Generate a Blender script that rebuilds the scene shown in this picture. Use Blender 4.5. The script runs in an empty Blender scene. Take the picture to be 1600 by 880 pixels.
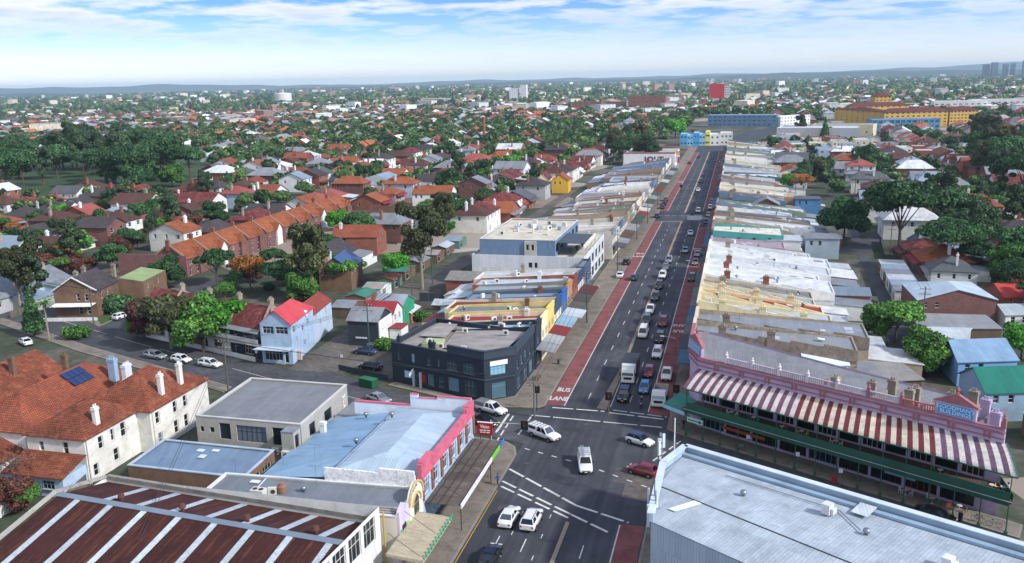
import bpy, bmesh, math, random
import numpy as np
from mathutils import Vector, Matrix
random.seed(7)
rnd = random.Random(11)
R = math.radians
scene = bpy.context.scene
col = scene.collection

# ------------------------------------------------------------------ camera
FPX, HCAM, CX, CY = 1350.0, 54.0, 800.0, 440.0          # focal length in photo pixels, height in metres
ROLL, PITCH = R(1.3), math.atan((440 - 124) / 1350.0)
def basis(yaw):
    cp, sp = math.cos(PITCH), math.sin(PITCH)
    f = Vector((-math.sin(yaw) * cp, math.cos(yaw) * cp, -sp))
    r0 = Vector((math.cos(yaw), math.sin(yaw), 0)); u0 = r0.cross(f)
    c, s = math.cos(ROLL), math.sin(ROLL)
    return f, r0 * c - u0 * s, u0 * c + r0 * s
def ray(px, py, B):
    return (B[0] * FPX + B[1] * (px - CX) - B[2] * (py - CY)).normalized()
_d = ray(1157, 118, basis(0)); YAW = math.atan2(_d.x, _d.y)   # the main road runs along +Y
BAS = basis(YAW)
def P(px, py, z=0.0):
    """survey helper: the place on the level z that the photograph shows at a pixel"""
    d = ray(px, py, BAS); t = (z - HCAM) / d.z
    return Vector((d.x * t, d.y * t, z))
def PX(p):
    v = Vector(p) - Vector((0, 0, HCAM)); zc = v.dot(BAS[0])
    return (CX + FPX * v.dot(BAS[1]) / zc, CY - FPX * v.dot(BAS[2]) / zc) if zc > 1 else (-9999, -9999)
cam = bpy.data.cameras.new('Camera'); camo = bpy.data.objects.new('Camera', cam); col.objects.link(camo)
cam.sensor_width = 36; cam.lens = FPX / 1600 * 36; cam.clip_start = 1; cam.clip_end = 60000
m = Matrix((BAS[1], BAS[2], -BAS[0])).transposed().to_4x4(); m.translation = (0, 0, HCAM); camo.matrix_world = m
scene.camera = camo

# ------------------------------------------------------------------ sky, sun, exposure
SUN_EL = R(36)
_h = (BAS[1] * 0.86 - BAS[0] * 0.5); _h.z = 0; _h.normalize()
SUN = Vector((_h.x * math.cos(SUN_EL), _h.y * math.cos(SUN_EL), math.sin(SUN_EL)))
world = bpy.data.worlds.new('World'); scene.world = world; world.use_nodes = True
nt = world.node_tree; nt.nodes.clear()
def N(t, typ, **kw):
    n = t.nodes.new(typ)
    for k, v in kw.items():
        if k in n.inputs: n.inputs[k].default_value = v
        else: setattr(n, k, v)
    return n
def math_node(t, op, a, b=None, clamp=False):
    n = t.nodes.new('ShaderNodeMath'); n.operation = op; n.use_clamp = clamp
    for i, x in enumerate((a, b)):
        if x is None: continue
        if isinstance(x, (int, float)): n.inputs[i].default_value = x
        else: t.links.new(x, n.inputs[i])
    return n.outputs[0]
def mixc(t, fac, a, b, blend='MIX'):
    n = t.nodes.new('ShaderNodeMix'); n.data_type = 'RGBA'; n.blend_type = blend
    for s, x in ((0, fac), (6, a), (7, b)):
        if isinstance(x, (int, float)): n.inputs[s].default_value = x
        elif isinstance(x, (tuple, list)): n.inputs[s].default_value = (*x[:3], 1)
        else: t.links.new(x, n.inputs[s])
    return n.outputs[2]
def ramp(t, fac, stops):
    n = t.nodes.new('ShaderNodeValToRGB'); e = n.color_ramp.elements
    while len(e) > 1: e.remove(e[0])
    for i, (p, c) in enumerate(stops):
        x = e[0] if i == 0 else e.new(p)
        x.position = p; x.color = (*c, 1) if isinstance(c, (tuple, list)) else (c, c, c, 1)
    t.links.new(fac, n.inputs[0]); return n.outputs[0]
sky = N(nt, 'ShaderNodeTexSky'); sky.sky_type = 'NISHITA'; sky.sun_disc = False
sky.sun_elevation = SUN_EL; sky.sun_rotation = math.atan2(SUN.x, SUN.y)
sky.air_density = 1.0; sky.dust_density = 0.4; sky.ozone_density = 2.0; sky.altitude = 60
tc = N(nt, 'ShaderNodeTexCoord'); sep = N(nt, 'ShaderNodeSeparateXYZ'); nt.links.new(tc.outputs['Generated'], sep.inputs[0])
zc = math_node(nt, 'MAXIMUM', sep.outputs[2], 0.0)
# the sky turns from milky white at the horizon to clear blue higher up
tint = ramp(nt, math_node(nt, 'MULTIPLY', zc, 4.0, True), [(0.0, (1.4, 1.48, 1.8)), (0.12, (1.18, 1.28, 1.95)), (0.22, (0.68, 0.94, 1.9)), (0.34, (0.4, 0.7, 1.85)), (1.0, (0.6, 0.85, 1.5))])
skyc = mixc(nt, 1.0, sky.outputs[0], tint, 'MULTIPLY')
# cloud deck: the view direction meets a flat layer, so clouds flatten towards the horizon
den = math_node(nt, 'ADD', zc, 0.085)
cx = math_node(nt, 'DIVIDE', sep.outputs[0], den); cy = math_node(nt, 'DIVIDE', sep.outputs[1], den)
comb = N(nt, 'ShaderNodeCombineXYZ'); nt.links.new(cx, comb.inputs[0]); nt.links.new(cy, comb.inputs[1])
n1 = N(nt, 'ShaderNodeTexNoise', Scale=1.5, Detail=11.0, Roughness=0.56, Distortion=0.1); nt.links.new(comb.outputs[0], n1.inputs['Vector'])
n2 = N(nt, 'ShaderNodeTexNoise', Scale=0.17, Detail=3.0, Roughness=0.5); nt.links.new(comb.outputs[0], n2.inputs['Vector'])
cov = math_node(nt, 'ADD', math_node(nt, 'MULTIPLY', n1.outputs[0], 0.62), math_node(nt, 'MULTIPLY', n2.outputs[0], 0.38))
cm = ramp(nt, cov, [(0.45, 0.0), (0.535, 1.0)])
cm = math_node(nt, 'MULTIPLY', cm, ramp(nt, math_node(nt, 'MULTIPLY', zc, 8.0, True), [(0.03, 0.12), (0.3, 0.22), (0.48, 0.6), (0.62, 1.0)]))
shade = ramp(nt, n1.outputs[0], [(0.48, (8.6, 8.8, 9.1)), (0.68, (6.0, 6.6, 7.6))])
fin = mixc(nt, cm, skyc, shade)
bg = N(nt, 'ShaderNodeBackground', Strength=0.108); nt.links.new(fin, bg.inputs[0])
wo = N(nt, 'ShaderNodeOutputWorld'); nt.links.new(bg.outputs[0], wo.inputs[0])
sl = bpy.data.lights.new('Sun', 'SUN'); sl.energy = 4.0; sl.angle = R(4); sl.color = (1.0, 0.97, 0.93)
so = bpy.data.objects.new('Sun', sl); col.objects.link(so); so.rotation_euler = SUN.to_track_quat('Z', 'Y').to_euler()
scene.view_settings.view_transform = 'Standard'; scene.view_settings.look = 'None'
scene.view_settings.exposure = 0.2; scene.view_settings.gamma = 1.0; scene.view_settings.use_curve_mapping = False
scene.cycles.use_denoising = True
scene.cycles.max_bounces = 5; scene.cycles.diffuse_bounces = 3; scene.cycles.glossy_bounces = 2
scene.cycles.transmission_bounces = 2; scene.cycles.volume_bounces = 1; scene.cycles.transparent_max_bounces = 8
scene.cycles.caustics_reflective = False; scene.cycles.caustics_refractive = False

# ------------------------------------------------------------------ materials
def lin(h):
    if isinstance(h, str):
        h = h.lstrip('#'); h = [int(h[i:i + 2], 16) / 255 for i in (0, 2, 4)]
        return tuple(x / 12.92 if x <= 0.04045 else ((x + 0.055) / 1.055) ** 2.4 for x in h)
    return tuple(h)
_M = {}
def mat(hexc, pat=None, rough=0.8, var=0.16, vs=0.35, metal=0.0, spec=0.3, c2=None, orand=0.10, bump=0.0, emit=None):
    key = (hexc, pat, rough, var, vs, metal, c2, orand, bump)
    if key in _M: return _M[key]
    c = lin(hexc); mt = bpy.data.materials.new('paint_%s_%s' % (pat or 'plain', str(hexc).strip('#'))); mt.use_nodes = True
    t = mt.node_tree; b = t.nodes['Principled BSDF']
    b.inputs['Roughness'].default_value = rough; b.inputs['Metallic'].default_value = metal
    b.inputs['Specular IOR Level'].default_value = spec
    tcn = N(t, 'ShaderNodeTexCoord'); obj = tcn.outputs['Object']; uv = tcn.outputs['UV']
    base = None; hgt = None
    if pat == 'tile':        # rows of roof tiles
        br = N(t, 'ShaderNodeTexBrick', Scale=1.0); br.inputs['Brick Width'].default_value = 0.36; br.inputs['Row Height'].default_value = 0.40
        br.inputs['Mortar Size'].default_value = 0.05; br.inputs['Mortar Smooth'].default_value = 0.3; br.inputs['Bias'].default_value = -0.1
        br.inputs['Color1'].default_value = (*[x * 1.22 for x in c], 1); br.inputs['Color2'].default_value = (*[x * 0.74 for x in c], 1)
        br.inputs['Mortar'].default_value = (*[x * 0.3 for x in c], 1); t.links.new(uv, br.inputs['Vector']); base = br.outputs[0]
        hgt = br.outputs[1]; bump = -0.5
    elif pat == 'brick':
        br = N(t, 'ShaderNodeTexBrick', Scale=1.0); br.inputs['Brick Width'].default_value = 0.25; br.inputs['Row Height'].default_value = 0.1
        br.inputs['Mortar Size'].default_value = 0.012
        br.inputs['Color1'].default_value = (*[x * 1.25 for x in c], 1); br.inputs['Color2'].default_value = (*[x * 0.7 for x in c], 1)
        br.inputs['Mortar'].default_value = (*[min(1, x * 1.3 + 0.04) for x in c], 1); t.links.new(uv, br.inputs['Vector']); base = br.outputs[0]
    elif pat in ('corr', 'rust', 'board'):   # ribs run up the slope (corr) or along the wall (board)
        sp = N(t, 'ShaderNodeSeparateXYZ'); t.links.new(uv, sp.inputs[0])
        ax = sp.outputs[1] if pat == 'board' else sp.outputs[0]
        per = 0.22 if pat == 'board' else 0.38
        fr = math_node(t, 'FRACT', math_node(t, 'DIVIDE', ax, per))
        tri = math_node(t, 'ABSOLUTE', math_node(t, 'SUBTRACT', fr, 0.5))
        hgt = tri; bump = 0.4 if pat != 'board' else 0.3
        base = mixc(t, math_node(t, 'GREATER_THAN', tri, 0.43), c, tuple(x * 0.83 for x in c))
        # sheet laps every few metres and sheet-to-sheet differences
        sh = N(t, 'ShaderNodeTexBrick', Scale=1.0); sh.inputs['Brick Width'].default_value = 0.76; sh.inputs['Row Height'].default_value = 5.2
        sh.inputs['Mortar Size'].default_value = 0.02; sh.inputs['Color1'].default_value = (1.06, 1.06, 1.06, 1); sh.inputs['Color2'].default_value = (0.9, 0.9, 0.9, 1)
        sh.inputs['Mortar'].default_value = (0.72, 0.72, 0.72, 1); t.links.new(uv, sh.inputs['Vector'])
        if pat != 'board': base = mixc(t, 1.0, base, sh.outputs[0], 'MULTIPLY')
        if pat == 'rust':
            mp = N(t, 'ShaderNodeMapping'); mp.inputs['Scale'].default_value = (2.2, 0.16, 1); t.links.new(uv, mp.inputs[0])
            nz = N(t, 'ShaderNodeTexNoise', Scale=1.0, Detail=6.0, Roughness=0.65); t.links.new(mp.outputs[0], nz.inputs['Vector'])
            base = mixc(t, ramp(t, nz.outputs[0], [(0.52, 0.0), (0.70, 0.85)]), base, lin(c2 or '#8a4a2c'))
    nz = N(t, 'ShaderNodeTexNoise', Scale=vs, Detail=6.0, Roughness=0.6); t.links.new(obj, nz.inputs['Vector'])
    fine = N(t, 'ShaderNodeTexNoise', Scale=vs * 11, Detail=3.0); t.links.new(obj, fine.inputs['Vector'])
    fac = math_node(t, 'ADD', math_node(t, 'MULTIPLY', nz.outputs[0], 0.7), math_node(t, 'MULTIPLY', fine.outputs[0], 0.3))
    val = ramp(t, fac, [(0.3, 1 - var * 1.4), (0.5, 1.0), (0.7, 1 + var)])
    if base is None: base = N(t, 'ShaderNodeRGB').outputs[0]; base.default_value = (*c, 1)
    if c2 and pat != 'rust':  # blotches of a second colour
        n3 = N(t, 'ShaderNodeTexNoise', Scale=vs * 2.3, Detail=7.0, Roughness=0.7); t.links.new(obj, n3.inputs['Vector'])
        base = mixc(t, ramp(t, n3.outputs[0], [(0.5, 0.0), (0.66, 0.8)]), base, lin(c2))
    out = mixc(t, 1.0, base, val, 'MULTIPLY')
    if orand:
        oi = N(t, 'ShaderNodeObjectInfo'); rr = ramp(t, oi.outputs['Random'], [(0, 1 - orand), (1, 1 + orand)])
        out = mixc(t, 1.0, out, rr, 'MULTIPLY')
    t.links.new(out, b.inputs['Base Color'])
    if bump and hgt is not None:
        bn = N(t, 'ShaderNodeBump', Strength=abs(bump), Distance=0.05); bn.invert = bump < 0
        t.links.new(hgt, bn.inputs['Height']); t.links.new(bn.outputs[0], b.inputs['Normal'])
    elif bump:
        bn = N(t, 'ShaderNodeBump', Strength=bump, Distance=0.05); t.links.new(fine.outputs[0], bn.inputs['Height']); t.links.new(bn.outputs[0], b.inputs['Normal'])
    if emit: b.inputs['Emission Color'].default_value = (*lin(hexc), 1); b.inputs['Emission Strength'].default_value = emit
    _M[key] = mt; return mt
def glass(hexc='#1c242c', rough=0.12):
    k = ('glass', hexc, rough)
    if k in _M: return _M[k]
    mt = bpy.data.materials.new('window_glass'); mt.use_nodes = True; t = mt.node_tree; b = t.nodes['Principled BSDF']
    oi = N(t, 'ShaderNodeObjectInfo'); c = lin(hexc)
    v = ramp(t, oi.outputs['Random'], [(0.0, tuple(x * 0.5 for x in c)), (0.6, c), (0.85, tuple(min(1, x * 3) for x in c)), (1.0, tuple(min(1, x * 8 + .05) for x in c))])
    t.links.new(v, b.inputs['Base Color']); b.inputs['Roughness'].default_value = rough; b.inputs['Specular IOR Level'].default_value = 0.6
    _M[k] = mt; return mt
def carpaint(hexc, metal=0.0):
    k = ('car', hexc)
    if k in _M: return _M[k]
    mt = bpy.data.materials.new('car_paint'); mt.use_nodes = True; b = mt.node_tree.nodes['Principled BSDF']
    b.inputs['Base Color'].default_value = (*lin(hexc), 1); b.inputs['Roughness'].default_value = 0.32; b.inputs['Metallic'].default_value = metal
    b.inputs['Coat Weight'].default_value = 0.6; b.inputs['Coat Roughness'].default_value = 0.06
    _M[k] = mt; return mt
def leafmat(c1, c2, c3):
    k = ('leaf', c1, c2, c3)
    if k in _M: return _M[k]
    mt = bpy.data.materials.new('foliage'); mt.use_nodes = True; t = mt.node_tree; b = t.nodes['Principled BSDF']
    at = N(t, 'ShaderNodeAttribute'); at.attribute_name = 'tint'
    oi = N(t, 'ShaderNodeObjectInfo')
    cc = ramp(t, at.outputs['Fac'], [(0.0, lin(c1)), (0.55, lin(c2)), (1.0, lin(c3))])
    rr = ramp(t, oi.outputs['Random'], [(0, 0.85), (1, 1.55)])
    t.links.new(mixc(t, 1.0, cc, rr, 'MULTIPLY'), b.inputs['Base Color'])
    b.inputs['Roughness'].default_value = 0.6; b.inputs['Specular IOR Level'].default_value = 0.25
    tr = N(t, 'ShaderNodeBsdfTranslucent'); t.links.new(cc, tr.inputs[0])
    mx = N(t, 'ShaderNodeMixShader'); mx.inputs[0].default_value = 0.22
    t.links.new(b.outputs[0], mx.inputs[1]); t.links.new(tr.outputs[0], mx.inputs[2])
    t.links.new(mx.outputs[0], t.nodes['Material Output'].inputs[0])
    _M[k] = mt; return mt
def attrmat(name, rough=0.8, vs=0.4):
    mt = bpy.data.materials.new(name); mt.use_nodes = True; t = mt.node_tree; b = t.nodes['Principled BSDF']
    at = N(t, 'ShaderNodeAttribute'); at.attribute_name = 'Col'
    tcn = N(t, 'ShaderNodeTexCoord'); nz = N(t, 'ShaderNodeTexNoise', Scale=vs, Detail=5.0); t.links.new(tcn.outputs['Object'], nz.inputs['Vector'])
    t.links.new(mixc(t, 1.0, at.outputs['Color'], ramp(t, nz.outputs[0], [(0.3, 0.72), (0.7, 1.25)]), 'MULTIPLY'), b.inputs['Base Color'])
    b.inputs['Roughness'].default_value = rough; return mt

# ------------------------------------------------------------------ mesh helpers
class MB:
    def __init__(s): s.v = []; s.f = []; s.m = []
    def add(s, vs, fs, m=0):
        k = len(s.v); s.v.extend(tuple(v) for v in vs)
        for f in fs: s.f.append(tuple(k + i for i in f)); s.m.append(m)
        return s
    def box(s, x0, y0, z0, x1, y1, z1, m=0):
        return s.add([(x0, y0, z0), (x1, y0, z0), (x1, y1, z0), (x0, y1, z0), (x0, y0, z1), (x1, y0, z1), (x1, y1, z1), (x0, y1, z1)],
                     [(0, 3, 2, 1), (4, 5, 6, 7), (0, 1, 5, 4), (1, 2, 6, 5), (2, 3, 7, 6), (3, 0, 4, 7)], m)
    def cbox(s, c, d, rz=0, m=0):
        cs, sn = math.cos(rz), math.sin(rz); vs = []
        for z in (-.5, .5):
            for x, y in ((-.5, -.5), (.5, -.5), (.5, .5), (-.5, .5)):
                a, b = x * d[0], y * d[1]; vs.append((c[0] + a * cs - b * sn, c[1] + a * sn + b * cs, c[2] + z * d[2]))
        return s.add(vs, [(0, 3, 2, 1), (4, 5, 6, 7), (0, 1, 5, 4), (1, 2, 6, 5), (2, 3, 7, 6), (3, 0, 4, 7)], m)
    def beam(s, a, b, w, h, m=0):      # a box from a to b, w across and h high (b may be higher than a)
        a, b = Vector(a), Vector(b); d = (b - a).normalized(); sd = Vector((d.y, -d.x, 0))
        if sd.length < 1e-4: sd = Vector((1, 0, 0))
        sd = sd.normalized() * w / 2; up = sd.normalized().cross(d) * h / 2
        if up.z < 0: up = -up
        vs = [p + x + y for p in (a, b) for x, y in ((-sd, -up), (sd, -up), (sd, up), (-sd, up))]
        return s.add(vs, [(0, 1, 2, 3), (7, 6, 5, 4), (0, 4, 5, 1), (1, 5, 6, 2), (2, 6, 7, 3), (3, 7, 4, 0)], m)
    def prism(s, poly, z0, z1, m=0):
        n = len(poly); z0s = z0 if isinstance(z0, (list, tuple)) else [z0] * n; z1s = z1 if isinstance(z1, (list, tuple)) else [z1] * n
        vs = [(p[0], p[1], z) for p, z in zip(poly, z0s)] + [(p[0], p[1], z) for p, z in zip(poly, z1s)]
        fs = [tuple(range(n))[::-1], tuple(range(n, 2 * n))] + [(i, (i + 1) % n, n + (i + 1) % n, n + i) for i in range(n)]
        return s.add(vs, fs, m)
    def tube(s, a, b, r0, r1=None, n=8, m=0):
        r1 = r0 if r1 is None else r1; a, b = Vector(a), Vector(b); d = (b - a).normalized()
        x = d.orthogonal().normalized(); y = d.cross(x); vs = []
        for p, r in ((a, r0), (b, r1)):
            for i in range(n):
                t = 2 * math.pi * i / n; vs.append(p + (x * math.cos(t) + y * math.sin(t)) * r)
        return s.add(vs, [(i, (i + 1) % n, n + (i + 1) % n, n + i) for i in range(n)] + [tuple(range(n))[::-1], tuple(range(n, 2 * n))], m)
    def lathe(s, c, prof, n=10, m=0):
        vs = []; k = len(prof)
        for r, z in prof:
            for i in range(n):
                t = 2 * math.pi * i / n; vs.append((c[0] + r * math.cos(t), c[1] + r * math.sin(t), c[2] + z))
        fs = [(j * n + i, j * n + (i + 1) % n, (j + 1) * n + (i + 1) % n, (j + 1) * n + i) for j in range(k - 1) for i in range(n)]
        return s.add(vs, fs + [tuple(range(n))[::-1], tuple(range((k - 1) * n, k * n))], m)
    def mesh(s, name, mats, smooth=False):
        me = bpy.data.meshes.new(name); me.from_pydata(s.v, [], s.f)
        for x in (mats if isinstance(mats, (list, tuple)) else [mats]): me.materials.append(x)
        if any(s.m): me.polygons.foreach_set('material_index', s.m)
        uvl = me.uv_layers.new(name='UVMap'); uv = [0.0] * (2 * len(me.loops)); V = me.vertices
        for p in me.polygons:
            n = p.normal
            if abs(n.z) > 0.999: a, b = Vector((1, 0, 0)), Vector((0, 1, 0))
            else: a = Vector((-n.y, n.x, 0)).normalized(); b = n.cross(a)
            for li in p.loop_indices:
                c = V[me.loops[li].vertex_index].co; uv[2 * li] = c.dot(a); uv[2 * li + 1] = c.dot(b)
        uvl.data.foreach_set('uv', uv)
        if smooth: me.polygons.foreach_set('use_smooth', [True] * len(me.polygons))
        me.update(); return me
    def build(s, name, mats, parent=None, smooth=False):
        return link(name, s.mesh(name, mats, smooth), parent)
KIDS = {}
def link(name, me, parent=None, loc=None, rz=0.0, mats=None):
    o = bpy.data.objects.new(name, me); col.objects.link(o)
    if parent is not None: o.parent = parent; KIDS.setdefault(parent.as_pointer(), []).append(o)
    if loc is not None: o.location = loc
    if rz: o.rotation_euler = (0, 0, rz)
    if mats is not None:
        for sl_, mm in zip(o.material_slots, mats): sl_.link = 'OBJECT'; sl_.material = mm
    return o
def tag(o, label, cat, group=None):
    o['label'] = label; o['category'] = cat
    if group: o['group'] = group
    return o
def thing(name, label, cat, loc=(0, 0, 0), rz=0.0, group=None):
    o = bpy.data.objects.new(name, None); col.objects.link(o); o.location = loc; o.rotation_euler = (0, 0, rz)
    o.empty_display_size = 0.5
    return tag(o, label, cat, group)
def structure(o): o['kind'] = 'structure'; return o
def stuff(o, label, cat=None):
    o['kind'] = 'stuff'; o['label'] = label
    if cat: o['category'] = cat
    return o
def copy_tree(o, parent=None):
    c = o.copy(); col.objects.link(c); c.parent = parent
    if parent is not None: KIDS.setdefault(parent.as_pointer(), []).append(c)
    for ch in KIDS.get(o.as_pointer(), []): copy_tree(ch, c)
    return c
ORD = ['leftmost', 'second from left', 'third from left', 'fourth from left', 'fifth from left', 'sixth from left', 'seventh from left', 'eighth from left',
       'ninth from left', 'tenth from left', 'eleventh from left', 'twelfth from left', 'thirteenth from left', 'fourteenth from left', 'fifteenth from left', 'sixteenth from left', 'seventeenth from left']
def number_labels(objs):
    """tell look-alikes apart by their order from left to right in the view"""
    by = {}
    for o in objs: by.setdefault(o['label'], []).append(o)
    for lab, g in by.items():
        if len(g) == 1: continue
        g.sort(key=lambda o: PX(o.location)[0])
        if len(g) <= 18:
            for i, o in enumerate(g): o['label'] = lab + ', ' + (ORD[i] if i < len(g) - 1 else 'rightmost')
        else:
            n = len(g)
            for i, o in enumerate(g): o['group'] = lab

def inset(poly, d):
    n = len(poly); out = []
    for i in range(n):
        p0, p1, p2 = Vector(poly[i - 1][:2]), Vector(poly[i][:2]), Vector(poly[(i + 1) % n][:2])
        a = (p1 - p0).normalized(); b = (p2 - p1).normalized()
        na, nb = Vector((-a.y, a.x)), Vector((-b.y, b.x)); bis = (na + nb)
        k = bis.dot(na); out.append(tuple(p1 + bis * (d / max(k, 0.2))))
    return out
def ccw(poly):
    a = sum(poly[i - 1][0] * poly[i][1] - poly[i][0] * poly[i - 1][1] for i in range(len(poly)))
    return list(poly) if a > 0 else list(poly)[::-1]
# ------------------------------------------------------------------ human figures: one continuous skinned body per pose
def skin_body(joints, edges):
    me = bpy.data.meshes.new('body'); me.from_pydata([j[:3] for j in joints], edges, []); o = bpy.data.objects.new('body', me); col.objects.link(o)
    o.modifiers.new('s', 'SKIN'); sk = me.skin_vertices[0].data
    for i, j in enumerate(joints): sk[i].radius = (j[3], j[3] if len(j) < 5 else j[4])
    sk[0].use_root = True; sb = o.modifiers.new('u', 'SUBSURF'); sb.levels = sb.render_levels = 1
    dg = bpy.context.evaluated_depsgraph_get(); r = bpy.data.meshes.new_from_object(o.evaluated_get(dg)); bpy.data.objects.remove(o); r.materials.clear()
    r.polygons.foreach_set('use_smooth', [True] * len(r.polygons)); return r
POSE = {}
for pose, s_ in (('walk', .2), ('stand', .04), ('sit', 0)):
    if pose == 'sit': J = [(0, 0, .55, .13, .1), (0, -.02, .85, .15, .1), (0, -.02, 1.1, .15, .1), (0, 0, 1.2, .06), (.1, .05, .53, .09), (.12, .42, .52, .075), (.12, .44, .1, .05), (.12, .56, .05, .045), (-.1, .05, .53, .09), (-.12, .42, .52, .075), (-.12, .44, .1, .05), (-.12, .56, .05, .045), (.2, -.02, 1.1, .065), (.26, .1, .85, .05), (.2, .34, .78, .04), (-.2, -.02, 1.1, .065), (-.26, .1, .85, .05), (-.2, .34, .78, .04)]; hz = 1.36; zl = .58
    else: J = [(0, 0, .95, .13, .1), (0, 0, 1.2, .14, .1), (0, .02, 1.42, .16, .1), (0, .03, 1.52, .055), (.1, 0, .9, .085), (.1, s_ * .8, .5, .065), (.1, s_, .09, .045), (.1, s_ + .14, .05, .04), (-.1, 0, .9, .085), (-.1, -s_ * .4, .5, .065), (-.1, -s_ * 1.2, .12, .045), (-.1, -s_ * 1.2 + .13, .06, .04), (.2, 0, 1.42, .065), (.25, -s_ * .6, 1.15, .05), (.24, -s_ * .2, .9, .035), (-.2, 0, 1.42, .065), (-.25, s_ * .6, 1.15, .05), (-.24, s_ * 1.2, .92, .035)]; hz = 1.67; zl = .98
    POSE[pose] = (J, hz, zl, skin_body(J, [(0, 1), (1, 2), (2, 3), (0, 4), (4, 5), (5, 6), (6, 7), (0, 8), (8, 9), (9, 10), (10, 11), (2, 12), (12, 13), (13, 14), (2, 15), (15, 16), (16, 17)]))
# ------------------------------------------------------------------ building kit
_WC = {}
def window_mesh(w, h, style):
    k = (round(w, 2), round(h, 2), style)
    if k in _WC: return _WC[k]
    f = MB(); t = 0.07; dp = 0.09
    f.box(0, 0, 0, t, dp, h); f.box(w - t, 0, 0, w, dp, h); f.box(t, 0, h - t, w - t, dp, h); f.box(t, 0, 0, w - t, dp, t)
    if style == 'sash': f.box(t, 0.01, h / 2 - .03, w - t, dp - .01, h / 2 + .03)
    if style == 'grid':
        n = max(1, round(w / 0.75))
        for i in range(1, n): f.box(w * i / n - .025, .01, t, w * i / n + .025, dp - .01, h - t)
        f.box(t, 0.015, h * .62 - .025, w - t, dp - .015, h * .62 + .025)
    if style == 'door': f.box(t, 0.012, h * .72, w - t, dp - .012, h * .72 + .06)
    fm = f.mesh('window_frame', mat('#d9d7d0', rough=.6))
    p = MB(); p.add([(t, dp * .55, t), (w - t, dp * .55, t), (w - t, dp * .55, h - t), (t, dp * .55, h - t)], [(0, 1, 2, 3)])
    pm = p.mesh('pane', glass())
    s = MB(); s.box(-.08, -.16 + dp - .09, -.09, w + .08, dp + .02, -.004); sm = s.mesh('sill', mat('#bdb8ad'))
    _WC[k] = (fm, pm, sm); return _WC[k]
def put_window(par, loc, rz, w, h, style='sash', fm=None, sill=True, name='window', pm=None):
    a, b, c = window_mesh(w, h, style)
    o = link(name, a, par, loc, rz, [fm] if fm else None); link('pane', b, o, mats=[pm] if pm else None)
    if sill and h < 2.2: link('sill', c, o)
    return o
def wall_mesh(mb, poly, z0, z1, ops, rv=0.16, m=0):
    """outer walls of a ccw footprint with real openings; returns where each opening is"""
    n = len(poly); out = []
    zt = z1 if isinstance(z1, (list, tuple)) else [z1] * n
    for i in range(n):
        a, b = Vector(poly[i][:2]), Vector(poly[(i + 1) % n][:2]); L = (b - a).length
        if L < 0.05: continue
        d = (b - a) / L; nr = Vector((d.y, -d.x)); op = [o for o in ops.get(i, []) if o[0] > 0.02 and o[1] < L - 0.02]
        ztop = min(zt[i], zt[(i + 1) % n])
        us = sorted({0.0, L, *[o[0] for o in op], *[o[1] for o in op]}); zs = sorted({z0, ztop, *[o[2] for o in op], *[o[3] for o in op]})
        q = lambda u, z, k=0.0: (a.x + d.x * u - nr.x * k, a.y + d.y * u - nr.y * k, z)
        if not op: mb.add([q(0, z0), q(L, z0), q(L, ztop), q(0, ztop)], [(0, 1, 2, 3)], m)
        else:
            for u0, u1 in zip(us, us[1:]):
                for za, zb in zip(zs, zs[1:]):
                    uc, zc_ = (u0 + u1) / 2, (za + zb) / 2
                    if any(o[0] < uc < o[1] and o[2] < zc_ < o[3] for o in op): continue
                    mb.add([q(u0, za), q(u1, za), q(u1, zb), q(u0, zb)], [(0, 1, 2, 3)], m)
        if abs(zt[i] - zt[(i + 1) % n]) > .01:
            hi = (0, zt[i]) if zt[i] > ztop else (L, zt[(i + 1) % n])
            mb.add([q(0, ztop), q(L, ztop), q(*hi)], [(0, 1, 2)], m)
        for o in op:
            u0, u1, za, zb = o[:4]
            mb.add([q(u0, za), q(u1, za), q(u1, zb), q(u0, zb), q(u0, za, rv), q(u1, za, rv), q(u1, zb, rv), q(u0, zb, rv)],
                   [(0, 4, 5, 1), (1, 5, 6, 2), (2, 6, 7, 3), (3, 7, 4, 0)], m)
            out.append((q(u0, za, rv), math.atan2(d.y, d.x), u1 - u0, zb - za, o[4] if len(o) > 4 else 'sash', o[5] if len(o) > 5 else None))
    return out
def row(L, n, w, h, z, style='sash', u0=0.0, u1=None):
    u1 = L if u1 is None else u1; st = (u1 - u0) / n
    return [(u0 + st * (i + .5) - w / 2, u0 + st * (i + .5) + w / 2, z, z + h, style) for i in range(n)]
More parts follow.
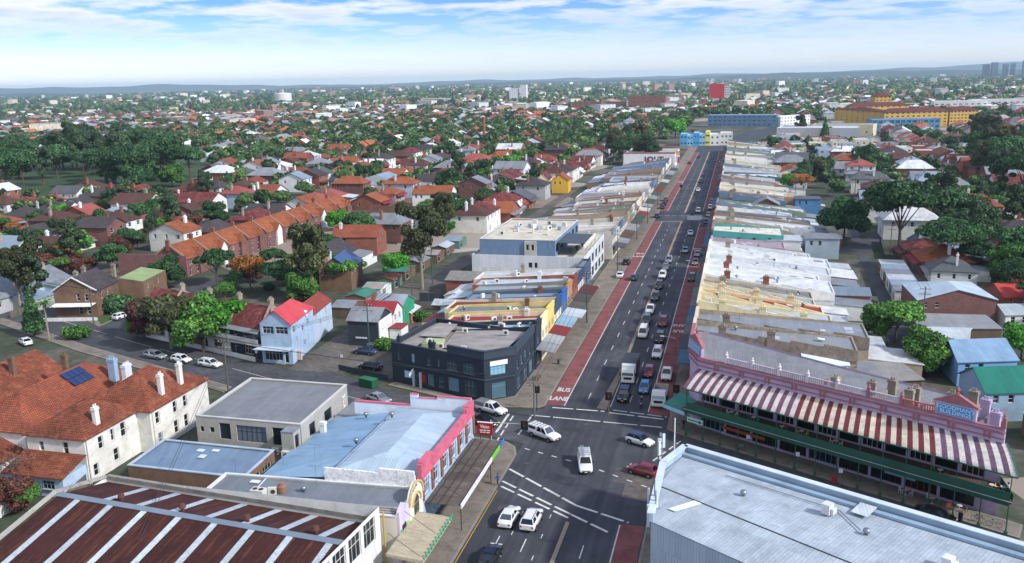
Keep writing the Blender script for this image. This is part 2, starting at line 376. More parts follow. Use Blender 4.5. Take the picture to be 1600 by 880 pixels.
def roof_mesh(mb, q, z, h, kind, axis=0, over=0.35, th=0.14, m=0, hipin=None):
    """q: four ccw corners; axis 0: ridge runs along q0->q1; kinds gable, hip, half (hip at the q1 end), pyramid"""
    q = [Vector(p[:2]) for p in q]
    if axis: q = q[1:] + q[:1]
    if over: q = [Vector(p) for p in inset([tuple(p) for p in q], -over)]
    zz = z - over * 2 * h / max(1e-3, (q[1] - q[2]).length)
    ra, rb = (q[3] + q[0]) / 2, (q[1] + q[2]) / 2; hw = (q[0] - q[3]).length / 2; d = (rb - ra); L = d.length; d = d / L
    if kind in ('hip', 'half', 'pyramid'):
        k = min(hipin or hw, L / 2 - 0.01) if kind == 'hip' else min(hipin or hw, L - .01)
        if kind == 'pyramid': ra = rb = (ra + rb) / 2; ra = ra - d * .01; rb = rb + d * .01
        elif kind == 'hip': ra = ra + d * k; rb = rb - d * k
        else: rb = rb - d * k
    for dz, flip in ((0, False), (-th, True)):
        c = [(p.x, p.y, zz + dz) for p in q] + [(ra.x, ra.y, z + h + dz), (rb.x, rb.y, z + h + dz)]
        fs = [(0, 1, 5, 4), (2, 3, 4, 5)]
        if kind != 'gable': fs += [(1, 2, 5)] if kind == 'half' else [(1, 2, 5), (3, 0, 4)]
        mb.add(c, [f[::-1] for f in fs] if flip else fs, m)
    c = [(p.x, p.y, zz + dz) for dz in (0, -th) for p in q]
    rid = [(p.x, p.y, z + h + dz) for dz in (0, -th) for p in (ra, rb)]
    mb.add(c, [(0, 4, 5, 1), (2, 6, 7, 3)], m)
    if kind == 'gable' or kind == 'half':
        mb.add([c[3], c[7], rid[2], rid[0], c[0], c[4]], [(0, 3, 2, 1), (3, 4, 5, 2)], m)
    else: mb.add([c[3], c[7], c[4], c[0]], [(0, 1, 2, 3)], m)
    if kind == 'gable': mb.add([c[1], c[5], rid[3], rid[1], c[2], c[6]], [(0, 1, 2, 3), (3, 2, 5, 4)], m)
    else: mb.add([c[1], c[5], c[6], c[2]], [(0, 1, 2, 3)], m)
    return (ra, rb)
_CH = {}
def chimney(par, loc, h=1.8, w=0.7, d=0.5, cm=None, rz=0.0, pots=2):
    k = (round(h, 1), w, d, pots)
    if k not in _CH:
        b = MB(); b.box(-w / 2, -d / 2, -1.2, w / 2, d / 2, h); b.box(-w / 2 - .09, -d / 2 - .09, h - .32, w / 2 + .09, d / 2 + .09, h - .12)
        b.box(-w / 2 - .06, -d / 2 - .06, h, w / 2 + .06, d / 2 + .06, h + .1)
        for i in range(pots): b.lathe(((i - (pots - 1) / 2) * .38, 0, h + .08), [(.13, 0), (.11, .35), (.14, .42)], 8)
        _CH[k] = b.mesh('chimney', mat('#a89c8c'))
    return link('chimney', _CH[k], par, loc, rz, [cm] if cm else None)
def bldg(name, label, cat, poly, z1, wm, rm, roof='flat', rh=0, axis=0, par=0.0, ops=None, z0=0.0, slope=None, over=0.35, group=None, fm=None, cope=None, hipin=None, sill=True, roofname='roof', wallz=None, pm=None, into=None):
    """poly: world footprint (ccw); flat roofs lie `par` below the wall top, slope gives the roof height of each corner"""
    poly = [tuple(p[:2]) for p in poly]; n = len(poly)
    c = (sum(p[0] for p in poly) / n, sum(p[1] for p in poly) / n)
    if into is not None: t = into; c = (t.location.x, t.location.y)
    else: t = thing(name, label, cat, (c[0], c[1], 0), 0, group)
    lp = [(p[0] - c[0], p[1] - c[1]) for p in poly]
    w = MB(); wins = wall_mesh(w, lp, z0, wallz or z1, ops or {})
    if roof in ('flat',):
        zr = slope or [z1 - par] * n; ip = inset(lp, 0.24)
        if par or slope:
            zt = wallz or [z1] * n
            for i in range(n):
                j = (i + 1) % n; zb = min(zr) - .1
                w.add([(*ip[i], zb), (*ip[j], zb), (*ip[j], zt[j]), (*ip[i], zt[i])], [(3, 2, 1, 0)])
                w.add([(*lp[i], zt[i]), (*lp[j], zt[j]), (*ip[j], zt[j]), (*ip[i], zt[i])], [(0, 1, 2, 3)])
        else: ip = inset(lp, -over)
        r = MB(); r.prism(ip if not (par or slope) else inset(lp, 0.2), [z - .12 for z in zr] if (par or slope) else [z + .004 for z in zr], zr if (par or slope) else [z + .16 for z in zr])
        r.build(roofname, rm, t)
        if cope and (par or slope):
            k = MB(); op_ = inset(lp, -.06); ii = inset(lp, .32); zt = wallz or [z1] * n
            for i in range(n):
                j = (i + 1) % n
                k.add([(*op_[i], zt[i] + .004), (*op_[j], zt[j] + .004), (*ii[j], zt[j] + .004), (*ii[i], zt[i] + .004),
                       (*op_[i], zt[i] + .14), (*op_[j], zt[j] + .14), (*ii[j], zt[j] + .14), (*ii[i], zt[i] + .14)],
                      [(0, 3, 2, 1), (4, 5, 6, 7), (0, 1, 5, 4), (2, 3, 7, 6)])
            k.build('coping', cope, t)
    else:
        r = MB(); ra, rb = roof_mesh(r, lp, z1, rh, roof, axis, over, m=0, hipin=hipin); r.build(roofname, rm, t)
        q = [Vector(p) for p in lp]
        if axis: q = q[1:] + q[:1]
        if roof in ('gable', 'half'):
            ends = [(q[3], q[0], (q[3] + q[0]) / 2)] + ([(q[1], q[2], (q[1] + q[2]) / 2)] if roof == 'gable' else [])
            for a, b, mid in ends: w.add([(a.x, a.y, z1), (b.x, b.y, z1), (mid.x, mid.y, z1 + rh - .15)], [(0, 1, 2)])
    w.build('wall', wm, t)
    for p, rz, ww, hh, st, f2 in wins: put_window(t, p, rz, ww, hh, st, fm=f2 or fm, sill=sill, name='door' if st == 'door' else 'window', pm=pm)
    return t
def loc_in(t, p): return (p[0] - t.location.x, p[1] - t.location.y, p[2])
def rect(x0, y0, x1, y1): return [(x0, y0), (x1, y0), (x1, y1), (x0, y1)]    # edges: 0 front(-y) 1 right(+x) 2 back 3 left
_TX = {}
def text(s, size, mt, par, loc, rot, name='lettering', sx=1.0, align='CENTER', bold=0.0):
    k = (s, align, bold)
    if k not in _TX:
        cu = bpy.data.curves.new('t', 'FONT'); cu.body = s; cu.align_x = align; cu.align_y = 'CENTER'; cu.extrude = 0.004; cu.offset = bold
        o = bpy.data.objects.new('t', cu); col.objects.link(o); dg = bpy.context.evaluated_depsgraph_get()
        me = bpy.data.meshes.new_from_object(o.evaluated_get(dg)); bpy.data.objects.remove(o); bpy.data.curves.remove(cu); _TX[k] = me
    me = _TX[k].copy(); me.materials.clear(); me.materials.append(mt)
    o = link(name, me, par, loc); o.rotation_euler = rot; o.scale = (size * sx, size, 1); return o
def ac_unit(par, loc, rz=0.0, s=1.0, name='air_conditioner'):
    if 'ac' not in _CH:
        b = MB(); b.box(-.45, -.18, 0, .45, .18, .75); b.tube((.1, -.18, .38), (.1, -.2, .38), .27, .27, 14); _CH['ac'] = b.mesh('air_conditioner', mat('#d6d4cc', rough=.5))
        g = MB(); g.tube((.1, -.2, .38), (.1, -.215, .38), .24, .24, 14); _CH['acg'] = g.mesh('fan_grille', mat('#3a3c3e'))
    o = link(name, _CH['ac'], par, loc, rz); o.scale = (s, s, s); link('fan_grille', _CH['acg'], o); return o
def vent(par, loc):
    if 'vent' not in _CH:
        b = MB(); b.lathe((0, 0, 0), [(.16, 0), (.16, .35), (.34, .4), (.38, .6), (.3, .78), (.08, .86)], 14); _CH['vent'] = b.mesh('roof_vent', mat('#8f98a0', rough=.35, metal=.7), True)
    return link('roof_vent', _CH['vent'], par, loc)
def skylight(par, loc, rz, tilt, w=1.0, d=1.4, pm='#c7d3da'):
    b = MB(); b.box(-w / 2, -d / 2, 0, w / 2, d / 2, .1)
    o = b.build('skylight', mat(pm, rough=.25), par); o.location = loc; o.rotation_euler = (tilt[0], tilt[1], rz); return o
def antenna(par, loc, h=2.6):
    b = MB(); b.tube((0, 0, 0), (0, 0, h), .025, .02, 6); b.tube((-.9, 0, h), (.9, 0, h), .018, .018, 5)
    for i in range(7): x = -.85 + i * .28; b.tube((x, -.45 + .03 * i, h), (x, .45 - .03 * i, h), .012, .012, 4)
    o = b.build('antenna', mat('#8a8d90', metal=.6, rough=.4), par); o.location = loc; return o
def awning(par, x0, x1, y0, y1, zi, zo, am, name='awning', th=.12):
    """street awning hung from the facade at x0 to its outer edge at x1"""
    b = MB(); b.add([(x0, y0, zi), (x1, y0, zo), (x1, y1, zo), (x0, y1, zi), (x0, y0, zi - th), (x1, y0, zo - th * 2), (x1, y1, zo - th * 2), (x0, y1, zi - th)],
                    [(0, 1, 2, 3) if x1 > x0 else (3, 2, 1, 0), (7, 6, 5, 4) if x1 > x0 else (4, 5, 6, 7), (0, 4, 5, 1), (1, 5, 6, 2), (2, 6, 7, 3), (3, 7, 4, 0)])
    return b.build(name, am, par)

def wing(t, poly, z1, wm, rm, **kw): return bldg('', '', '', poly, z1, wm, rm, into=t, **kw)
def ridge_caps(t, segs, m, r=.13):
    for a, b in segs:
        k = MB(); k.beam(loc_in(t, a), loc_in(t, b), r * 2, r); k.build('ridge_capping', m, t)
# ------------------------------------------------------------------ ground, roads, paths
def ground_material():
    mt = bpy.data.materials.new('suburb_ground'); mt.use_nodes = True; t = mt.node_tree; b = t.nodes['Principled BSDF']; b.inputs['Roughness'].default_value = .95
    tcn = N(t, 'ShaderNodeTexCoord'); o = tcn.outputs['Object']
    n1 = N(t, 'ShaderNodeTexNoise', Scale=.035, Detail=8.0, Roughness=.65); t.links.new(o, n1.inputs['Vector'])
    n2 = N(t, 'ShaderNodeTexNoise', Scale=.6, Detail=6.0, Roughness=.6); t.links.new(o, n2.inputs['Vector'])
    vo = N(t, 'ShaderNodeTexVoronoi', Scale=.022); t.links.new(o, vo.inputs['Vector'])
    c = ramp(t, n1.outputs[0], [(.36, lin('#2c3527')), (.48, lin('#3d4632')), (.56, lin('#57534a')), (.66, lin('#6b655a'))])
    c = mixc(t, 1.0, c, ramp(t, n2.outputs[0], [(.3, .6), (.7, 1.35)]), 'MULTIPLY')
    sp = N(t, 'ShaderNodeSeparateColor'); t.links.new(vo.outputs['Color'], sp.inputs[0])
    c = mixc(t, ramp(t, sp.outputs[0], [(.8, 0.0), (.82, .75)]), c, ramp(t, sp.outputs[1], [(0, lin('#7a4a36')), (.5, lin('#9c8f80')), (1, lin('#b9b5ad'))]))
    t.links.new(c, b.inputs['Base Color']); return mt
g = MB(); S = 26000
g.add([(-S, -S, -.06), (S, -S, -.06), (S, S, -.06), (-S, S, -.06)], [(0, 1, 2, 3)])
structure(g.build('ground', ground_material()))
def asphalt(hexc, streak=True):
    mt = bpy.data.materials.new('asphalt'); mt.use_nodes = True; t = mt.node_tree; b = t.nodes['Principled BSDF']; b.inputs['Roughness'].default_value = .78
    b.inputs['Specular IOR Level'].default_value = .35
    tcn = N(t, 'ShaderNodeTexCoord'); o = tcn.outputs['Object']; c = lin(hexc)
    mp = N(t, 'ShaderNodeMapping'); mp.inputs['Scale'].default_value = (1.1, .03, 1); t.links.new(o, mp.inputs[0])
    n1 = N(t, 'ShaderNodeTexNoise', Scale=1.0, Detail=4.0, Roughness=.55); t.links.new((mp.outputs[0] if streak else o), n1.inputs['Vector'])
    n2 = N(t, 'ShaderNodeTexNoise', Scale=.11, Detail=7.0, Roughness=.6); t.links.new(o, n2.inputs['Vector'])
    n3 = N(t, 'ShaderNodeTexNoise', Scale=14.0, Detail=2.0); t.links.new(o, n3.inputs['Vector'])
    k = mixc(t, 1.0, ramp(t, n1.outputs[0], [(.3, .72), (.7, 1.35)]), ramp(t, n2.outputs[0], [(.32, .66), (.52, 1.0), (.68, 1.35)]), 'MULTIPLY')
    k = mixc(t, 1.0, k, ramp(t, n3.outputs[0], [(.3, .85), (.7, 1.15)]), 'MULTIPLY')
    vo = N(t, 'ShaderNodeTexVoronoi', Scale=.16); vo.feature = 'DISTANCE_TO_EDGE'; nd = N(t, 'ShaderNodeTexNoise', Scale=.7, Detail=4.0); t.links.new(o, nd.inputs['Vector'])
    t.links.new(mixc(t, .25, o, nd.outputs['Color'], 'ADD'), vo.inputs['Vector'])
    k = mixc(t, ramp(t, vo.outputs['Distance'], [(.0, .45), (.012, 0.0)]), k, (.5, .5, .5))   # tar-sealed cracks
    t.links.new(mixc(t, 1.0, c, k, 'MULTIPLY'), b.inputs['Base Color']); return mt
ASPH = asphalt('#3e4046'); ASPH2 = asphalt('#46474b', False); ASPH3 = asphalt('#5b564f', False)
RED = mat('#804c4a', rough=.9, var=.35, vs=.35, orand=0, c2='#6c4a4a')
WHITE = mat('#cfcfca', rough=.7, var=.2, vs=1.2, orand=0, c2='#9b9c9c')
PATH = mat('#7d756b', rough=.95, var=.3, vs=.3, orand=0, c2='#635d56'); KERB = mat('#87817a', rough=.9, var=.2, orand=0)
def sheet(name, poly, z, m):
    b = MB(); b.add([(p[0], p[1], z) for p in poly], [tuple(range(len(poly)))]); return structure(b.build(name, m))
XL, XR, XM = -30.0, -9.3, -19.7        # kerbs and median of the main road
FL, FR = -35.7, -6.4                   # building lines
sheet('main_road', [(XL, 20), (XR, 20), (XR, 690), (XL, 690)], 0.0, ASPH)
# the road swings right at its far end
far = [(XL, 690), (XR, 690), (20, 800), (60, 960), (105, 1250), (85, 1250), (40, 970), (-2, 815)]
sheet('far_road', [(XL, 690), (XR, 690), (22, 800), (62, 960), (108, 1250), (86, 1250), (40, 970), (-4, 815)], 0.0, ASPH)
# side street to the left of the crossing
SN = [(-30, 118.6), (-37, 120.6), (-60, 123.4), (-88, 131), (-133, 147.5), (-172, 164), (-250, 200)]
SF = [(-30, 133), (-34, 131.6), (-41, 130.6), (-61, 137.5), (-74, 144.2), (-84, 144.2), (-97, 148.5), (-113, 154), (-133, 160.5), (-168, 177), (-245, 214)]
sheet('side_street', SN + SF[::-1], 0.004, ASPH2)
# side street to the right, in front of the verandah building
KD = Vector((.867, -.4985)).normalized(); KN = Vector((-KD.y, KD.x))     # along and across that street
k0 = Vector((-4.9, 125.6))
def kp(u, v=0.0): p = k0 + KD * u + KN * v; return (p.x, p.y)
sheet('right_street', [(XR, 128.5), (-6.5, 126.4), *[kp(u) for u in (0, 15, 30, 44.5, 90)], kp(90, -11), kp(40, -11.5), kp(6, -12.5), (-7.2, 108), (XR, 104)], 0.006, ASPH)
# rear lanes and streets behind the shops
sheet('rear_lane', [(-83.5, 143.5), (-74.5, 143.5), (-76.2, 180), (-77.8, 228), (-76, 262), (-76, 420), (-80.5, 420), (-81, 262), (-83.5, 228), (-84, 180)], 0.008, ASPH3)
sheet('right_lane', [(29.5, 168), (35.5, 168), (40.5, 306), (50, 345), (44, 370), (41, 365), (37.5, 306), (34, 210)], 0.008, ASPH2)
sheet('cross_lane', [(12, 268), (38, 276), (48, 300), (100, 320), (100, 328), (46, 312), (36, 288), (12, 277)], 0.012, ASPH2)
sheet('brick_house_street', [(-135, 158), (-141, 160), (-146, 200), (-120, 330), (-112, 372), (-106, 372), (-113, 330), (-138, 200)], 0.012, ASPH2)
sheet('car_park', [(-73.4, 146), (-61.4, 141.5), (-59.5, 147), (-61, 160), (-73.2, 160)], 0.03, ASPH3)
sheet('road_patch', [(-13.2, 104.5), (-9.6, 104.5), (-9.6, 112), (-13.2, 112)], 0.008, asphalt('#57524e', False))
sheet('road_patch', [(-24.5, 108), (-20.2, 106), (-20.0, 108.5), (-24.3, 110.4)], 0.008, asphalt('#363840', False))
sheet('road_patch', [(-17, 176), (-13.4, 176), (-13.4, 196), (-17, 196)], 0.008, asphalt('#4a4b50', False))
def footpath(poly, name='footpath', z=.13, m=None):
    poly = ccw(poly); b = MB(); b.prism(poly, -.05, z); o = structure(b.build(name, m or PATH))
    k = MB(); op, ip = poly, inset(poly, .28)
    for i in range(len(poly)):
        j = (i + 1) % len(poly); k.add([(*op[i], z + .006), (*op[j], z + .006), (*ip[j], z + .006), (*ip[i], z + .006)], [(0, 1, 2, 3)])
    k.build('kerbstone', KERB, o); return o
footpath([(XL, 134.6), (XL, 690), (FL - .4, 690), (FL - .4, 137.8), (-41, 133.9), (-59.6, 140.6), (-60.4, 138.8), (-41, 132.1), (-34, 132.8), (-31.2, 133.2)])
footpath([(XR, 136), (XR, 690), (-6.2, 690), (-6.2, 133.5), (-2.5, 129.4), kp(3, 4), kp(43.8, 4), kp(44.4, .3), kp(0, .2), (-6.6, 127.4), (-8.6, 129)])
footpath([(XL, 20), (XL, 114.5), (-30.8, 117), (-32.6, 118.6), (-37, 119.3), (-60, 122.2), (-87, 129.4), (-87, 127.6), (-60, 119.6), (-36, 117), (-36.2, 20)])
footpath([(XR, 20), (XR, 100), (-8.3, 103), (-6, 104.3), kp(8, -13.4), kp(40, -12.4), kp(90, -12), kp(90, -13.2), kp(40, -13.8), (-6.8, 96), (-7.6, 20)])
footpath([(-84.6, 145.4), (-97, 149.6), (-113, 155.2), (-133, 162), (-134, 164), (-113, 157.2), (-97, 151.4), (-86, 147)])
footpath([(-88.5, 132.4), (-133, 149), (-172, 165.4), (-172, 162.4), (-133, 145.6), (-88.5, 129.6)][::-1])
footpath([(-142.5, 163), (-168, 178.5), (-245, 215.5), (-246, 219), (-170, 182), (-146, 168), (-149, 200), (-146.5, 200)])
# median strip with a wider nose at the lights
md = MB(); md.prism(ccw([(-21.3, 135), (-19.6, 134.6), (-19.4, 150), (-19.35, 330), (-20.0, 330), (-20.05, 156), (-20.6, 146)]), -.05, .14)
structure(md.build('median', mat('#8b7f70', rough=.95, var=.2, orand=0)))
md = MB(); md.prism(ccw([(-19.3, 40), (-18.75, 40), (-18.6, 96.3), (-19.1, 96.5)]), -.05, .13); structure(md.build('median', mat('#8b8276', rough=.95, orand=0)))
md = MB(); md.prism(ccw([(-19.35, 352), (-19.3, 640), (-20.0, 640), (-20.0, 352)]), -.05, .12); structure(md.build('median', mat('#a09179', rough=.95, orand=0)))
# painted lanes and markings
def quad(b, x0, y0, x1, y1, z): b.add([(x0, y0, z), (x1, y0, z), (x1, y1, z), (x0, y1, z)], [(0, 1, 2, 3)])
for (x0, x1, y0, y1) in ((XL + .15, -26.9, 135.2, 328), (XL + .15, -26.9, 356, 640), (-12.7, XR - .15, 134.2, 318), (-12.7, XR - .15, 362, 640), (-12.4, XR - .15, 40, 97.4)):
    b = MB(); quad(b, x0, y0, x1, y1, .012); structure(b.build('bus_lane', RED))
mk = structure(bpy.data.objects.new('road_markings', None)); col.objects.link(mk)
def strip(pts, w, z=.02, dash=None, name='painted_line', m=None):
    b = MB()
    for a, c in zip(pts, pts[1:]):
        a, c = Vector(a[:2]), Vector(c[:2]); L = (c - a).length; d = (c - a) / L; s = Vector((-d.y, d.x)) * w / 2
        segs = [(0, L)] if not dash else [(u, min(u + dash[0], L)) for u in np.arange(0, L, dash[0] + dash[1])]
        for u0, u1 in segs:
            p, q = a + d * float(u0), a + d * float(u1); b.add([(*(p - s), z), (*(q - s), z), (*(q + s), z), (*(p + s), z)], [(3, 2, 1, 0)])
    return b.build(name, m or WHITE, mk)
for x in (-26.85, -12.75):
    strip([(x, 135.2), (x, 328)], .16); strip([(x, 356), (x, 640)], .16)
strip([(-12.45, 40), (-12.45, 97.2)], .16)
for x in (-23.4, -16.2):
    strip([(x, 139), (x, 320)], .14, dash=(3, 6.4)); strip([(x, 360), (x, 640)], .14, dash=(3, 6.4))
strip([(-19.15, 136), (-19.15, 150)], .12)
for x in (-26.3, -23.0, -16.0): strip([(x, 46), (x, 96)], .13, dash=(3, 5.5))
strip([(-25, 82), (-25, 101)], .1, dash=(1, 4)); strip([(-21.3, 82), (-21.3, 101)], .1, dash=(1, 4))
yel = mat('#b8912f', rough=.7, orand=0); strip([(XL + .25, 78), (XL + .25, 103)], .12, m=yel)
# stop lines and crossings (worn, with gaps)
def pp(a, b): v = P(a, b); return (v.x, v.y)
strip([pp(863, 637), pp(945, 643)], .34, dash=(3.6, .5)); strip([pp(830, 649), pp(886, 654)], .3, dash=(3.2, .5)); strip([pp(886, 654), pp(1034, 668)], .3, dash=(5.5, .5))
strip([pp(958, 641), pp(1042, 652)], .28, dash=(2.4, .5)); strip([pp(952, 645), pp(1041, 656)], .36, dash=(4.2, .6))
strip([pp(796, 733), pp(900, 790), pp(982, 817)], .38, dash=(3.3, .5)); strip([pp(785, 752), pp(892, 804), pp(950, 832)], .36, dash=(2.8, .6)); strip([pp(783, 760), pp(893, 812)], .34, dash=(2.6, .7))
strip([pp(820, 701), pp(915, 727), pp(1018, 764)], .22, dash=(.9, 1.5))
strip([pp(795, 647), pp(775, 676)], .4); strip([pp(802, 650), pp(776, 690)], .26, dash=(2.2, .8)); strip([pp(830, 651), pp(808, 682)], .26, dash=(2, .8))
strip([pp(798, 703), pp(788, 716)], .3, dash=(2.2, .8)); strip([kp(-1, -2), kp(0, -11)], .25, dash=(1.4, 1)); strip([(-10, 127), (-9.2, 117)], .3, dash=(1.6, .6))
strip([(-46, 127.2), (-60, 130.5), (-86, 138.8), (-125, 153.5), (-165, 170)], .12, dash=(9, 3))
strip([kp(34, -2.4), kp(36, -2.2), kp(49, -2.6)], .14); strip([kp(34, -2.4), kp(33.6, -.4)], .14)
strip([(XL, 344), (XR, 344)], .3, dash=(2, .8)); strip([(XL, 329.5), (-20, 329.5)], .35)
for i, (y, lab) in enumerate(((138.2, 'LANE'), (142.6, 'BUS'))):
    text(lab, 1.55, WHITE, mk, (-28.4, y, .024), (0, 0, 0), bold=.02).scale = (1.35, 2.6, 1)
for y in (262, 455):
    text('LANE', 1.5, WHITE, mk, (-28.4, y, .024), (0, 0, 0), bold=.02).scale = (1.35, 2.6, 1); text('BUS', 1.5, WHITE, mk, (-28.4, y + 4.4, .024), (0, 0, 0), bold=.02).scale = (1.35, 2.6, 1)
for y in (183, 272):
    text('LANE', 1.5, WHITE, mk, (-11, y + 4.6, .024), (0, 0, math.pi), bold=.02).scale = (1.35, 2.6, 1); text('BUS', 1.5, WHITE, mk, (-11, y, .024), (0, 0, math.pi), bold=.02).scale = (1.35, 2.6, 1)
# yards and small paved places
sheet('yard', [(-88, 66), (-77.5, 66), (-77.5, 92), (-88, 92)], -.02, mat('#4a4636', c2='#3a4a2a', var=.3, vs=.5, orand=0))
sheet('yard', [(-76, 162), (-62, 162), (-62, 206), (-76.5, 206)], -.02, mat('#5d5a52', c2='#3f4a33', var=.3, vs=.4, orand=0))
sheet('verge', [(-143, 164.5), (-147, 168), (-149.5, 199), (-146.6, 199)], .15, mat('#3f5a28', var=.3, vs=1, orand=0))
sheet('park_lawn', [(-650, 640), (-640, 760), (-430, 640), (-290, 430), (-345, 385), (-375, 360)][::-1], -.03, mat('#3a4d2c', var=.35, vs=.05, orand=0))
for k, (x, y, w_, d_, hx) in enumerate(((-28.4, 96, 2.2, 3.5, '#4b4a4c'), (-25.6, 124.6, 3.2, 1.6, '#35373c'), (-15, 108.6, 2.4, 4.8, '#4d4b4a'), (-22.6, 160, 2.6, 9, '#494b50'), (-25.2, 205, 2.4, 14, '#36383e'), (-18, 226, 1.6, 8, '#4a4b4e'), (-22.4, 300, 3, 16, '#4c4c4e'), (-56, 127.8, 5, 2.4, '#57544f'), (-75, 134.2, 4, 2.2, '#3c3e42'), (8.8, 112.6, 3, 2, '#4b4a4b'))):
    sheet('road_patch', rect(x, y, x + w_, y + d_), .009, asphalt(hx, False))
mh = MB(); mh.tube((0, 0, 0), (0, 0, .012), .42, .42, 18); mhm = mh.mesh('manhole_cover', mat('#4a4644', rough=.6, orand=.2))
for k, (x, y) in enumerate(((-24.6, 101), (-17.4, 118), (-22, 128), (-27.8, 112), (-14.5, 166), (-25.4, 176), (-22.8, 238), (-50, 129.6), (2, 117.8))): structure(link('manhole_cover', mhm, None, (x, y, .006)))
# ------------------------------------------------------------------ buildings near the crossing
TERRA = mat('#95523b', 'tile', var=.3, vs=.25, c2='#754234'); TERRA2 = mat('#7f4632', 'tile', var=.32, vs=.3, c2='#945a40'); MAROON = mat('#6f3231', 'tile', var=.28, vs=.4, c2='#8c5a52')
ORANGE = mat('#a05c3a', 'tile', var=.3, vs=.3, c2='#804a36'); SLATE = mat('#4c4648', 'tile', var=.25); REDMET = mat('#8f2f33', 'corr', var=.14, rough=.55)
GREYMET = mat('#80868c', 'corr', var=.2, rough=.5, spec=.4, c2='#6f6c69'); BLUEMET = mat('#8496a6', 'corr', var=.14, rough=.45, spec=.45); PALEMET = mat('#b4bbc1', 'corr', var=.2, rough=.45, spec=.4, c2='#918b85')
WHITEMET = mat('#cdd1d3', 'corr', var=.2, rough=.5, c2='#aaa8a4'); DARKMET = mat('#55595d', 'corr', var=.16, rough=.6); RUSTY = mat('#96938f', 'rust', var=.25, c2='#86664f'); RUST = mat('#3f1f1b', 'rust', var=.35, vs=.2, c2='#6e402c', rough=.85)
RENDER = mat('#d9d8d1', var=.15, vs=.3, c2='#bfbab0', orand=.03); RENDW = mat('#d9dbda', var=.12, vs=.35, c2='#bfc3c4', orand=.03); BRICKB = mat('#6d5542', 'brick', var=.25); BRICKR = mat('#84513f', 'brick', var=.25); BRICKM = mat('#6d4a45', 'brick', var=.2)
NAVY = mat('#2c3541', var=.16, vs=.4, orand=.02); NAVY2 = mat('#39434f', 'board', var=.1, orand=.02); CONC = mat('#8d8a84', var=.25, vs=.5, c2='#6f6b66'); STONE = mat('#9a8f80', var=.3, vs=.6, c2='#5f5850'); GUTTER = mat('#c9ccce', rough=.45)
CREAM = mat('#e0cf9c', var=.12, vs=.4, c2='#cbb98a', orand=.04); LIGHTG = mat('#a7a59e', var=.14, vs=.3, c2='#96948e', orand=.02); TIMB = mat('#6a5847', 'board', var=.3); WBLUE = mat('#a9c0d6', var=.12, vs=.4, c2='#8fa5bb', orand=.03); DKFR = mat('#2b2d30', rough=.5)

# --- tall white rendered house with terracotta hips
h = bldg('terrace_house', 'tall cream rendered house with terracotta hipped roof beside the vet building', 'house', rect(-96, 104, -84, 118.8), 7.0, RENDER, TERRA2, 'hip', 3.6, axis=1, over=.45,
         ops={1: [(1.2, 2.2, 4.1, 6.0), (5.5, 6.5, 4.2, 6.1), (8.1, 9.1, 4.2, 6.1), (5.3, 6.4, .9, 3.0), (7.9, 9.0, .9, 3.0), (1.4, 2.4, .6, 2.6)]})
wing(h, rect(-96, 93, -86.3, 104.6), 6.96, RENDER, TERRA2, roof='hip', rh=3.0, axis=1, over=.42,
     ops={1: [(2.6, 3.6, 4.0, 5.9), (5.2, 5.9, 4.2, 6.0), (7.3, 8.4, 3.9, 6.1), (1.1, 2.1, .6, 2.4), (5.3, 6.4, 1.0, 2.9)], 0: [(2.0, 2.8, 4.4, 5.8), (6.0, 6.9, 4.2, 6.0)]})
b = MB(); b.box(-96 - h.location.x, 88.6 - h.location.y, 0, -86.6 - h.location.x, 93.0 - h.location.y, 2.9); b.build('rear_wall', WBLUE, h)
b = MB(); b.prism([(-96.4 - h.location.x, 88.2 - h.location.y), (-86.2 - h.location.x, 88.2 - h.location.y), (-86.2 - h.location.x, 92.98 - h.location.y), (-96.4 - h.location.x, 92.98 - h.location.y)], [2.85, 2.85, 4.3, 4.3], [3.0, 3.0, 4.45, 4.45]); b.build('lean_to_roof', TERRA2, h)
for u, w_, hh, z in ((.8, .6, .8, 1.6), (2.0, 1.7, 1.7, .7), (6.2, 1.9, 1.2, 1.2)): put_window(h, (-96 + u - h.location.x, 88.5 - h.location.y, z), 0, w_, hh, 'grid', fm=mat('#8fa3b3'))
for x, y, z, hh in ((-87.2, 96.8, 7.3, 2.6), (-85.2, 108.8, 7.6, 3.2), (-85.2, 113.6, 7.8, 3.2)): chimney(h, (x - h.location.x, y - h.location.y, z), hh, .8, .6, mat('#d6d5d0', orand=.03), rz=math.pi / 2, pots=2)
chimney(h, (-94.6 - h.location.x, 113 - h.location.y, 8.0), 2.4, 1.5, .8, mat('#c9d0d6', orand=.03), rz=math.pi / 2, pots=4)
ridge_caps(h, [((-90, 109.9, 10.68), (-90, 112.9, 10.68)), ((-91.1, 97.9, 10.02), (-91.1, 99.6, 10.02))], TERRA)
b = MB(); b.tube((-86.15 - h.location.x, 93.2 - h.location.y, 0), (-86.15 - h.location.x, 93.2 - h.location.y, 6.9), .06, .06, 6); b.build('downpipe', mat('#b5b0a5'), h); b = MB(); b.tube((-84.0 + .08 - h.location.x, 104.5 - h.location.y, 0), (-84 + .08 - h.location.x, 104.5 - h.location.y, 6.9), .06, .06, 6); b.build('downpipe', mat('#b5b0a5'), h)
skylight(h, (-93.6 - h.location.x, 111 - h.location.y, 8.6), 0, (0, R(-31)), .8, 1.2); skylight(h, (-94.3 - h.location.x, 97.5 - h.location.y, 8.3), 0, (0, R(-31)), .7, 1.0, '#5d6f80')
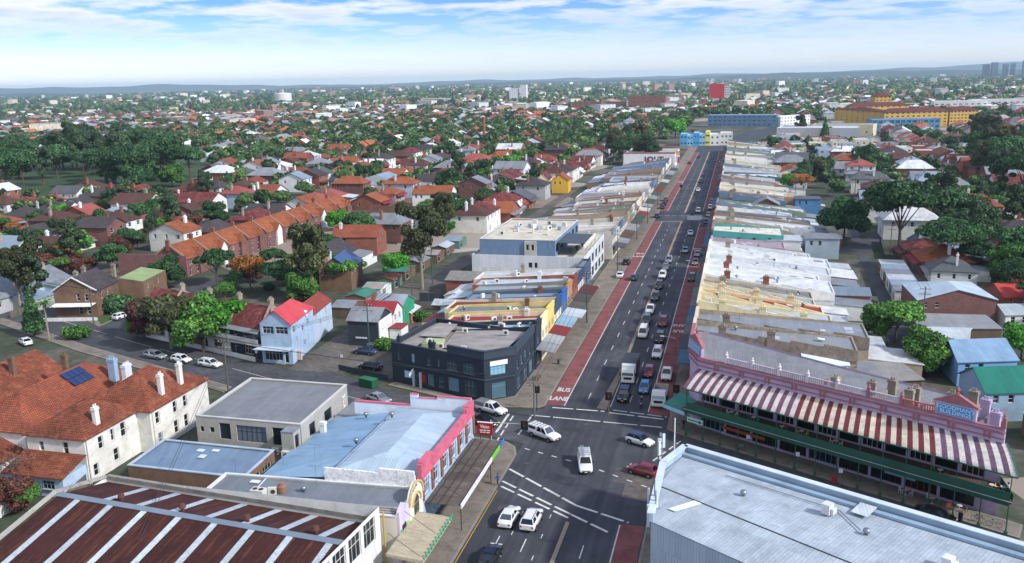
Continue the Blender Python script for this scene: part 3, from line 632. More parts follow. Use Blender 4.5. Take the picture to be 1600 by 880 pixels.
# --- its neighbour with solar panels
h = bldg('terrace_house', 'orange tiled house carrying solar panels beside a pale chimney', 'house', rect(-110.2, 95.5, -98.8, 121), 5.9, RENDER, TERRA, 'hip', 3.7, axis=1, over=.4, ops={0: [(1.8, 2.7, 4, 5.5), (6.5, 7.5, 1, 2.6)], 1: [(2, 3, 3.8, 5.4), (7, 8, 3.8, 5.4)]})
wing(h, rect(-107, 88.5, -99.2, 95.6), 3.0, RENDER, TERRA2, roof='gable', rh=1.6, axis=1, over=.3, ops={0: [(2.5, 3.8, .9, 2.2)]})
for i in range(4):
    for j in range(2):
        b = MB(); b.box(-.5, -.82, 0, .5, .82, .05); o = b.build('solar_panel', mat('#1f3560', rough=.2, spec=.6), h); o.location = (8.5 - 1.4 * j - 3.2 + .1 * i, 2.2 + 1.12 * i, 2.0); pass
for o in [c for c in h.children if c.name.startswith('solar_panel')]:
    i = [c for c in h.children if c.name.startswith('solar_panel')].index(o); a_, b_ = i // 2, i % 2
    o.rotation_euler = (0, R(32.1), 0); o.rotation_euler.z = 0; o.scale = (1.5, .62, 1); o.location = (1.3 + b_ * 1.42, 1.2 + a_ * 1.1, 9.0 - b_ * .92 + .12)
chimney(h, (5.0, 7.5, 7.6), 2.6, 1.3, .9, mat('#8fa9c2', orand=.02), pots=3); chimney(h, (-3.5, 6.5, 8.8), 1.9, .9, .7, BRICKB, pots=2)
h = bldg('terrace_house', 'orange tiled house at the left edge below the side street', 'house', rect(-126.5, 97, -113.8, 121), 5.6, RENDER, TERRA2, 'gable', 3.4, axis=1, over=.4, ops={0: [(1.8, 2.7, 4, 5.5)], 1: [(2, 3, 3.8, 5.4)]})
chimney(h, (3, 4, 8.2), 2.0, .9, .7, BRICKB)
h = bldg('outbuilding', 'small white shed with rusty tile roof in the back yard', 'shed', rect(-98.5, 80.5, -91, 85.5), 2.4, RENDW, TERRA2, 'gable', 1.3, over=.25, ops={0: [(2, 3.2, .9, 1.9)]})
# --- vet building
t = bldg('vet_building', 'grey two storey vet building with shallow ribbed roof', 'building', rect(-75.6, 103.3, -58.6, 118.6), 7.0, LIGHTG, mat('#7e8185', 'corr', var=.12, rough=.55), 'flat', par=.0, slope=[6.7, 6.7, 7.2, 7.2], wallz=[6.95, 6.95, 7.45, 7.45], cope=mat('#b9b9b5'), fm=DKFR, sill=False,
         ops={0: [(.6, 1.2, 4.6, 5.4, 'sash'), (2.2, 2.9, 4.6, 5.4), (3.8, 5.6, 3.7, 6.2, 'grid'), (6.6, 11.4, 3.6, 6.1, 'grid'), (12.4, 15.3, 3.5, 6.2, 'grid'), (13.6, 15, .6, 2.6)],
              1: [(2.4, 4.2, 4.1, 6.0, 'grid'), (7.2, 9.6, 4.2, 6.1, 'grid'), (3.0, 4.2, .5, 2.7, 'sash')], 2: row(17, 4, 2.2, 1.6, 4.2, 'grid')})
wing(t, rect(-60.6, 101.2, -58.7, 103.2), 6.5, LIGHTG, GREYMET, roof='flat', over=.05, ops={1: [(.4, 1.5, 4.0, 6.0, 'grid')]}, fm=DKFR, sill=False)
for i, ch in enumerate('vet'):
    o = text(ch, 1.5, mat('#e3e3e0', rough=.5, orand=0), t, (-58.6 + .08 - t.location.x, 117.0 - t.location.y, 5.3 + (i - 1) * .82), (R(90), 0, R(90)), bold=.03); o.rotation_euler = Matrix(((0, 0, 1), (0, -1, 0), (1, 0, 0))).to_euler()
b = MB(); b.box(-58.55 - t.location.x, 116.2 - t.location.y, 3.3, -56.0 - t.location.x, 118.4 - t.location.y, 3.5); b.build('entrance_canopy', mat('#e4e2dc'), t)
for x, y, z in ((-60.0, 101.0, 2.9), (-59.2, 101.0, 2.5), (-62.8, 103.05, 2.2)): ac_unit(t, (x - t.location.x, y - t.location.y, z), 0, 1.25)
# --- brown brick building with blue roof
t = bldg('brick_outbuilding', 'low brown brick building with blue grey metal roof and white windows', 'building', rect(-77.6, 90.6, -60.2, 98.4), 5.0, BRICKB, mat('#7489a0', 'corr', var=.12, rough=.45), 'flat', slope=[4.6, 4.5, 4.9, 5.0], wallz=[4.75, 4.65, 5.05, 5.15], cope=mat('#a9bccb', rough=.5),
         ops={1: [(.5, 2.2, 1.6, 3.9, 'grid'), (2.9, 4.0, 1.6, 3.9, 'grid'), (4.6, 6.9, 1.9, 3.9, 'grid')]})
skylight(t, (-1.5, 2.0, 4.95), 0, (R(2), 0), 1, .7); skylight(t, (.6, 2.4, 4.95), 0, (R(2), 0), 1, .6); skylight(t, (-.2, .4, 4.9), 0, (R(2), 0), .9, .9); antenna(t, (7.2, -3.2, 4.6), 2.2)
# --- factory with the long rusty roof
t = thing('factory', 'long factory with rust red corrugated roof and white skylight strips', 'factory', (-56, 71.9, 0), R(-4.6))
lx = lambda x, y, z: (x + 56, y - 71, z)
b = MB(); wns = wall_mesh(b, [(p[0] + 56, p[1] - 71) for p in rect(-76.5, 58, -38.0, 81.7)], 0, [5.0, 8.1, 8.1, 6.3], {1: [(.8 + 3.2 * i, 3.4 + 3.2 * i, 4.6, 7.6, 'grid') for i in range(7)]})
b.build('wall', mat('#dcdcd8', var=.1, vs=.3, c2='#c4c4c0', orand=0), t)
for p, rz, ww, hh, st, f2 in wns: put_window(t, p, rz, ww, hh, 'grid', fm=mat('#d8d8d4'))
YR, ZR, YB, ZB, YF, ZF = 74.2, 7.75, 81.4, 5.9, 55.0, 3.6
def slab(name, q, m, par, th=.12):
    b = MB(); lo = [(x, y, z - th) for x, y, z in q]; b.add(list(q) + lo, [(0, 1, 2, 3), (7, 6, 5, 4), (0, 4, 5, 1), (1, 5, 6, 2), (2, 6, 7, 3), (3, 7, 4, 0)]); return b.build(name, m, par)
slab('roof_back_slope', [lx(-76, YR, ZR), lx(-38.3, YR, ZR), lx(-38.3, YB, ZB), lx(-76, YB, ZB)], RUST, t); slab('roof_front_slope', [lx(-76, YF, ZF), lx(-38.3, YF, ZF), lx(-38.3, YR, ZR - .001), lx(-76, YR, ZR - .001)], RUST, t)
STRIP = mat('#b3c1ca', var=.2, vs=1.5, c2='#9a9a8c', rough=.35, orand=.12)
for i in range(8):
    x = -73.2 + i * 4.75
    slab('skylight_strip', [lx(x, YF + .2, ZF + .09), lx(x + .78, YF + .2, ZF + .09), lx(x + .78, YR - .4, ZR), lx(x, YR - .4, ZR)], STRIP, t, .05)
    if i < 7: slab('skylight_strip', [lx(x + 3.0, YR + .5, ZR - .06), lx(x + 3.9, YR + .5, ZR - .06), lx(x + 3.9, YB - .3, ZB + .16), lx(x + 3.0, YB - .3, ZB + .16)], STRIP, t, .05)
slab('ridge_capping', [lx(-76.2, YR - .5, ZR + .02), lx(-38.3, YR - .5, ZR + .02), lx(-38.3, YR + .4, ZR + .06), lx(-76.2, YR + .4, ZR + .06)], mat('#75838f', rough=.5), t, .06)
for i in range(4):
    b = MB(); b.lathe(lx(-68 + i * 8.6, YR + 1.2, ZR - .35), [(.22, 0), (.22, .5), (.42, .55), (.3, .95), (.1, 1.0)], 10); b.build('roof_vent', mat('#5b3a30'), t)
b = MB(); b.beam(lx(-76.4, 81.9, 6.3), lx(-38.3, 81.9, 6.4), .5, .5); b.build('parapet', CONC, t)
b = MB(); b.beam(lx(-76.55, 57, 4.3), lx(-76.55, YR, ZR + .25), .5, .3); b.beam(lx(-76.55, YR, ZR + .25), lx(-76.55, 81.7, 6.4), .5, .3); b.build('parapet', mat('#a5a19a', c2='#77736c'), t)
b = MB(); b.tube(lx(-37.8, 82.2, 0), lx(-37.8, 82.2, 7.2), .1, .1, 8); b.build('downpipe', mat('#b99b46'), t)
t2 = bldg('skillion_shed', 'small grey skillion shed behind the rusty factory roof', 'shed', rect(-78.2, 84.6, -72.6, 88.0), 4.4, CONC, mat('#7f8f9d', 'corr', rough=.5), 'flat', slope=[4.4, 4.0, 4.0, 4.3], wallz=[4.6, 4.2, 4.2, 4.5])
# --- low roofs behind the arched shop, and the arch shop itself
t = bldg('arched_shop', 'cream shop with arched gable and lilac painted corner', 'shop', rect(-62.5, 83.0, -36.0, 90.2), 5.4, mat('#e4dccb', var=.1, orand=0), mat('#747b83', 'corr', var=.12, rough=.55), 'flat', slope=[4.9, 5.6, 5.8, 5.1], wallz=[5.1, 5.9, 6.0, 5.3], cope=GUTTER, ops={1: [(.6, 2.4, 1.0, 3.0, 'grid')]})
def arch_facade():
    b = MB(); pts = [(0, 3.0), (0, 5.6)]
    for i in range(13): a = math.pi * i / 12; pts.append((2.15 - 2.15 * math.cos(a), 5.7 + 2.1 * math.sin(a)))
    pts += [(4.3, 5.6), (4.3, 3.0)]
    n = len(pts); vs = [(0, u, z) for u, z in pts] + [(-.35, u, z) for u, z in pts]
    b.add(vs, [tuple(range(n)), tuple(range(n, 2 * n))[::-1]] + [(i, i + n, (i + 1) % n + n, (i + 1) % n) for i in range(n)]); return b
o = arch_facade().build('arched_gable', mat('#e6dfcf', var=.08, orand=0), t); o.location = loc_in(t, (-35.55, 86.0, 0))
b = MB()
for rr, th in ((2.15, .22), (1.35, .16)):
    pts = [(rr * math.cos(math.pi * i / 14), rr * math.sin(math.pi * i / 14)) for i in range(15)]
    for (a, c), (a2, c2_) in zip(pts, pts[1:]): b.beam((.06, 2.15 + a, (5.7 if rr > 2 else 5.2) + c), (.06, 2.15 + a2, (5.7 if rr > 2 else 5.2) + c2_), .2, th)
o = b.build('arch_moulding', mat('#c8b47a', orand=0), t); o.location = loc_in(t, (-35.5, 86.0, 0))
b = MB(); pts = [(.82 * math.cos(math.pi * i / 12), .95 * math.sin(math.pi * i / 12)) for i in range(13)]
b.add([(0, a, c) for a, c in pts] + [(0, .82, -1.5), (0, -.82, -1.5)], [tuple(list(range(13)) + [14, 13])]); o = b.build('arched_window', glass('#2a2226'), t); o.location = loc_in(t, (-35.53, 88.15, 5.3))
b = MB()
for a in (-.4, 0, .4): b.box(0, a - .03, -1.5, .05, a + .03, .85)
b.box(0, -.8, -.05, .05, .8, .05); o = b.build('window_bars', mat('#8d8a84'), t); o.location = loc_in(t, (-35.52, 88.15, 5.3))
b = MB()
for a, z in ((-.75, 6.9), (-.4, 7.1), (-.05, 7.2), (.3, 7.15)): b.box(0, a, z, .03, a + .14, z + .28)
o = b.build('lettering', mat('#3d3a36', orand=0), t); o.location = loc_in(t, (-35.53, 88.15, 0))
b = MB(); b.box(-.1, 0, 0, .25, 3.0, 6.2); b.prism([(-.1, .0), (.25, .0), (.25, 1.4), (-.1, 1.4)], 6.2, [6.5, 6.5, 7.1, 7.1]); o = b.build('lilac_front', mat('#c9bfd0', var=.12, orand=0), t); o.location = loc_in(t, (-35.9, 83.0, 0))
for y, w_, c_ in ((83.15, .5, '#3fae54'), (85.2, .5, '#86d82c'), (84.0, 1.1, '#9fd0e0')):
    b = MB(); b.box(0, 0, 2.2, .06, w_, 4.2 if w_ < 1 else 3.2); o = b.build('painted_panel', mat(c_, orand=0), t); o.location = loc_in(t, (-35.64, y, 0))
put_window(t, loc_in(t, (-35.6, 83.7, 3.2)), R(90), 1.2, 1.3, 'grid', fm=DKFR)
vent(t, loc_in(t, (-50, 87.5, 5.3)))
b = MB(); b.lathe(loc_in(t, (-52.6, 87.0, 5.1)), [(.55, 0), (.6, .3), (.6, 1.0), (.35, 1.25), (.35, 1.4)], 14); b.build('water_tank', mat('#8d6a58', c2='#b79c8c'), t)
b = MB(); b.box(-55.6 + .0 - t.location.x, 84.6 - t.location.y, 5.2, -53.9 - t.location.x, 85.7 - t.location.y, 6.4); b.build('cooling_unit', mat('#c7c4bb'), t)
for i in range(2):
    b = MB(); b.tube(loc_in(t, (-55.15 + .8 * i, 85.15, 6.4)), loc_in(t, (-55.15 + .8 * i, 85.15, 6.44)), .3, .3, 14); b.build('fan_grille', DKFR, t)
ac_unit(t, loc_in(t, (-53.6, 86.4, 5.2)), .3, 1.2); antenna(t, loc_in(t, (-49, 89, 5)), 3.2)
skylight(t, loc_in(t, (-57.4, 88.8, 5.3)), 0, (0, R(-1)), 1.2, .7, '#e2e4e4'); b = MB(); b.beam(loc_in(t, (-55.9, 83.6, 5.24)), loc_in(t, (-56.5, 90, 5.36)), .12, .06); b.build('flashing', mat('#d5d8da'), t)
b = MB()
for i in range(4): b.beam(loc_in(t, (-44.5, 83.3 + .55 * i, 5.75)), loc_in(t, (-36.6, 83.3 + .55 * i, 5.95)), .36, .06)
b.build('rusty_sheets', RUSTY, t)
aw = thing('shop_awning', 'flat beige street awning with green fretwork edge below the arched shop', 'awning', (-33.5, 84, 0))
b = MB(); b.add([(-2.1, -5.4, 3.9), (2.2, -5.4, 3.6), (2.2, 4.4, 3.6), (-2.1, 4.4, 3.9), (-2.1, -5.4, 3.6), (2.2, -5.4, 3.2), (2.2, 4.4, 3.2), (-2.1, 4.4, 3.6)], [(0, 1, 2, 3), (7, 6, 5, 4), (0, 4, 5, 1), (1, 5, 6, 2), (2, 6, 7, 3), (3, 7, 4, 0)]); b.build('awning_roof', mat('#b5aa92', 'corr', c2='#9c8f78'), aw)
for i in range(12):
    b = MB(); b.tube((2.28, -5.2 + i * .82, 3.6), (2.28, -4.6 + i * .82, 4.0), .07, .07, 5); b.tube((2.28, -4.6 + i * .82, 4.0), (2.28, -4.4 + i * .82, 3.5), .07, .07, 5); b.build('fretwork', mat('#2f9a74', orand=.05), aw)
for y in (-5, 0, 4): b = MB(); b.tube((-1.9, y, 6.2), (1.8, y, 3.8), .03, .03, 5); b.build('tie_rod', DKFR, aw)
# --- pink parapet building
PINK = mat('#c8667b', var=.2, vs=.6, c2='#b25a6c', orand=0)
t = bldg('pink_corner_shop', 'corner shop with bright pink parapet and pale blue metal roof', 'shop', rect(-47.5, 90.4, -35.8, 112.2), 7.0, WBLUE, mat('#a3b5c4', 'corr', var=.1, rough=.45), 'hip', 1.3, axis=1, over=-.35, hipin=4.0,
         ops={1: [x for i in range(6) for x in ((.9 + 3.6 * i, 2.9 + 3.6 * i, 4.2, 6.3, 'grid'),)]}, fm=mat('#dfe3e6'))
for i in range(7):
    b = MB(); b.box(0, 0, 3.9, .22, .75, 6.9); o = b.build('brick_pier', BRICKR, t); o.location = loc_in(t, (-35.85, 90.5 + i * 3.55, 0))
b = MB(); b.box(-.35, 0, 6.9, .4, 21.8, 7.3); b.box(-.2, 0.01, 7.3, .28, 21.79, 8.0); b.box(-.3, 0.005, 8.0, .36, 21.795, 8.22)
b.box(-.25, .02, 8.22, .32, 4.2, 8.9); b.box(-.3, .3, 8.9, .38, 3.6, 9.15); b.box(-.25, 18.4, 8.22, .32, 21.7, 8.9); b.box(-.3, 18.9, 8.9, .38, 21.4, 9.15)
o = b.build('pink_parapet', PINK, t); o.location = loc_in(t, (-35.9, 90.4, 0))
b = MB(); b.box(0, -.15, 6.9, 9.4, .2, 8.7); b.box(.02, -.2, 8.7, 1.2, .25, 9.2); b.box(4.2, -.14, 8.7, 9.38, .19, 9.1); o = b.build('side_parapet', mat('#ccd6e0', orand=0), t); o.location = loc_in(t, (-45.4, 112.4, 0))
b = MB(); b.box(-.02, -.2, 9.2, 1.25, .25, 9.32); b.box(1.25, -.2, 8.7, 4.2, .25, 8.82); b.box(4.2, -.2, 9.1, 9.4, .25, 9.22); b.box(-9, -.2, 7.4, -.05, .25, 7.6); o = b.build('pink_coping', PINK, t); o.location = loc_in(t, (-45.4, 112.4, 0))
b = MB(); b.box(-9, -.15, 5.5, -.04, .2, 7.4); o = b.build('side_wall', mat('#d5dde4', orand=0), t); o.location = loc_in(t, (-45.4, 112.4, 0))
b = MB(); b.box(0, 0, 5.5, 12, .3, 7.5); b.box(7.4, .01, 7.5, 11.9, .29, 8.1); o = b.build('party_wall', mat('#dedfe0', c2='#8d8a88', vs=1.2, var=.25), t); o.location = loc_in(t, (-48.4, 90.1, 0))
wing(t, rect(-58.2, 94.5, -47.2, 112.2), 4.6, WBLUE, mat('#7fa0bd', 'corr', var=.12, rough=.45), roof='flat', slope=[4.3, 6.2, 6.4, 4.5], wallz=[4.2, 6.1, 6.3, 4.4])
b = MB(); lc = lambda x, y, z: loc_in(t, (x, y, z)); b.add([lc(-58.6, 92, 4.4), lc(-48, 91.5, 5.6), lc(-47.4, 97, 6.6), lc(-58.4, 100, 4.7)], [(0, 1, 2, 3)]); b.build('valley_roof', mat('#86a6c0', 'corr', var=.1, rough=.45), t)
b = MB(); b.box(-58 - t.location.x, 112.0 - t.location.y, 4.3, -49 - t.location.x, 119.2 - t.location.y, 4.5); b.build('rear_roof', GREYMET, t)
b = MB(); b.box(-58 - t.location.x, 112.3 - t.location.y, 0, -49.2 - t.location.x, 119 - t.location.y, 4.3); b.build('rear_wall', BRICKR, t)
b = MB(); b.box(-56 - t.location.x, 119.02 - t.location.y, 4.2, -47.2 - t.location.x, 119.5 - t.location.y, 4.8); b.build('red_fascia', mat('#a0343c'), t)
for p in ((-46.2, 107, 7.6), (-48.5, 99.8, 6.5), (-51.8, 110.4, 5.8)): vent(t, loc_in(t, p))
chimney(t, loc_in(t, (-56.8, 106.5, 4.6)), 1.6, .7, .7, RENDW, pots=0); antenna(t, loc_in(t, (-53, 96.5, 5.2)), 2.2); antenna(t, loc_in(t, (-57, 95.2, 4.6)), 2.0)
aw = thing('street_awning', 'brown slatted street awning along the pink corner shop', 'awning', (-33.4, 101, 0))
for i in range(9):
    b = MB(); b.box(-2.2, -9.8 + i * 2.2, 3.55, 2.3, -7.66 + i * 2.2, 3.62); b.build('awning_panel', mat('#5a534d', var=.3, c2='#6e655c', orand=.12), aw)
for x in (-1.6, -.5, .5): b = MB(); b.box(x, -9.9, 3.66, x + .08, 10, 3.74); b.build('awning_rail', mat('#4a4743'), aw)
b = MB(); b.box(2.32, -9.8, 3.2, 2.45, 4.0, 3.85); b.build('white_fascia', mat('#d7d8d6', c2='#7d7d7c', vs=2.5, var=.3), aw)
b = MB(); b.box(2.32, 4.04, 3.25, 2.45, 8.0, 3.85); b.build('green_fascia', mat('#6fbf3a', orand=0), aw); b = MB(); b.box(2.32, 8.04, 3.25, 2.45, 10.4, 3.85); b.build('blue_fascia', mat('#3f74b4', orand=0), aw)
for y in (-8, -1, 6): b = MB(); b.tube((-2.2, y, 6.1), (2.1, y, 3.8), .03, .03, 5); b.build('tie_rod', DKFR, aw)
for y in (-9.4, 3.9): b = MB(); b.tube((2.2, y, 0), (2.2, y, 3.5), .06, .06, 6); b.build('post', DKFR, aw)
sg = thing('shop_sign', 'red shop sign standing out above the street awning', 'sign', (-34.4, 113.4, -.9)); sg.scale = (.6, 1, .8)
b = MB(); b.box(-1.9, -.12, 5.2, 1.9, .12, 7.6); b.build('sign_board', mat('#a31f2b', rough=.4, orand=0), sg); b = MB(); b.tube((-1.2, 0, 1.9), (-1.2, 0, 5.2), .08, .08, 8); b.tube((1.2, 0, 1.9), (1.2, 0, 5.2), .08, .08, 8); b.build('post', DKFR, sg)
SW = mat('#e8e6e2', rough=.5, orand=0)
text('Vision', .95, SW, sg, (0, -.13, 6.85), (R(90), 0, 0), bold=.02); 
for z, segs in ((6.15, ((-1.3, -.5), (-.35, .4), (.55, 1.3))), (5.75, ((-1.2, -.8), (-.6, .1), (.3, 1.25)))):
    b = MB()
    for a, c in segs: b.box(a, -.132, z - .1, c, -.122, z + .1)
    b.build('lettering', SW, sg)
b = MB(); b.box(-1.95, -.14, 7.6, 1.95, .14, 7.7); b.build('sign_cap', SW, sg)
# ------------------------------------------------------------------ dark corner building
A, Bc, C_, D_ = (-60.2, 140.9), (-40.6, 134.3), (-36.1, 138.0), (-35.9, 152.0)
t = bldg('dark_corner_building', 'charcoal painted two storey corner building with rusty roofs', 'building', [A, Bc, C_, D_, (-57.5, 158.0)], 7.6, NAVY, mat('#8a8580', 'corr', var=.2, c2='#a18e7e'), 'flat', par=.9, cope=mat('#3a434e'), fm=mat('#7c8894'), pm=glass('#3a5660'), 
         ops={0: [(1.2, 2.0, 4.6, 6.2), (4.6, 5.4, 4.5, 6.2), (8.2, 9.1, 4.6, 6.2), (10.6, 11.1, 4.7, 6.2), (12.6, 14.9, 4.5, 6.4, 'grid'), (16.2, 18.6, 4.4, 6.4, 'grid'), (5.4, 6.6, .3, 2.7, 'door'), (8.2, 9.6, .9, 3.0), (10.7, 11.8, .9, 3.0), (12.8, 15.2, .7, 3.2, 'grid'), (16.4, 18.9, .5, 3.4, 'grid')],
              1: [(1.2, 4.2, 4.5, 6.2, 'grid'), (1.4, 4.2, .3, 3.2, 'door')], 2: [(1.4, 2.4, 4.5, 6.2), (4.2, 5.2, 4.5, 6.2), (7, 8, 4.5, 6.2), (10, 11, 4.5, 6.2), (1.5, 4, .6, 3.1, 'grid'), (6, 8.6, .6, 3.1, 'grid'), (10, 12.6, .6, 3.1, 'grid')]})
L2 = lambda x, y, z: loc_in(t, (x, y, z))
b = MB()
d0 = (Vector(Bc) - Vector(A)).normalized()
pts = [Vector(A) + d0 * 13.0, Vector(Bc), Vector(C_), Vector(D_)]
for a, c in zip(pts, pts[1:]):
    b.beam(L2(a.x, a.y, 8.3), L2(c.x, c.y, 8.3), .36, 1.4); b.beam(L2(a.x, a.y, 9.05), L2(c.x, c.y, 9.05), .6, .14)
b.build('raised_parapet', NAVY2, t)
b = MB()
for a, c in zip([Vector(A)] + pts[1:], pts[1:]): b.beam(L2(a.x, a.y, 3.9), L2(c.x, c.y, 3.9), .5, .22)
b.build('string_course', mat('#3b4652'), t)
slab('rusty_roof', [L2(-50.5, 141.5, 7.0), L2(-38.5, 138.4, 7.9), L2(-37.0, 150.8, 7.9), L2(-51.5, 154, 7.0)], RUSTY, t); slab('rusty_roof', [L2(-57, 147.5, 7.1), L2(-51.6, 146, 7.5), L2(-52, 155, 7.5), L2(-56.4, 156.6, 7.1)], RUSTY, t)
slab('rusty_roof', [L2(-58.6, 141.6, 7.0), L2(-55.5, 140.6, 7.15), L2(-55, 145, 7.15), L2(-58, 146, 7.0)], RUSTY, t); b = MB(); b.box(*L2(-54.5, 141.6, 6.7), *L2(-51.2, 145.2, 7.5)); b.build('roof_terrace_wall', mat('#a5ad84'), t)
for x, y in ((-58.6, 140.9), (-51.8, 138.7), (-51.0, 138.4)): chimney(t, L2(x, y, 7.4), 1.4, .5, .5, NAVY, pots=1)
for x, y, z in ((-50.5, 140.6, 7.2), (-45.5, 138.6, 7.6), (-53.2, 142.2, 7.5), (-40.5, 148.5, 7.9), (-49, 150.5, 7.3)): ac_unit(t, L2(x, y, z), rnd.uniform(-.4, .4), 1.15)
n0 = Vector((d0.y, -d0.x)); rz0 = math.atan2(d0.y, d0.x)
def onwall(u, z, k=.05): p = Vector(A) + d0 * u + n0 * k; return L2(p.x, p.y, z)
for u, w_, hh, z, c_ in ((3.0, 1.5, 1.25, 1.5, '#b4cfe4'), (4.6, .75, 1.2, 1.5, '#a9c6de'), (7.0, .75, 1.5, 1.1, '#b3202c')):
    b = MB(); b.box(0, -.05, 0, w_, 0, hh); o = b.build('notice_board', mat(c_, orand=0), t); o.location = onwall(u, z); o.rotation_euler = (0, 0, rz0)
for u in (5.1, 6.7): b = MB(); b.box(0, -.5, 0, .22, 0, 2.9); o = b.build('door_surround', mat('#c9d3da'), t); o.location = onwall(u, .13, .0); o.rotation_euler = (0, 0, rz0)
b = MB(); b.add([(5.0, -1.3, 2.7), (5.0, -.05, 3.5), (5.12, -.05, 3.5), (5.12, -1.3, 2.7), (5.0, -1.3, 2.2), (5.0, -.05, 2.9), (5.12, -.05, 2.9), (5.12, -1.3, 2.2)], [(0, 3, 2, 1), (4, 5, 6, 7), (0, 1, 5, 4), (1, 2, 6, 5), (2, 3, 7, 6), (3, 0, 4, 7)]); o = b.build('sign_blade', mat('#d3d9dc'), t); o.location = L2(*A, 0); o.rotation_euler = (0, 0, rz0)
d1 = (Vector(C_) - Vector(Bc)).normalized(); n1_ = Vector((d1.y, -d1.x)); p = Vector(Bc) + d1 * 1.1 + n1_ * .08
b = MB(); b.box(0, -.06, 0, 3.3, 0, .85); o = b.build('shop_sign_panel', mat('#dfe6ea', orand=0), t); o.location = L2(p.x, p.y, 6.25); o.rotation_euler = (0, 0, math.atan2(d1.y, d1.x))
# --- dark terrace with white side, red roof and green end
NAVYT = mat('#363d46', var=.12, vs=.4); GREENW = mat('#2f8a66', var=.14, vs=.4)
t = bldg('townhouse', 'charcoal fronted townhouse with white side and red roof section', 'house', rect(-78.2, 160.6, -71.4, 168), 5.6, NAVYT, GREYMET, 'gable', 2.0, over=.3, ops={1: [(1.5, 2.4, 3.6, 5), (4.5, 5.4, 3.6, 5), (2.5, 3.4, .6, 2.7)]})
L2 = lambda x, y, z: loc_in(t, (x, y, z))
b = MB(); b.box(*L2(-71.36, 160.9, 0), *L2(-71.2, 168, 5.4)); b.build('white_side', RENDW, t)
for y, z in ((162.4, 3.5), (165.4, 3.5)): put_window(t, L2(-71.18, y, z), R(90), .9, 1.4, 'sash')
wing(t, rect(-77.8, 168.02, -71.0, 173.5), 5.3, RENDW, REDMET, roof='gable', rh=2.0, axis=0, over=.25, ops={1: [(1, 1.9, 3.3, 4.7), (3.4, 4.3, 3.3, 4.7), (1.2, 2.2, .6, 2.4)]})
wing(t, rect(-77.9, 173.52, -71.2, 181.5), 5.2, GREENW, mat('#8c97a2', 'corr', rough=.5), roof='gable', rh=2.0, axis=0, over=.25, ops={1: [(1.5, 2.4, 3.2, 4.6)]})
wing(t, rect(-70.9, 165.5, -68.2, 169.5), 2.6, RENDW, mat('#8e3a3c', 'corr'), roof='flat', over=.2)
skylight(t, L2(-73.2, 170.6, 6.9), 0, (0, R(30)), .8, 1.0, '#54697c'); b = MB(); b.box(0, -.06, 0, 2.6, 0, .35); o = b.build('house_number', mat('#c9cdd0'), t); o.location = L2(-76.5, 160.55, 1.6)
for i in range(6):
    b = MB(); b.box(-.42, -.8, 0, .42, .8, .05); o = b.build('solar_panel', mat('#33445c', rough=.2, spec=.6), t); o.location = L2(-76.2 + .95 * (i % 3), 176 + 1.7 * (i // 3), 6.35 + .56 * (i % 3)); o.rotation_euler = (0, R(-30.5), 0)
# --- blue corner house with red roof
t = bldg('blue_corner_house', 'pale blue corner house with red metal hipped roof', 'house', [(-90.2, 146.4), (-83.6, 146.6), (-85.4, 159.5), (-91.8, 158.4)], 8.4, mat('#a3b9d0', var=.12, c2='#8fa3ba', orand=0), mat('#c0474c', 'corr', var=.12, rough=.5), 'half', 2.6, axis=1, over=.3,
         ops={0: [(.5, 2.9, 6.1, 7.6, 'grid'), (3.3, 5.9, 6.1, 7.6, 'grid'), (.6, 4.4, .6, 3.0, 'grid'), (4.8, 5.7, .2, 2.6, 'door')], 1: [(1.0, 2.6, 6.0, 7.4, 'grid'), (6.0, 7.2, 5.0, 6.2), (9.0, 10.2, 5.6, 6.8), (2.5, 3.2, 4, 5), (6.5, 7.5, 1.8, 3), (9, 9.7, 2.6, 3.6)]}, fm=mat('#c9d3dc'))
L2 = lambda x, y, z: loc_in(t, (x, y, z))
slab('shop_awning', [L2(-91.2, 144.6, 3.3), L2(-83.2, 144.7, 3.3), L2(-83.5, 146.55, 3.5), L2(-90.4, 146.35, 3.5)], mat('#aab8c4'), t)
wing(t, [(-91.4, 158.6), (-85.6, 159.7), (-87.4, 172), (-92.8, 171)], 6.6, mat('#b5c6d8', var=.12), mat('#7c3a33', 'rust', c2='#93503c'), roof='gable', rh=1.9, axis=1, over=.25, ops={1: [(1.5, 2.3, 4.6, 6), (4, 4.9, 3.2, 4.4), (8, 8.8, 4.6, 6)]})
b = MB(); b.tube(L2(-85.2, 155.4, 8.0), L2(-84.7, 155.5, 8.0), .7, .7, 20); b.build('round_sign', mat('#d8dcde'), t); b = MB(); b.box(*L2(-83.9, 148.6, .3), *L2(-82.9, 149.0, 2.2)); b.build('leaning_board', mat('#c9b3a6'), t)
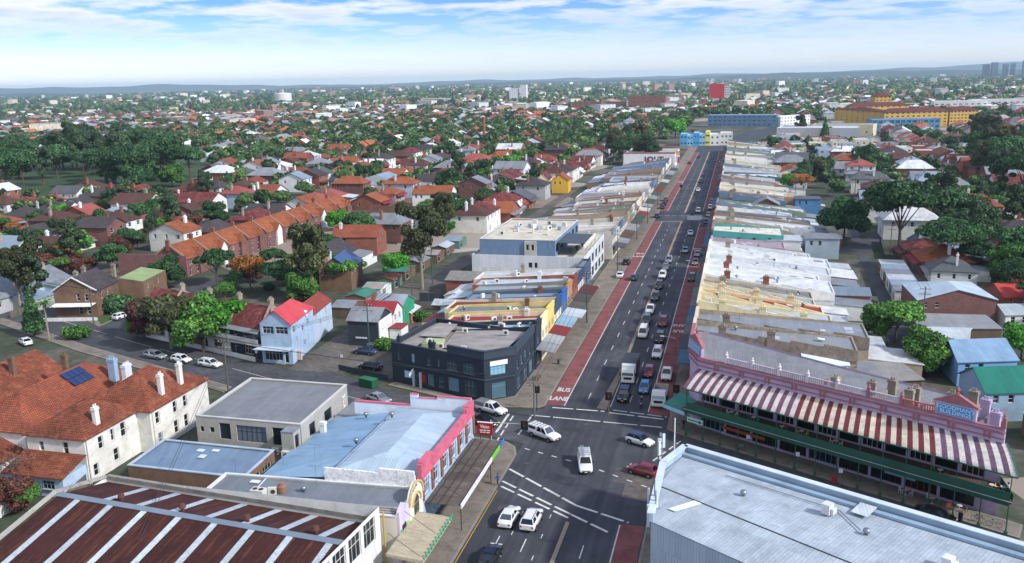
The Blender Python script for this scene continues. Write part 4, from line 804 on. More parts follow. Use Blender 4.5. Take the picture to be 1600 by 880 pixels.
# --- row of maroon roofed terraces
xs = [-126.5, -117.5, -108.6, -99.6, -90.6]; ys = [158.8, 156.2, 153.2, 150.4, 147.6]
tl = ['maroon tiled terrace house at the tree end of the row', 'maroon tiled terrace house with two roof skylights', 'maroon tiled terrace house with white balcony front', 'maroon tiled terrace house with dark navy front next to the blue house']
for i in range(4):
    x0, x1 = xs[i], xs[i + 1] - .25; y0, y1 = ys[i], ys[i + 1]
    wm_ = [RENDW, BRICKB, RENDW, mat('#283241', var=.1)][i]
    t = bldg('terrace_house', tl[i], 'house', [(x0, y0), (x1, y1), (x1 - 2.2, y1 + 12.5), (x0 - 2.2, y0 + 12.5)], 6.6, wm_, MAROON, 'gable', 3.0, over=.2, group='maroon roofed terraces', ops={0: row(8.6, 3, 1.1, 1.7, 4.4, 'sash') + [(1, 2, .2, 2.5, 'door'), (4, 6.5, .8, 2.6, 'grid')]})
    L2 = lambda x, y, z: loc_in(t, (x, y, z))
    b = MB(); xa, ya = x1 + .1, y1
    for a, c in (((xa, ya - .2, 6.7), (xa - 1.1, ya + 6.2, 9.9)), ((xa - 1.1, ya + 6.2, 9.9), (xa - 2.2, ya + 12.6, 6.7))): b.beam(L2(*a), L2(*c), .34, .45)
    b.build('party_wall', STONE, t); chimney(t, L2(xa - 1.2, ya + 6.6, 9.6), 1.5, 1.2, .6, STONE, rz=R(80), pots=3)
    slab('balcony_roof', [L2(x0, y0 - 1.6, 6.0), L2(x1, y1 - 1.6, 6.0), L2(x1, y1, 6.5), L2(x0, y0, 6.5)], GREYMET, t); slab('balcony_floor', [L2(x0, y0 - 1.5, 3.4), L2(x1, y1 - 1.5, 3.4), L2(x1, y1, 3.4), L2(x0, y0, 3.4)], RENDW, t)
    b = MB(); b.beam(L2(x0, y0 - 1.5, 4.3), L2(x1, y1 - 1.5, 4.3), .06, .9); b.build('balcony_rail', mat('#d5d5d0'), t)
    slab('rear_wing_roof', [L2(x0 - 2, y0 + 12.4, 5.2), L2(x0 + 3, y0 + 11.5, 5.2), L2(x0 + 1.5, y0 + 20, 4.4), L2(x0 - 3.4, y0 + 20, 4.4)], WHITEMET, t); b = MB(); b.prism([L2(x0 - 1.9, y0 + 12.4, 0)[:2], L2(x0 + 2.9, y0 + 11.6, 0)[:2], L2(x0 + 1.4, y0 + 19.8, 0)[:2], L2(x0 - 3.3, y0 + 19.8, 0)[:2]], 0, [5.1, 5.1, 4.3, 4.3]); b.build('rear_wing', RENDW, t)
    if i == 1:
        for k in range(2): skylight(t, L2(x0 + 3 + 2.2 * k, y0 + 2.3, 7.95), R(-16), (R(26), 0), .8, 1.3, '#4a5f74')
# --- brick house with green roof on the left corner
t = bldg('brick_house', 'brown brick house with white gable edge and pale green rear roof', 'house', [(-158.5, 168), (-148.6, 170.5), (-151, 181.5), (-161, 179)], 6.6, BRICKB, SLATE, 'gable', 3.4, axis=1, over=.25, ops={0: [(5.4, 6.2, 4.2, 5.9), (7.4, 8.2, 4.2, 5.9), (5.6, 6.4, .8, 2.6), (7.6, 8.4, .8, 2.6)], 1: [(2, 2.9, 4.2, 5.9), (5, 5.9, 4.2, 5.9), (2, 2.9, .8, 2.6), (5, 5.9, .8, 2.6)]})
L2 = lambda x, y, z: loc_in(t, (x, y, z))
b = MB(); b.beam(L2(-158.8, 167.7, 6.7), L2(-153.6, 168.9, 10.05), .3, .25); b.beam(L2(-153.6, 168.9, 10.05), L2(-148.2, 170.4, 6.7), .3, .25); b.build('barge_board', RENDW, t)
wing(t, [(-151, 181.6), (-144.8, 183), (-147.6, 196), (-154, 194.4)], 6.2, BRICKB, mat('#8ea36c', 'corr', rough=.5), roof='flat', slope=[7.2, 6.2, 6.2, 7.2], wallz=[7.1, 6.1, 6.1, 7.1], ops={1: [(2, 2.9, 4, 5.6), (8, 8.9, 4, 5.6)]})
for i, (x, y) in enumerate(((-155, 172), (-157, 177), (-151.5, 181))): chimney(t, L2(x, y, 8.8), 1.9, 1.0, .6, STONE)
slab('verandah_roof', [L2(-158.6, 166.2, 3.2), L2(-149, 168.6, 3.2), L2(-148.7, 170.3, 3.7), L2(-158.4, 167.9, 3.7)], RENDW, t)
# ------------------------------------------------------------------ verandah building (right of the crossing)
LIL = mat('#b9a6c0', var=.16, vs=.5, c2='#a68fae', orand=.02); ROSE = mat('#a0686c', var=.2, vs=.8, c2='#8c5a60', orand=.03); GREEN = mat('#2d5c4a', var=.15, rough=.55, orand=.03); FLOORW = mat('#5a4a42', 'board')
kt = thing('verandah_building', 'long lilac corner building with striped awning over a green verandah', 'building', (*kp(22, 6), 0))
def K(u, v, z): p = kp(u, v); return (p[0] - kt.location.x, p[1] - kt.location.y, z)
U1 = 43.2; VW = 4.4
UW = U1 - 2.5
body = [kp(-2.2, VW), kp(UW, VW), kp(UW - 5, VW + 12), kp(14, VW + 14), (-3.5, 149.5), (-6.2, 149.5), (-6.2, 135.2)]
b = MB(); ops = {0: []}
for i in range(13): ops[0] += [(.6 + 3.15 * i, 3.3 + 3.15 * i, 4.5, 7.9, 'door' if i % 2 else 'grid')]
for i in range(9): ops[0] += [(.6 + 4.45 * i, 4.7 + 4.45 * i, .3, 3.6, 'grid')]
wns = wall_mesh(b, [(p[0] - kt.location.x, p[1] - kt.location.y) for p in body], 0, 10.0, ops); b.build('wall', LIL, kt)
DARKP = mat('#0b0f13', rough=.15, var=.4, vs=1.0, orand=.5, spec=.5)
shopc = ['#b8512e', '#2e3a4c', '#22303c', '#5aa2c4', '#27313a', '#2f5c38', '#2b2f36', '#6f94ad', '#3a2c2a', '#39424c']
for i, (p, rz, ww, hh, st, f2) in enumerate(wns): put_window(kt, p, rz, ww, hh, st, fm=mat(shopc[i % 10]) if ww > 3 else mat(['#cfd0cf', '#2d5c4a'][i % 2]), sill=False, name='shopfront' if ww > 3 else 'window', pm=DARKP)
b = MB(); b.prism([(p[0] - kt.location.x, p[1] - kt.location.y) for p in inset(body, .2)], 9.6, 9.75); b.build('roof', mat('#84878b', 'corr', var=.14), kt)
b = MB(); b.add([K(-2.4, .1, 4.1), K(U1, .1, 4.1), K(UW, VW, 4.1), K(-2.2, VW, 4.1), K(-2.4, .1, 4.35), K(U1, .1, 4.35), K(UW, VW, 4.35), K(-2.2, VW, 4.35)], [(0, 3, 2, 1), (4, 5, 6, 7), (0, 1, 5, 4), (1, 2, 6, 5), (2, 3, 7, 6), (3, 0, 4, 7)]); b.build('verandah_floor', FLOORW, kt)
NP = 16; pu = [-1.6 + (U1 + 1.3) * i / (NP - 1) for i in range(NP)]
b0 = MB(); b0.tube((0, 0, 0), (0, 0, 4.1), .085, .075, 8); b0.tube((0, 0, 4.35), (0, 0, 7.75), .065, .06, 8); b0.box(-.16, -.16, .0, .16, .16, .4); b0.box(-.13, -.13, 7.3, .13, .13, 7.5); pm_ = b0.mesh('post', GREEN)
for u in pu: link('post', pm_, kt, K(u, .25, 0.1))
for i, (u0, u1) in enumerate(zip(pu, pu[1:])):
    b = MB(); b.beam(K(u0, .2, 4.9), K(u1, .2, 4.9), .06, .95); b.build('balustrade_panel', mat('#2a5646', 'board', rough=.6, orand=.1), kt); b = MB(); b.beam(K(u0, .2, 5.42), K(u1, .2, 5.42), .12, .06); b.build('handrail', GREEN, kt)
    b = MB(); b.beam(K(u0, .05, 4.12), K(u1, .05, 4.12), .16, .6); b.build('edge_beam', mat('#245043'), kt)
b = MB(); b.beam(K(U1 + .05, .2, 4.9), K(UW + .05, VW, 4.9), .06, .95); b.build('balustrade_panel', GREEN, kt)
b = MB(); b.beam(K(-2.0, -.06, 4.42), K(U1, -.06, 4.42), .07, .05); b.build('gutter', mat('#b7bdbd'), kt)
STC = [(mat('#6f4a5a', c2='#5c4a68', var=.25, vs=1.4, orand=.08), mat('#c9c3bd', c2='#a9b0c4', var=.2, vs=1.2, orand=.06)), (mat('#6e3238', c2='#552a32', var=.25, vs=1.4, orand=.08), mat('#c9c1ad', c2='#a9a292', var=.2, vs=1.2, orand=.06)), (mat('#6a4c60', c2='#575678', var=.3, vs=1.4, orand=.08), mat('#ccc6bc', c2='#9fa9c0', var=.25, vs=1.2, orand=.06))]
NS = 66
def aw_prof(s): return (VW - (VW + .15) * s, 9.7 - 2.0 * s - .55 * math.sin(math.pi * s) * -1 * .55)
for i in range(NS):
    u0 = -2.2 + (U1 + 2.5) * i / NS; u1 = -2.2 + (U1 + 2.5) * (i + 1) / NS; f = i / NS; sk = lambda u, v: u - max(0, u) / U1 * 2.5 * v / VW
    pr = STC[0 if f < .38 else 1 if f < .8 else 2]; b = MB(); k = 8; vs = []
    for j in range(k + 1):
        v, z = aw_prof(j / k); vs += [K(sk(u0, v), v, z), K(sk(u1, v), v, z)]
    for j in range(k + 1):
        v, z = aw_prof(j / k); vs += [K(sk(u0, v), v, z - .05), K(sk(u1, v), v, z - .05)]
    o_ = 2 * (k + 1); fs = [(2 * j, 2 * j + 2, 2 * j + 3, 2 * j + 1) for j in range(k)] + [(o_ + 2 * j, o_ + 2 * j + 1, o_ + 2 * j + 3, o_ + 2 * j + 2) for j in range(k)] + [(2 * k, o_ + 2 * k, o_ + 2 * k + 1, 2 * k + 1)]
    b.add(vs, fs); b.build('awning_stripe', pr[i % 2], kt, True)
b = MB(); b.beam(K(-2.2, -.16, 7.68), K(U1 + .3, -.16, 7.68), .1, .16); b.build('awning_beam', GREEN, kt)
b = MB(); v_ = [K(sk(U1 + .32, aw_prof(j / 8)[0]), *aw_prof(j / 8)) for j in range(9)]
for a, c in zip(v_, v_[1:]): b.beam(a, c, .12, .22)
b.build('awning_end', mat('#2f6d5a'), kt)
# parapet above the awning
b = MB(); pl = [(-6.2 - kt.location.x, 149.5 - kt.location.y), (-6.2 - kt.location.x, 135.2 - kt.location.y), K(-2.2, VW, 0)[:2], K(UW, VW, 0)[:2]]
for a, c in zip(pl, pl[1:]): b.beam((*a, 10.6), (*c, 10.6), .4, 1.8)
b.build('parapet_wall', LIL, kt)
b = MB()
for a, c in zip(pl, pl[1:]):
    d = (Vector(c) - Vector(a)).normalized(); o = Vector((d.y, -d.x)) * .1
    for z, h_, w_ in ((10.25, .12, .55), (11.0, .22, .7), (11.5, .14, .6)): b.beam((a[0] + o.x, a[1] + o.y, z), (c[0] + o.x, c[1] + o.y, z), w_, h_)
b.build('cornice', ROSE, kt)
for i in range(10):
    u = 1.0 + i * 4.2
    for k in (-.28, .28):
        b = MB(); b.beam(K(u + k, VW - .26, 10.0), K(u + k, VW - .26, 11.0), .22, .3); b.build('corbel', ROSE, kt)
nb = 11; bal = MB()
for j in range(14): bal.lathe((.2 + j * .3, 0, 0), [(.05, 0), (.1, .2), (.05, .45), (.09, .62)], 6)
bal.box(0, -.14, .62, 4.3, .14, .78); bal.box(0, -.14, -.08, 4.3, .14, .0); balm = bal.mesh('balusters', mat('#bdb0bc', c2='#a08f9c'))
urn = MB(); urn.box(-.22, -.22, -.1, .22, .22, .95); urn.lathe((0, 0, .95), [(.1, 0), (.24, .18), (.26, .36), (.12, .5), (.17, .62), (.05, .85)], 10); urnm = urn.mesh('urn', mat('#d3d0d2'))
ang = math.atan2(KD.y, KD.x)
for i in range(nb):
    u = 2.6 + i * 4.3
    if u + 4.3 > UW: break
    if i in (7, 8): continue
    o = link('balustrade', balm, kt, K(u, VW, 11.66), ang, [mat('#bdb0bc', c2='#a08f9c') if i < 6 else mat('#b0656a', var=.15)])
    link('urn', urnm, kt, K(u - .05, VW, 11.6), ang, [mat('#d3d0d2') if i < 5 else ROSE])
link('urn', urnm, kt, K(UW - .2, VW, 11.6), ang, [ROSE])
def pediment(u0, u1, zb, line):
    a, c = Vector(line[0]), Vector(line[1]); d = (c - a).normalized(); nn = Vector((d.y, -d.x)); L = (c - a).length
    b = MB(); b.beam((*a, zb + .85), (*c, zb + .85), .5, 1.7); b.build('pediment_block', LIL, kt)
    b = MB(); vs = [(*(a - nn * .3 - d * .4), zb + 1.7), (*(c - nn * .3 + d * .4), zb + 1.7), (*((a + c) / 2 - nn * .3), zb + 3.1)]; vs += [(*(Vector(v[:2]) + nn * .6), v[2]) for v in vs]
    b.add(vs, [(0, 2, 1), (3, 4, 5), (0, 1, 4, 3), (1, 2, 5, 4), (2, 0, 3, 5)]); b.build('pediment', ROSE, kt)
    b = MB(); b.box(-.2, -.2, 0, .2, .2, .3); b.lathe((0, 0, .3), [(.1, 0), (.25, .2), (.2, .4), (.03, .7)], 8); o = b.build('finial', ROSE, kt); o.location = (*((a + c) / 2), zb + 3.0)
    b = MB(); b.box(.35, -.06, .2, L - .35, 0, 1.5); o = b.build('name_board', mat('#3f8fc4', orand=0), kt); p = a + nn * .27; o.location = (*p, zb); rz = math.atan2(d.y, d.x); o.rotation_euler = (0, 0, rz)
    for j, s in enumerate(("GOODMAN'S", 'BUILDINGS')):
        q = (a + c) / 2 + nn * .35; text(s, L * .155, mat('#d7e6ee', orand=0), kt, (*q, zb + 1.15 - j * .62), (R(90), 0, rz))
pediment(0, 0, 11.6, (K(32.6, VW, 0)[:2], K(37.4, VW, 0)[:2]))
pediment(0, 0, 11.6, (pl[1], K(-1.6, VW, 0)[:2]))
# chimneys and party walls behind the parapet, low rear roofs
for u, v, h_ in ((17.5, 9, 1.7), (22.5, 9.5, 2.0), (24.5, 11.5, 2.2), (28.0, 8.2, 2.6), (28.4, 9.4, 2.6), (32.5, 11, 2.4), (34.5, 13, 2.6), (36.6, 10.8, 2.6), (38.6, 8, 2.2)):
    chimney(kt, K(u, v, 9.8), h_, 1.1, .7, STONE if u < 35 else LIL, rz=ang, pots=2)
for u in (16, 24, 30.5, 34.6, 37.4): b = MB(); b.beam(K(u, VW + .4, 10.6), K(u, VW + 7, 10.2), .35, 1.0); b.beam(K(u, VW + 7, 10.1), K(u, VW + 13, 9.0), .35, .9); b.build('party_wall', mat('#8f857a', c2='#6a635c', var=.25) if u < 35 else mat('#6b6470'), kt)
for u, v in ((5, 8.5), (20, 7), (30, 7.5), (34.5, 7)): skylight(kt, K(u, v, 9.75), ang, (0, 0), 1.8, .8, '#dcd9c8')
slab('corner_canopy', [K(-6.2, .8, 3.9), K(-1.8, .1, 3.9), K(-2.0, 4.6, 4.1), (-7.6 - kt.location.x, 134.6 - kt.location.y, 4.1)], mat('#2c7a63', rough=.5), kt, .5)
b = MB(); b.beam(K(-6.3, .8, 3.55), K(-1.8, .05, 3.55), .12, .55); b.build('canopy_fascia', mat('#9cc3dc'), kt)
b = MB(); b.beam(K(-1.2, -.15, 3.0), K(1.6, -.15, 3.0), .1, .75); b.build('arrow_sign', mat('#a9d2c0', orand=0), kt)
ar = MB(); ar.add([K(-1.0, -.22, 3.06), K(1.0, -.22, 3.06), K(1.0, -.22, 2.9), K(-1.0, -.22, 2.9)], [(0, 1, 2, 3)]); ar.add([K(.9, -.22, 3.26), K(1.5, -.22, 2.98), K(.9, -.22, 2.7)], [(0, 1, 2)]); ar.build('arrow', mat('#1e4a3c', orand=0), kt)
for u0, u1, z0_, z1_, c_ in ((2.2, 9.5, 1.0, 1.5, '#b8502c'), (15.5, 19.0, 2.0, 3.0, '#6fb4cf'), (21.3, 23.2, 3.0, 3.5, '#3f9a4c'), (27, 31, 1.5, 2.3, '#8fb6cc')):
    b = MB(); b.beam(K(u0, VW - .12, (z0_ + z1_) / 2), K(u1, VW - .12, (z0_ + z1_) / 2), .05, z1_ - z0_); b.build('shop_panel', mat(c_, orand=0), kt)
# tables and chairs on the verandah and under it: each a thing of its own
tb = MB(); tb.lathe((0, 0, 0), [(.22, 0), (.03, .04), (.03, .68), (.35, .7), (.35, .73)], 12); tbm = tb.mesh('cafe_table', mat('#cfcac0'))
chs = MB(); chs.box(-.2, -.2, .42, .2, .2, .46)
for x in (-.18, .18):
    for y in (-.18, .18): chs.box(x - .02, y - .02, 0, x + .02, y + .02, .42)
chs.box(-.2, .17, .46, .2, .21, .85); chm = chs.mesh('cafe_chair', mat('#8a8d84'))
seats = []
for k, (u, v, z) in enumerate([(5, 2.2, 4.35), (8.5, 2.4, 4.35), (13.2, 2.0, 4.35), (16, 2.3, 4.35), (21, 2.2, 4.35), (34.5, 2.2, 4.35), (40.5, 2.0, 4.35), (41.6, 2.3, 4.35), (30.5, 2.5, .14), (33.8, 2.4, .14), (37, 2.6, .14)]):
    p = kp(u, v); where = 'up on the green verandah' if z > 1 else 'on the footpath under the verandah'
    tb_ = tag(link('cafe_table', tbm, None, (*p, z), k * .4), 'small round cafe table ' + where, 'table'); seats.append(tb_)
    for s in (-1, 1):
        q = kp(u + s * .65, v + .1); seats.append(tag(link('cafe_chair', chm, None, (*q, z), ang - s * R(90) + rnd.uniform(-.3, .3), [mat(['#d9d9d4', '#3f8a5c', '#4b4a48', '#b9b04c'][k % 4], rough=.5)]), 'small ' + ['white', 'green', 'dark', 'yellow'][k % 4] + ' cafe chair ' + where, 'chair'))
number_labels(seats)
# ------------------------------------------------------------------ big metal roofed building in the lower right
jt = thing('metal_roof_hall', 'large hall with pale blue ribbed metal roof and antennas on its corner', 'building', (6, 88, 0))
def J(x, y, z): return (x - 6, y - 88, z)
jr = math.atan2(-.53, .85)
e0, e1, e2 = Vector((-7.3, 97.2)), Vector((-5.0, 102.6)), Vector((46, 76.6))
near0, near1 = Vector((-7.5, 84.2)), Vector((40, 53.5))
b = MB(); wall_mesh(b, [J(*p, 0)[:2] for p in (near0, near1, (46, 60), e2, e1, e0)], 0, 8.0, {}); b.build('wall', mat('#a4b8c8', 'corr', var=.08, rough=.5, orand=0), jt)
rm_ = mat('#aab5be', 'corr', c2='#979fa6', var=.2, vs=.25, rough=.42, spec=.45, orand=0); rg0, rg1 = Vector((-7.4, 91.5)), Vector((43, 59))
slab('roof_slope', [J(*near0, 8.02), J(*near1, 8.02), J(*rg1, 8.62), J(*rg0, 8.62)], rm_, jt); slab('roof_slope', [J(*rg0, 8.6), J(*rg1, 8.6), J(*(e2 - Vector((.4, .6))), 7.9), J(*(e1 - Vector((.1, .6))), 7.9)], rm_, jt); slab('roof_slope', [J(*rg0, 8.59), J(*(e1 - Vector((.1, .6))), 7.89), J(*(e0 + Vector((.3, .1))), 7.95), J(-7.2, 92, 8.5)], rm_, jt)
b = MB(); b.beam(J(*rg0, 8.63), J(*rg1, 8.63), .18, .05); b.build('ridge_seam', mat('#2e3338'), jt)
b = MB()
for a, c in ((near0, e0), (e0, e1), (e1, e2)): b.beam(J(*a, 8.45), J(*c, 8.45), .45, .9)
b.build('parapet', mat('#9fb4c6', rough=.5, orand=0), jt); b = MB()
for a, c in ((near0, e0), (e0, e1), (e1, e2)): b.beam(J(*a, 8.95), J(*c, 8.95), .85, .1)
b.build('coping', mat('#c3cfd8', rough=.45, orand=0), jt); b = MB(); dd = (e2 - e1).normalized(); nn = Vector((dd.y, -dd.x))
b.beam(J(*(e1 + nn * .95), 8.15), J(*(e2 + nn * .95), 8.15), .7, .3); b.build('box_gutter', mat('#8ba3b8', rough=.4, orand=0), jt)
for x, y in ((10.6, 89.2), (20.5, 80.6), (27.5, 78.5)): b = MB(); b.cbox(J(x, y, 9.0), (.9, 1.1, 1.1), jr); b.cbox(J(x + .62, y - .2, 8.8), (.25, .8, .6), jr); b.build('roof_unit', mat('#c9ccc9', rough=.5), jt)
slab('translucent_sheet', [J(-5.9, 86.6, 8.46), J(-5.1, 86.1, 8.46), J(-2.4, 88.2, 8.64), J(-3.2, 88.7, 8.64)], mat('#dfe6ea', rough=.3), jt, .03)
WG = mat('#c6d2dc', rough=.4, orand=.04)
for k, (x, y, z, hh) in enumerate(((-8.0, 99.4, 9.0, 1.9), (-7.5, 99.9, 9.6, 1.8), (-7.9, 98.4, 9.2, 1.8), (-8.2, 88.6, 7.2, 2.4), (-7.4, 88.2, 8.8, 1.5), (-7.2, 87.0, 8.2, 1.6), (-7.9, 85.6, 6.6, 2.6))):
    b = MB(); b.cbox((0, 0, hh / 2), (.32, .2, hh), .5 * k); o = b.build('antenna_panel', WG, jt); o.location = J(x, y, z)
for x, y, z in ((-7.6, 98.9, 8.2), (-7.5, 88.2, 7.6), (-7.2, 86.3, 7.2)): b = MB(); b.tube(J(x, y, z), J(x, y, z + 3.4), .07, .06, 8); b.tube(J(x - .5, y, z + 1.2), J(x + .5, y + .4, z + 1.2), .04, .04, 6); b.tube(J(x, y, z + .6), J(x + 2.6, y + .5, 8.5), .02, .02, 5); b.build('antenna_mast', mat('#8d9298', metal=.6, rough=.4), jt)
b = MB(); b.tube(J(-6.4, 103.2, 4), J(-6.4, 103.2, 12.2), .09, .07, 8); b.build('antenna_mast', mat('#cfd3d6', rough=.4), jt)
for x, y in ((2, 91.5), (14, 85.5), (33, 74)): vent(jt, J(x, y, 8.2))
for k, (x, y, a, b2) in enumerate(((3.5, 84.8, 2.4, 1.6), (13, 90, 1.8, 2.6), (22, 73.5, 3.0, 1.5))):
    d = KD * a; n = KN * b2; z = 8.55; slab('roof_patch', [J(x, y, z - .1), J(x + d.x, y + d.y, z - .1), J(x + d.x + n.x, y + d.y + n.y, z), J(x + n.x, y + n.y, z)], mat('#b4bec6', 'corr', orand=.15), jt, .03)
b = MB(); b.tube(J(0, 96.5, 8.25), J(12, 90.2, 8.3), .06, .06, 6); b.tube(J(12, 90.2, 8.3), J(13.5, 86, 8.5), .06, .06, 6); b.build('conduit', mat('#7d858c', rough=.5), jt)
# ------------------------------------------------------------------ shop rows
def roof_clutter(t, zfun, x0, x1, hw, n):
    """vents, units, patched sheets and pipes as found on any old shop roof"""
    for k in range(n):
        x = rnd.uniform(x0, x1); y = rnd.uniform(-hw + .8, hw - .8); z = zfun(x); q = rnd.random()
        if q < .25: vent(t, (x, y, z))
        elif q < .5: ac_unit(t, (x, y, z), rnd.uniform(0, 6), rnd.uniform(1, 1.5))
        elif q < .85:
            a, b2 = rnd.uniform(.8, 2.4), rnd.uniform(.8, min(2.2, hw - .6)); x_, y_ = min(x, x1 - a - .3), max(-hw + .4, min(y, hw - b2 - .4))
            slab('roof_patch', [(x_, y_, zfun(x_) + .04), (x_ + a, y_, zfun(x_ + a) + .04), (x_ + a, y_ + b2, zfun(x_ + a) + .04), (x_, y_ + b2, zfun(x_) + .04)], rnd.choice([RUSTY, GREYMET, PALEMET, WHITEMET, DARKMET, BLUEMET]), t, .03)
        else: b = MB(); b.tube((x, y, z), (x, y, z + rnd.uniform(.6, 1.6)), .07, .07, 6); b.build('flue', STEELC, t)
STEELC = mat('#8d9094', metal=.5, rough=.4)
def shop_left(y0, y1, zf, depth, fac, wal, rof, label, aw=None, zb=None, nw=None, awz=3.9, awd=3.6, name='shop'):
    zb = zb or zf - 2.2; x0 = FL - depth; W_ = y1 - y0 - .06; n = nw or max(1, int(W_ / 2.6))
    t = bldg(name, label, 'shop', rect(x0, y0, FL, y1 - .06), zf, wal, rof, 'flat', slope=[zb, zf - 1.0, zf - 1.0, zb], wallz=[zb + .35, zf, zf, zb + .35],
             ops={1: row(W_, n, min(1.1, W_ / n * .5), 1.6, 4.4, 'sash') + row(W_, max(1, n - 1), min(2.6, W_ / max(1, n - 1) * .75), 2.3, .5, 'grid')})
    b = MB(); b.box(FL - .3 - t.location.x, -W_ / 2 - .02, zf - 1.0, FL + .12 - t.location.x, W_ / 2 + .02, zf + .02); b.box(FL - .34 - t.location.x, -W_ / 2, zf + .02, FL + .25 - t.location.x, W_ / 2, zf + .18)
    k = rnd.choice((0, 1, 2))
    if k == 1: b.box(FL - .3 - t.location.x, -W_ * .28, zf + .18, FL + .15 - t.location.x, W_ * .28, zf + .8)
    if k == 2:
        for s in (-1, 1): b.lathe((FL - t.location.x, s * (W_ / 2 - .25), zf + .18), [(.16, 0), (.2, .25), (.08, .4), (.14, .55), (.02, .75)], 8)
    b.build('facade_parapet', fac, t)
    b = MB(); b.box(FL - t.location.x + .002, -W_ / 2 + .01, 6.05, FL + .05 - t.location.x, W_ / 2 - .01, zf - 1.0); b.box(FL - t.location.x + .002, -W_ / 2 + .01, 3.2, FL + .05 - t.location.x, W_ / 2 - .01, 4.38); b.build('facade_panel', fac, t)
    if aw: awning(t, FL + .06 - t.location.x, FL + awd - t.location.x, -W_ / 2 + .05, W_ / 2 - .05, awz + .25, awz - .25, aw)
    if rnd.random() < .7: chimney(t, (rnd.uniform(-depth * .2, depth * .3), W_ / 2 - .2, zf - 1.4), 1.6, .9, .5, rnd.choice([STONE, RENDW, BRICKR]), pots=2)
    if rnd.random() < .6: ac_unit(t, (rnd.uniform(-depth * .3, depth * .2), 0, zf - 1.9), rnd.uniform(0, 3), 1.2)
    roof_clutter(t, lambda x: zb + (zf - 1.0 - zb) * (x + depth / 2) / depth, -depth / 2 + .6, depth / 2 - 1, W_ / 2, 4)
    b = MB(); d2 = rnd.uniform(5, 9)
    b.prism([(-depth / 2 - d2, -W_ / 2 + .5), (-depth / 2 - .05, -W_ / 2 + .5), (-depth / 2 - .05, W_ / 2 - 1.2), (-depth / 2 - d2, W_ / 2 - 1.2)], 0, [3.0, 4.0, 4.0, 3.0]); b.build('rear_annex', wal, t)
    slab('annex_roof', [(-depth / 2 - d2 - .3, -W_ / 2 + .4, 3.02), (-depth / 2 - .04, -W_ / 2 + .4, 4.08), (-depth / 2 - .04, W_ / 2 - 1.1, 4.08), (-depth / 2 - d2 - .3, W_ / 2 - 1.1, 3.02)], rof, t)
    return t
c_ = lambda h, **k: mat(h, var=.14, vs=.5, orand=.02, **k)
shop_left(152.2, 157.4, 8.6, 20, NAVY, NAVY, mat('#9db2c4', 'corr', rough=.5), 'narrow navy shop with stepped side wall next to the dark corner building', mat('#8f9294', 'corr'))
shop_left(157.5, 163.2, 8.8, 20, c_('#e3dfb4'), c_('#d8d2b4'), REDMET, 'cream shop with dark red roof and curved grey awning', mat('#9aa0a4', 'corr'))
shop_left(163.3, 169.6, 9.2, 21, c_('#e2c96e'), c_('#d9c47e'), GREYMET, 'yellow shop with stepped parapet and maroon awning', mat('#7d2f34', 'corr'))
shop_left(169.7, 177.2, 8.2, 24, c_('#3a5068'), c_('#d8cfb6'), mat('#6d3a30', 'rust', c2='#83503e'), 'slate blue shop with brown rusted roof', mat('#8fb0c2', 'corr'))
shop_left(177.3, 183.8, 8.4, 22, c_('#2f62a8'), c_('#4a6076'), mat('#7f93a8', 'corr'), 'bright blue shop with pale awning', mat('#c2ccd2', 'corr'), awd=4.4)
shop_left(183.9, 190.0, 8.8, 22, c_('#b58a5e'), c_('#8c8070'), mat('#93a8ba', 'corr'), 'tan gabled shop beside the blue one', mat('#565450', 'corr'))
shop_left(190.1, 197.6, 8.6, 24, c_('#7c4a3a'), BRICKR, mat('#b9cad8', 'corr'), 'brown brick shop with pale blue roof', mat('#4c4a48', 'corr'))
shop_left(197.7, 206.4, 8.2, 26, c_('#30456a'), c_('#c9c9c4'), WHITEMET, 'dark blue shop with white metal roof', mat('#5a2f2c', 'corr'))
t = bldg('warehouse', 'wide brick warehouse with grey hipped roof behind the shops', 'building', rect(-72, 206.6, FL, 216.6), 3.9, BRICKR, mat('#7d7b78', 'corr', c2='#948a80'), 'half', 1.3, over=.3)
wing(t, rect(-37.9, 206.7, FL + .03, 216.5), 8.4, mat('#4b5a70'), GREYMET, roof='flat', par=.5, ops={1: [(1, 2.2, 4.4, 6.2), (4, 5.4, 4.4, 6.2), (7, 8.2, 4.4, 6.2)]})
# white commercial building with set-back top floor
t = bldg('office_block', 'white three storey office block with blue set-back top floor', 'building', rect(-68, 217, -37.6, 252), 8.6, mat('#cfd3d6', 'corr', var=.06, orand=0), mat('#b9b4a8', var=.2, vs=.3), 'flat', par=.4, ops={0: [(15.6, 16.6, 5.4, 6.8), (17.2, 18.0, 5.4, 6.8)], 1: row(35, 6, 3.4, 2.4, 4.6, 'grid') + row(35, 6, 3.6, 2.6, .6, 'grid')}, fm=DKFR, sill=False)
BL = mat('#6c849f', 'corr', var=.08, orand=0)
wing(t, rect(-66, 218, -45.4, 252.2), 12.6, BL, mat('#c3bcaa', var=.22, vs=.25, c2='#a9a294'), roof='flat', par=.25, cope=mat('#d3d0c6'), z0=8.3, ops={1: row(34.2, 6, 3.6, 2.2, 9.2, 'grid')}, fm=DKFR, sill=False)
wing(t, rect(-53.6, 217.6, -50.4, 219.6), 12.2, mat('#b9b8ae'), mat('#b9b8ae'), roof='flat', over=.0, z0=0, ops={0: [(.5, 1.2, 10, 11.5), (1.9, 2.6, 10, 11.5), (.5, 1.2, 6.4, 7.9), (1.9, 2.6, 6.4, 7.9)]}, fm=DKFR)
L2 = lambda x, y, z: loc_in(t, (x, y, z))
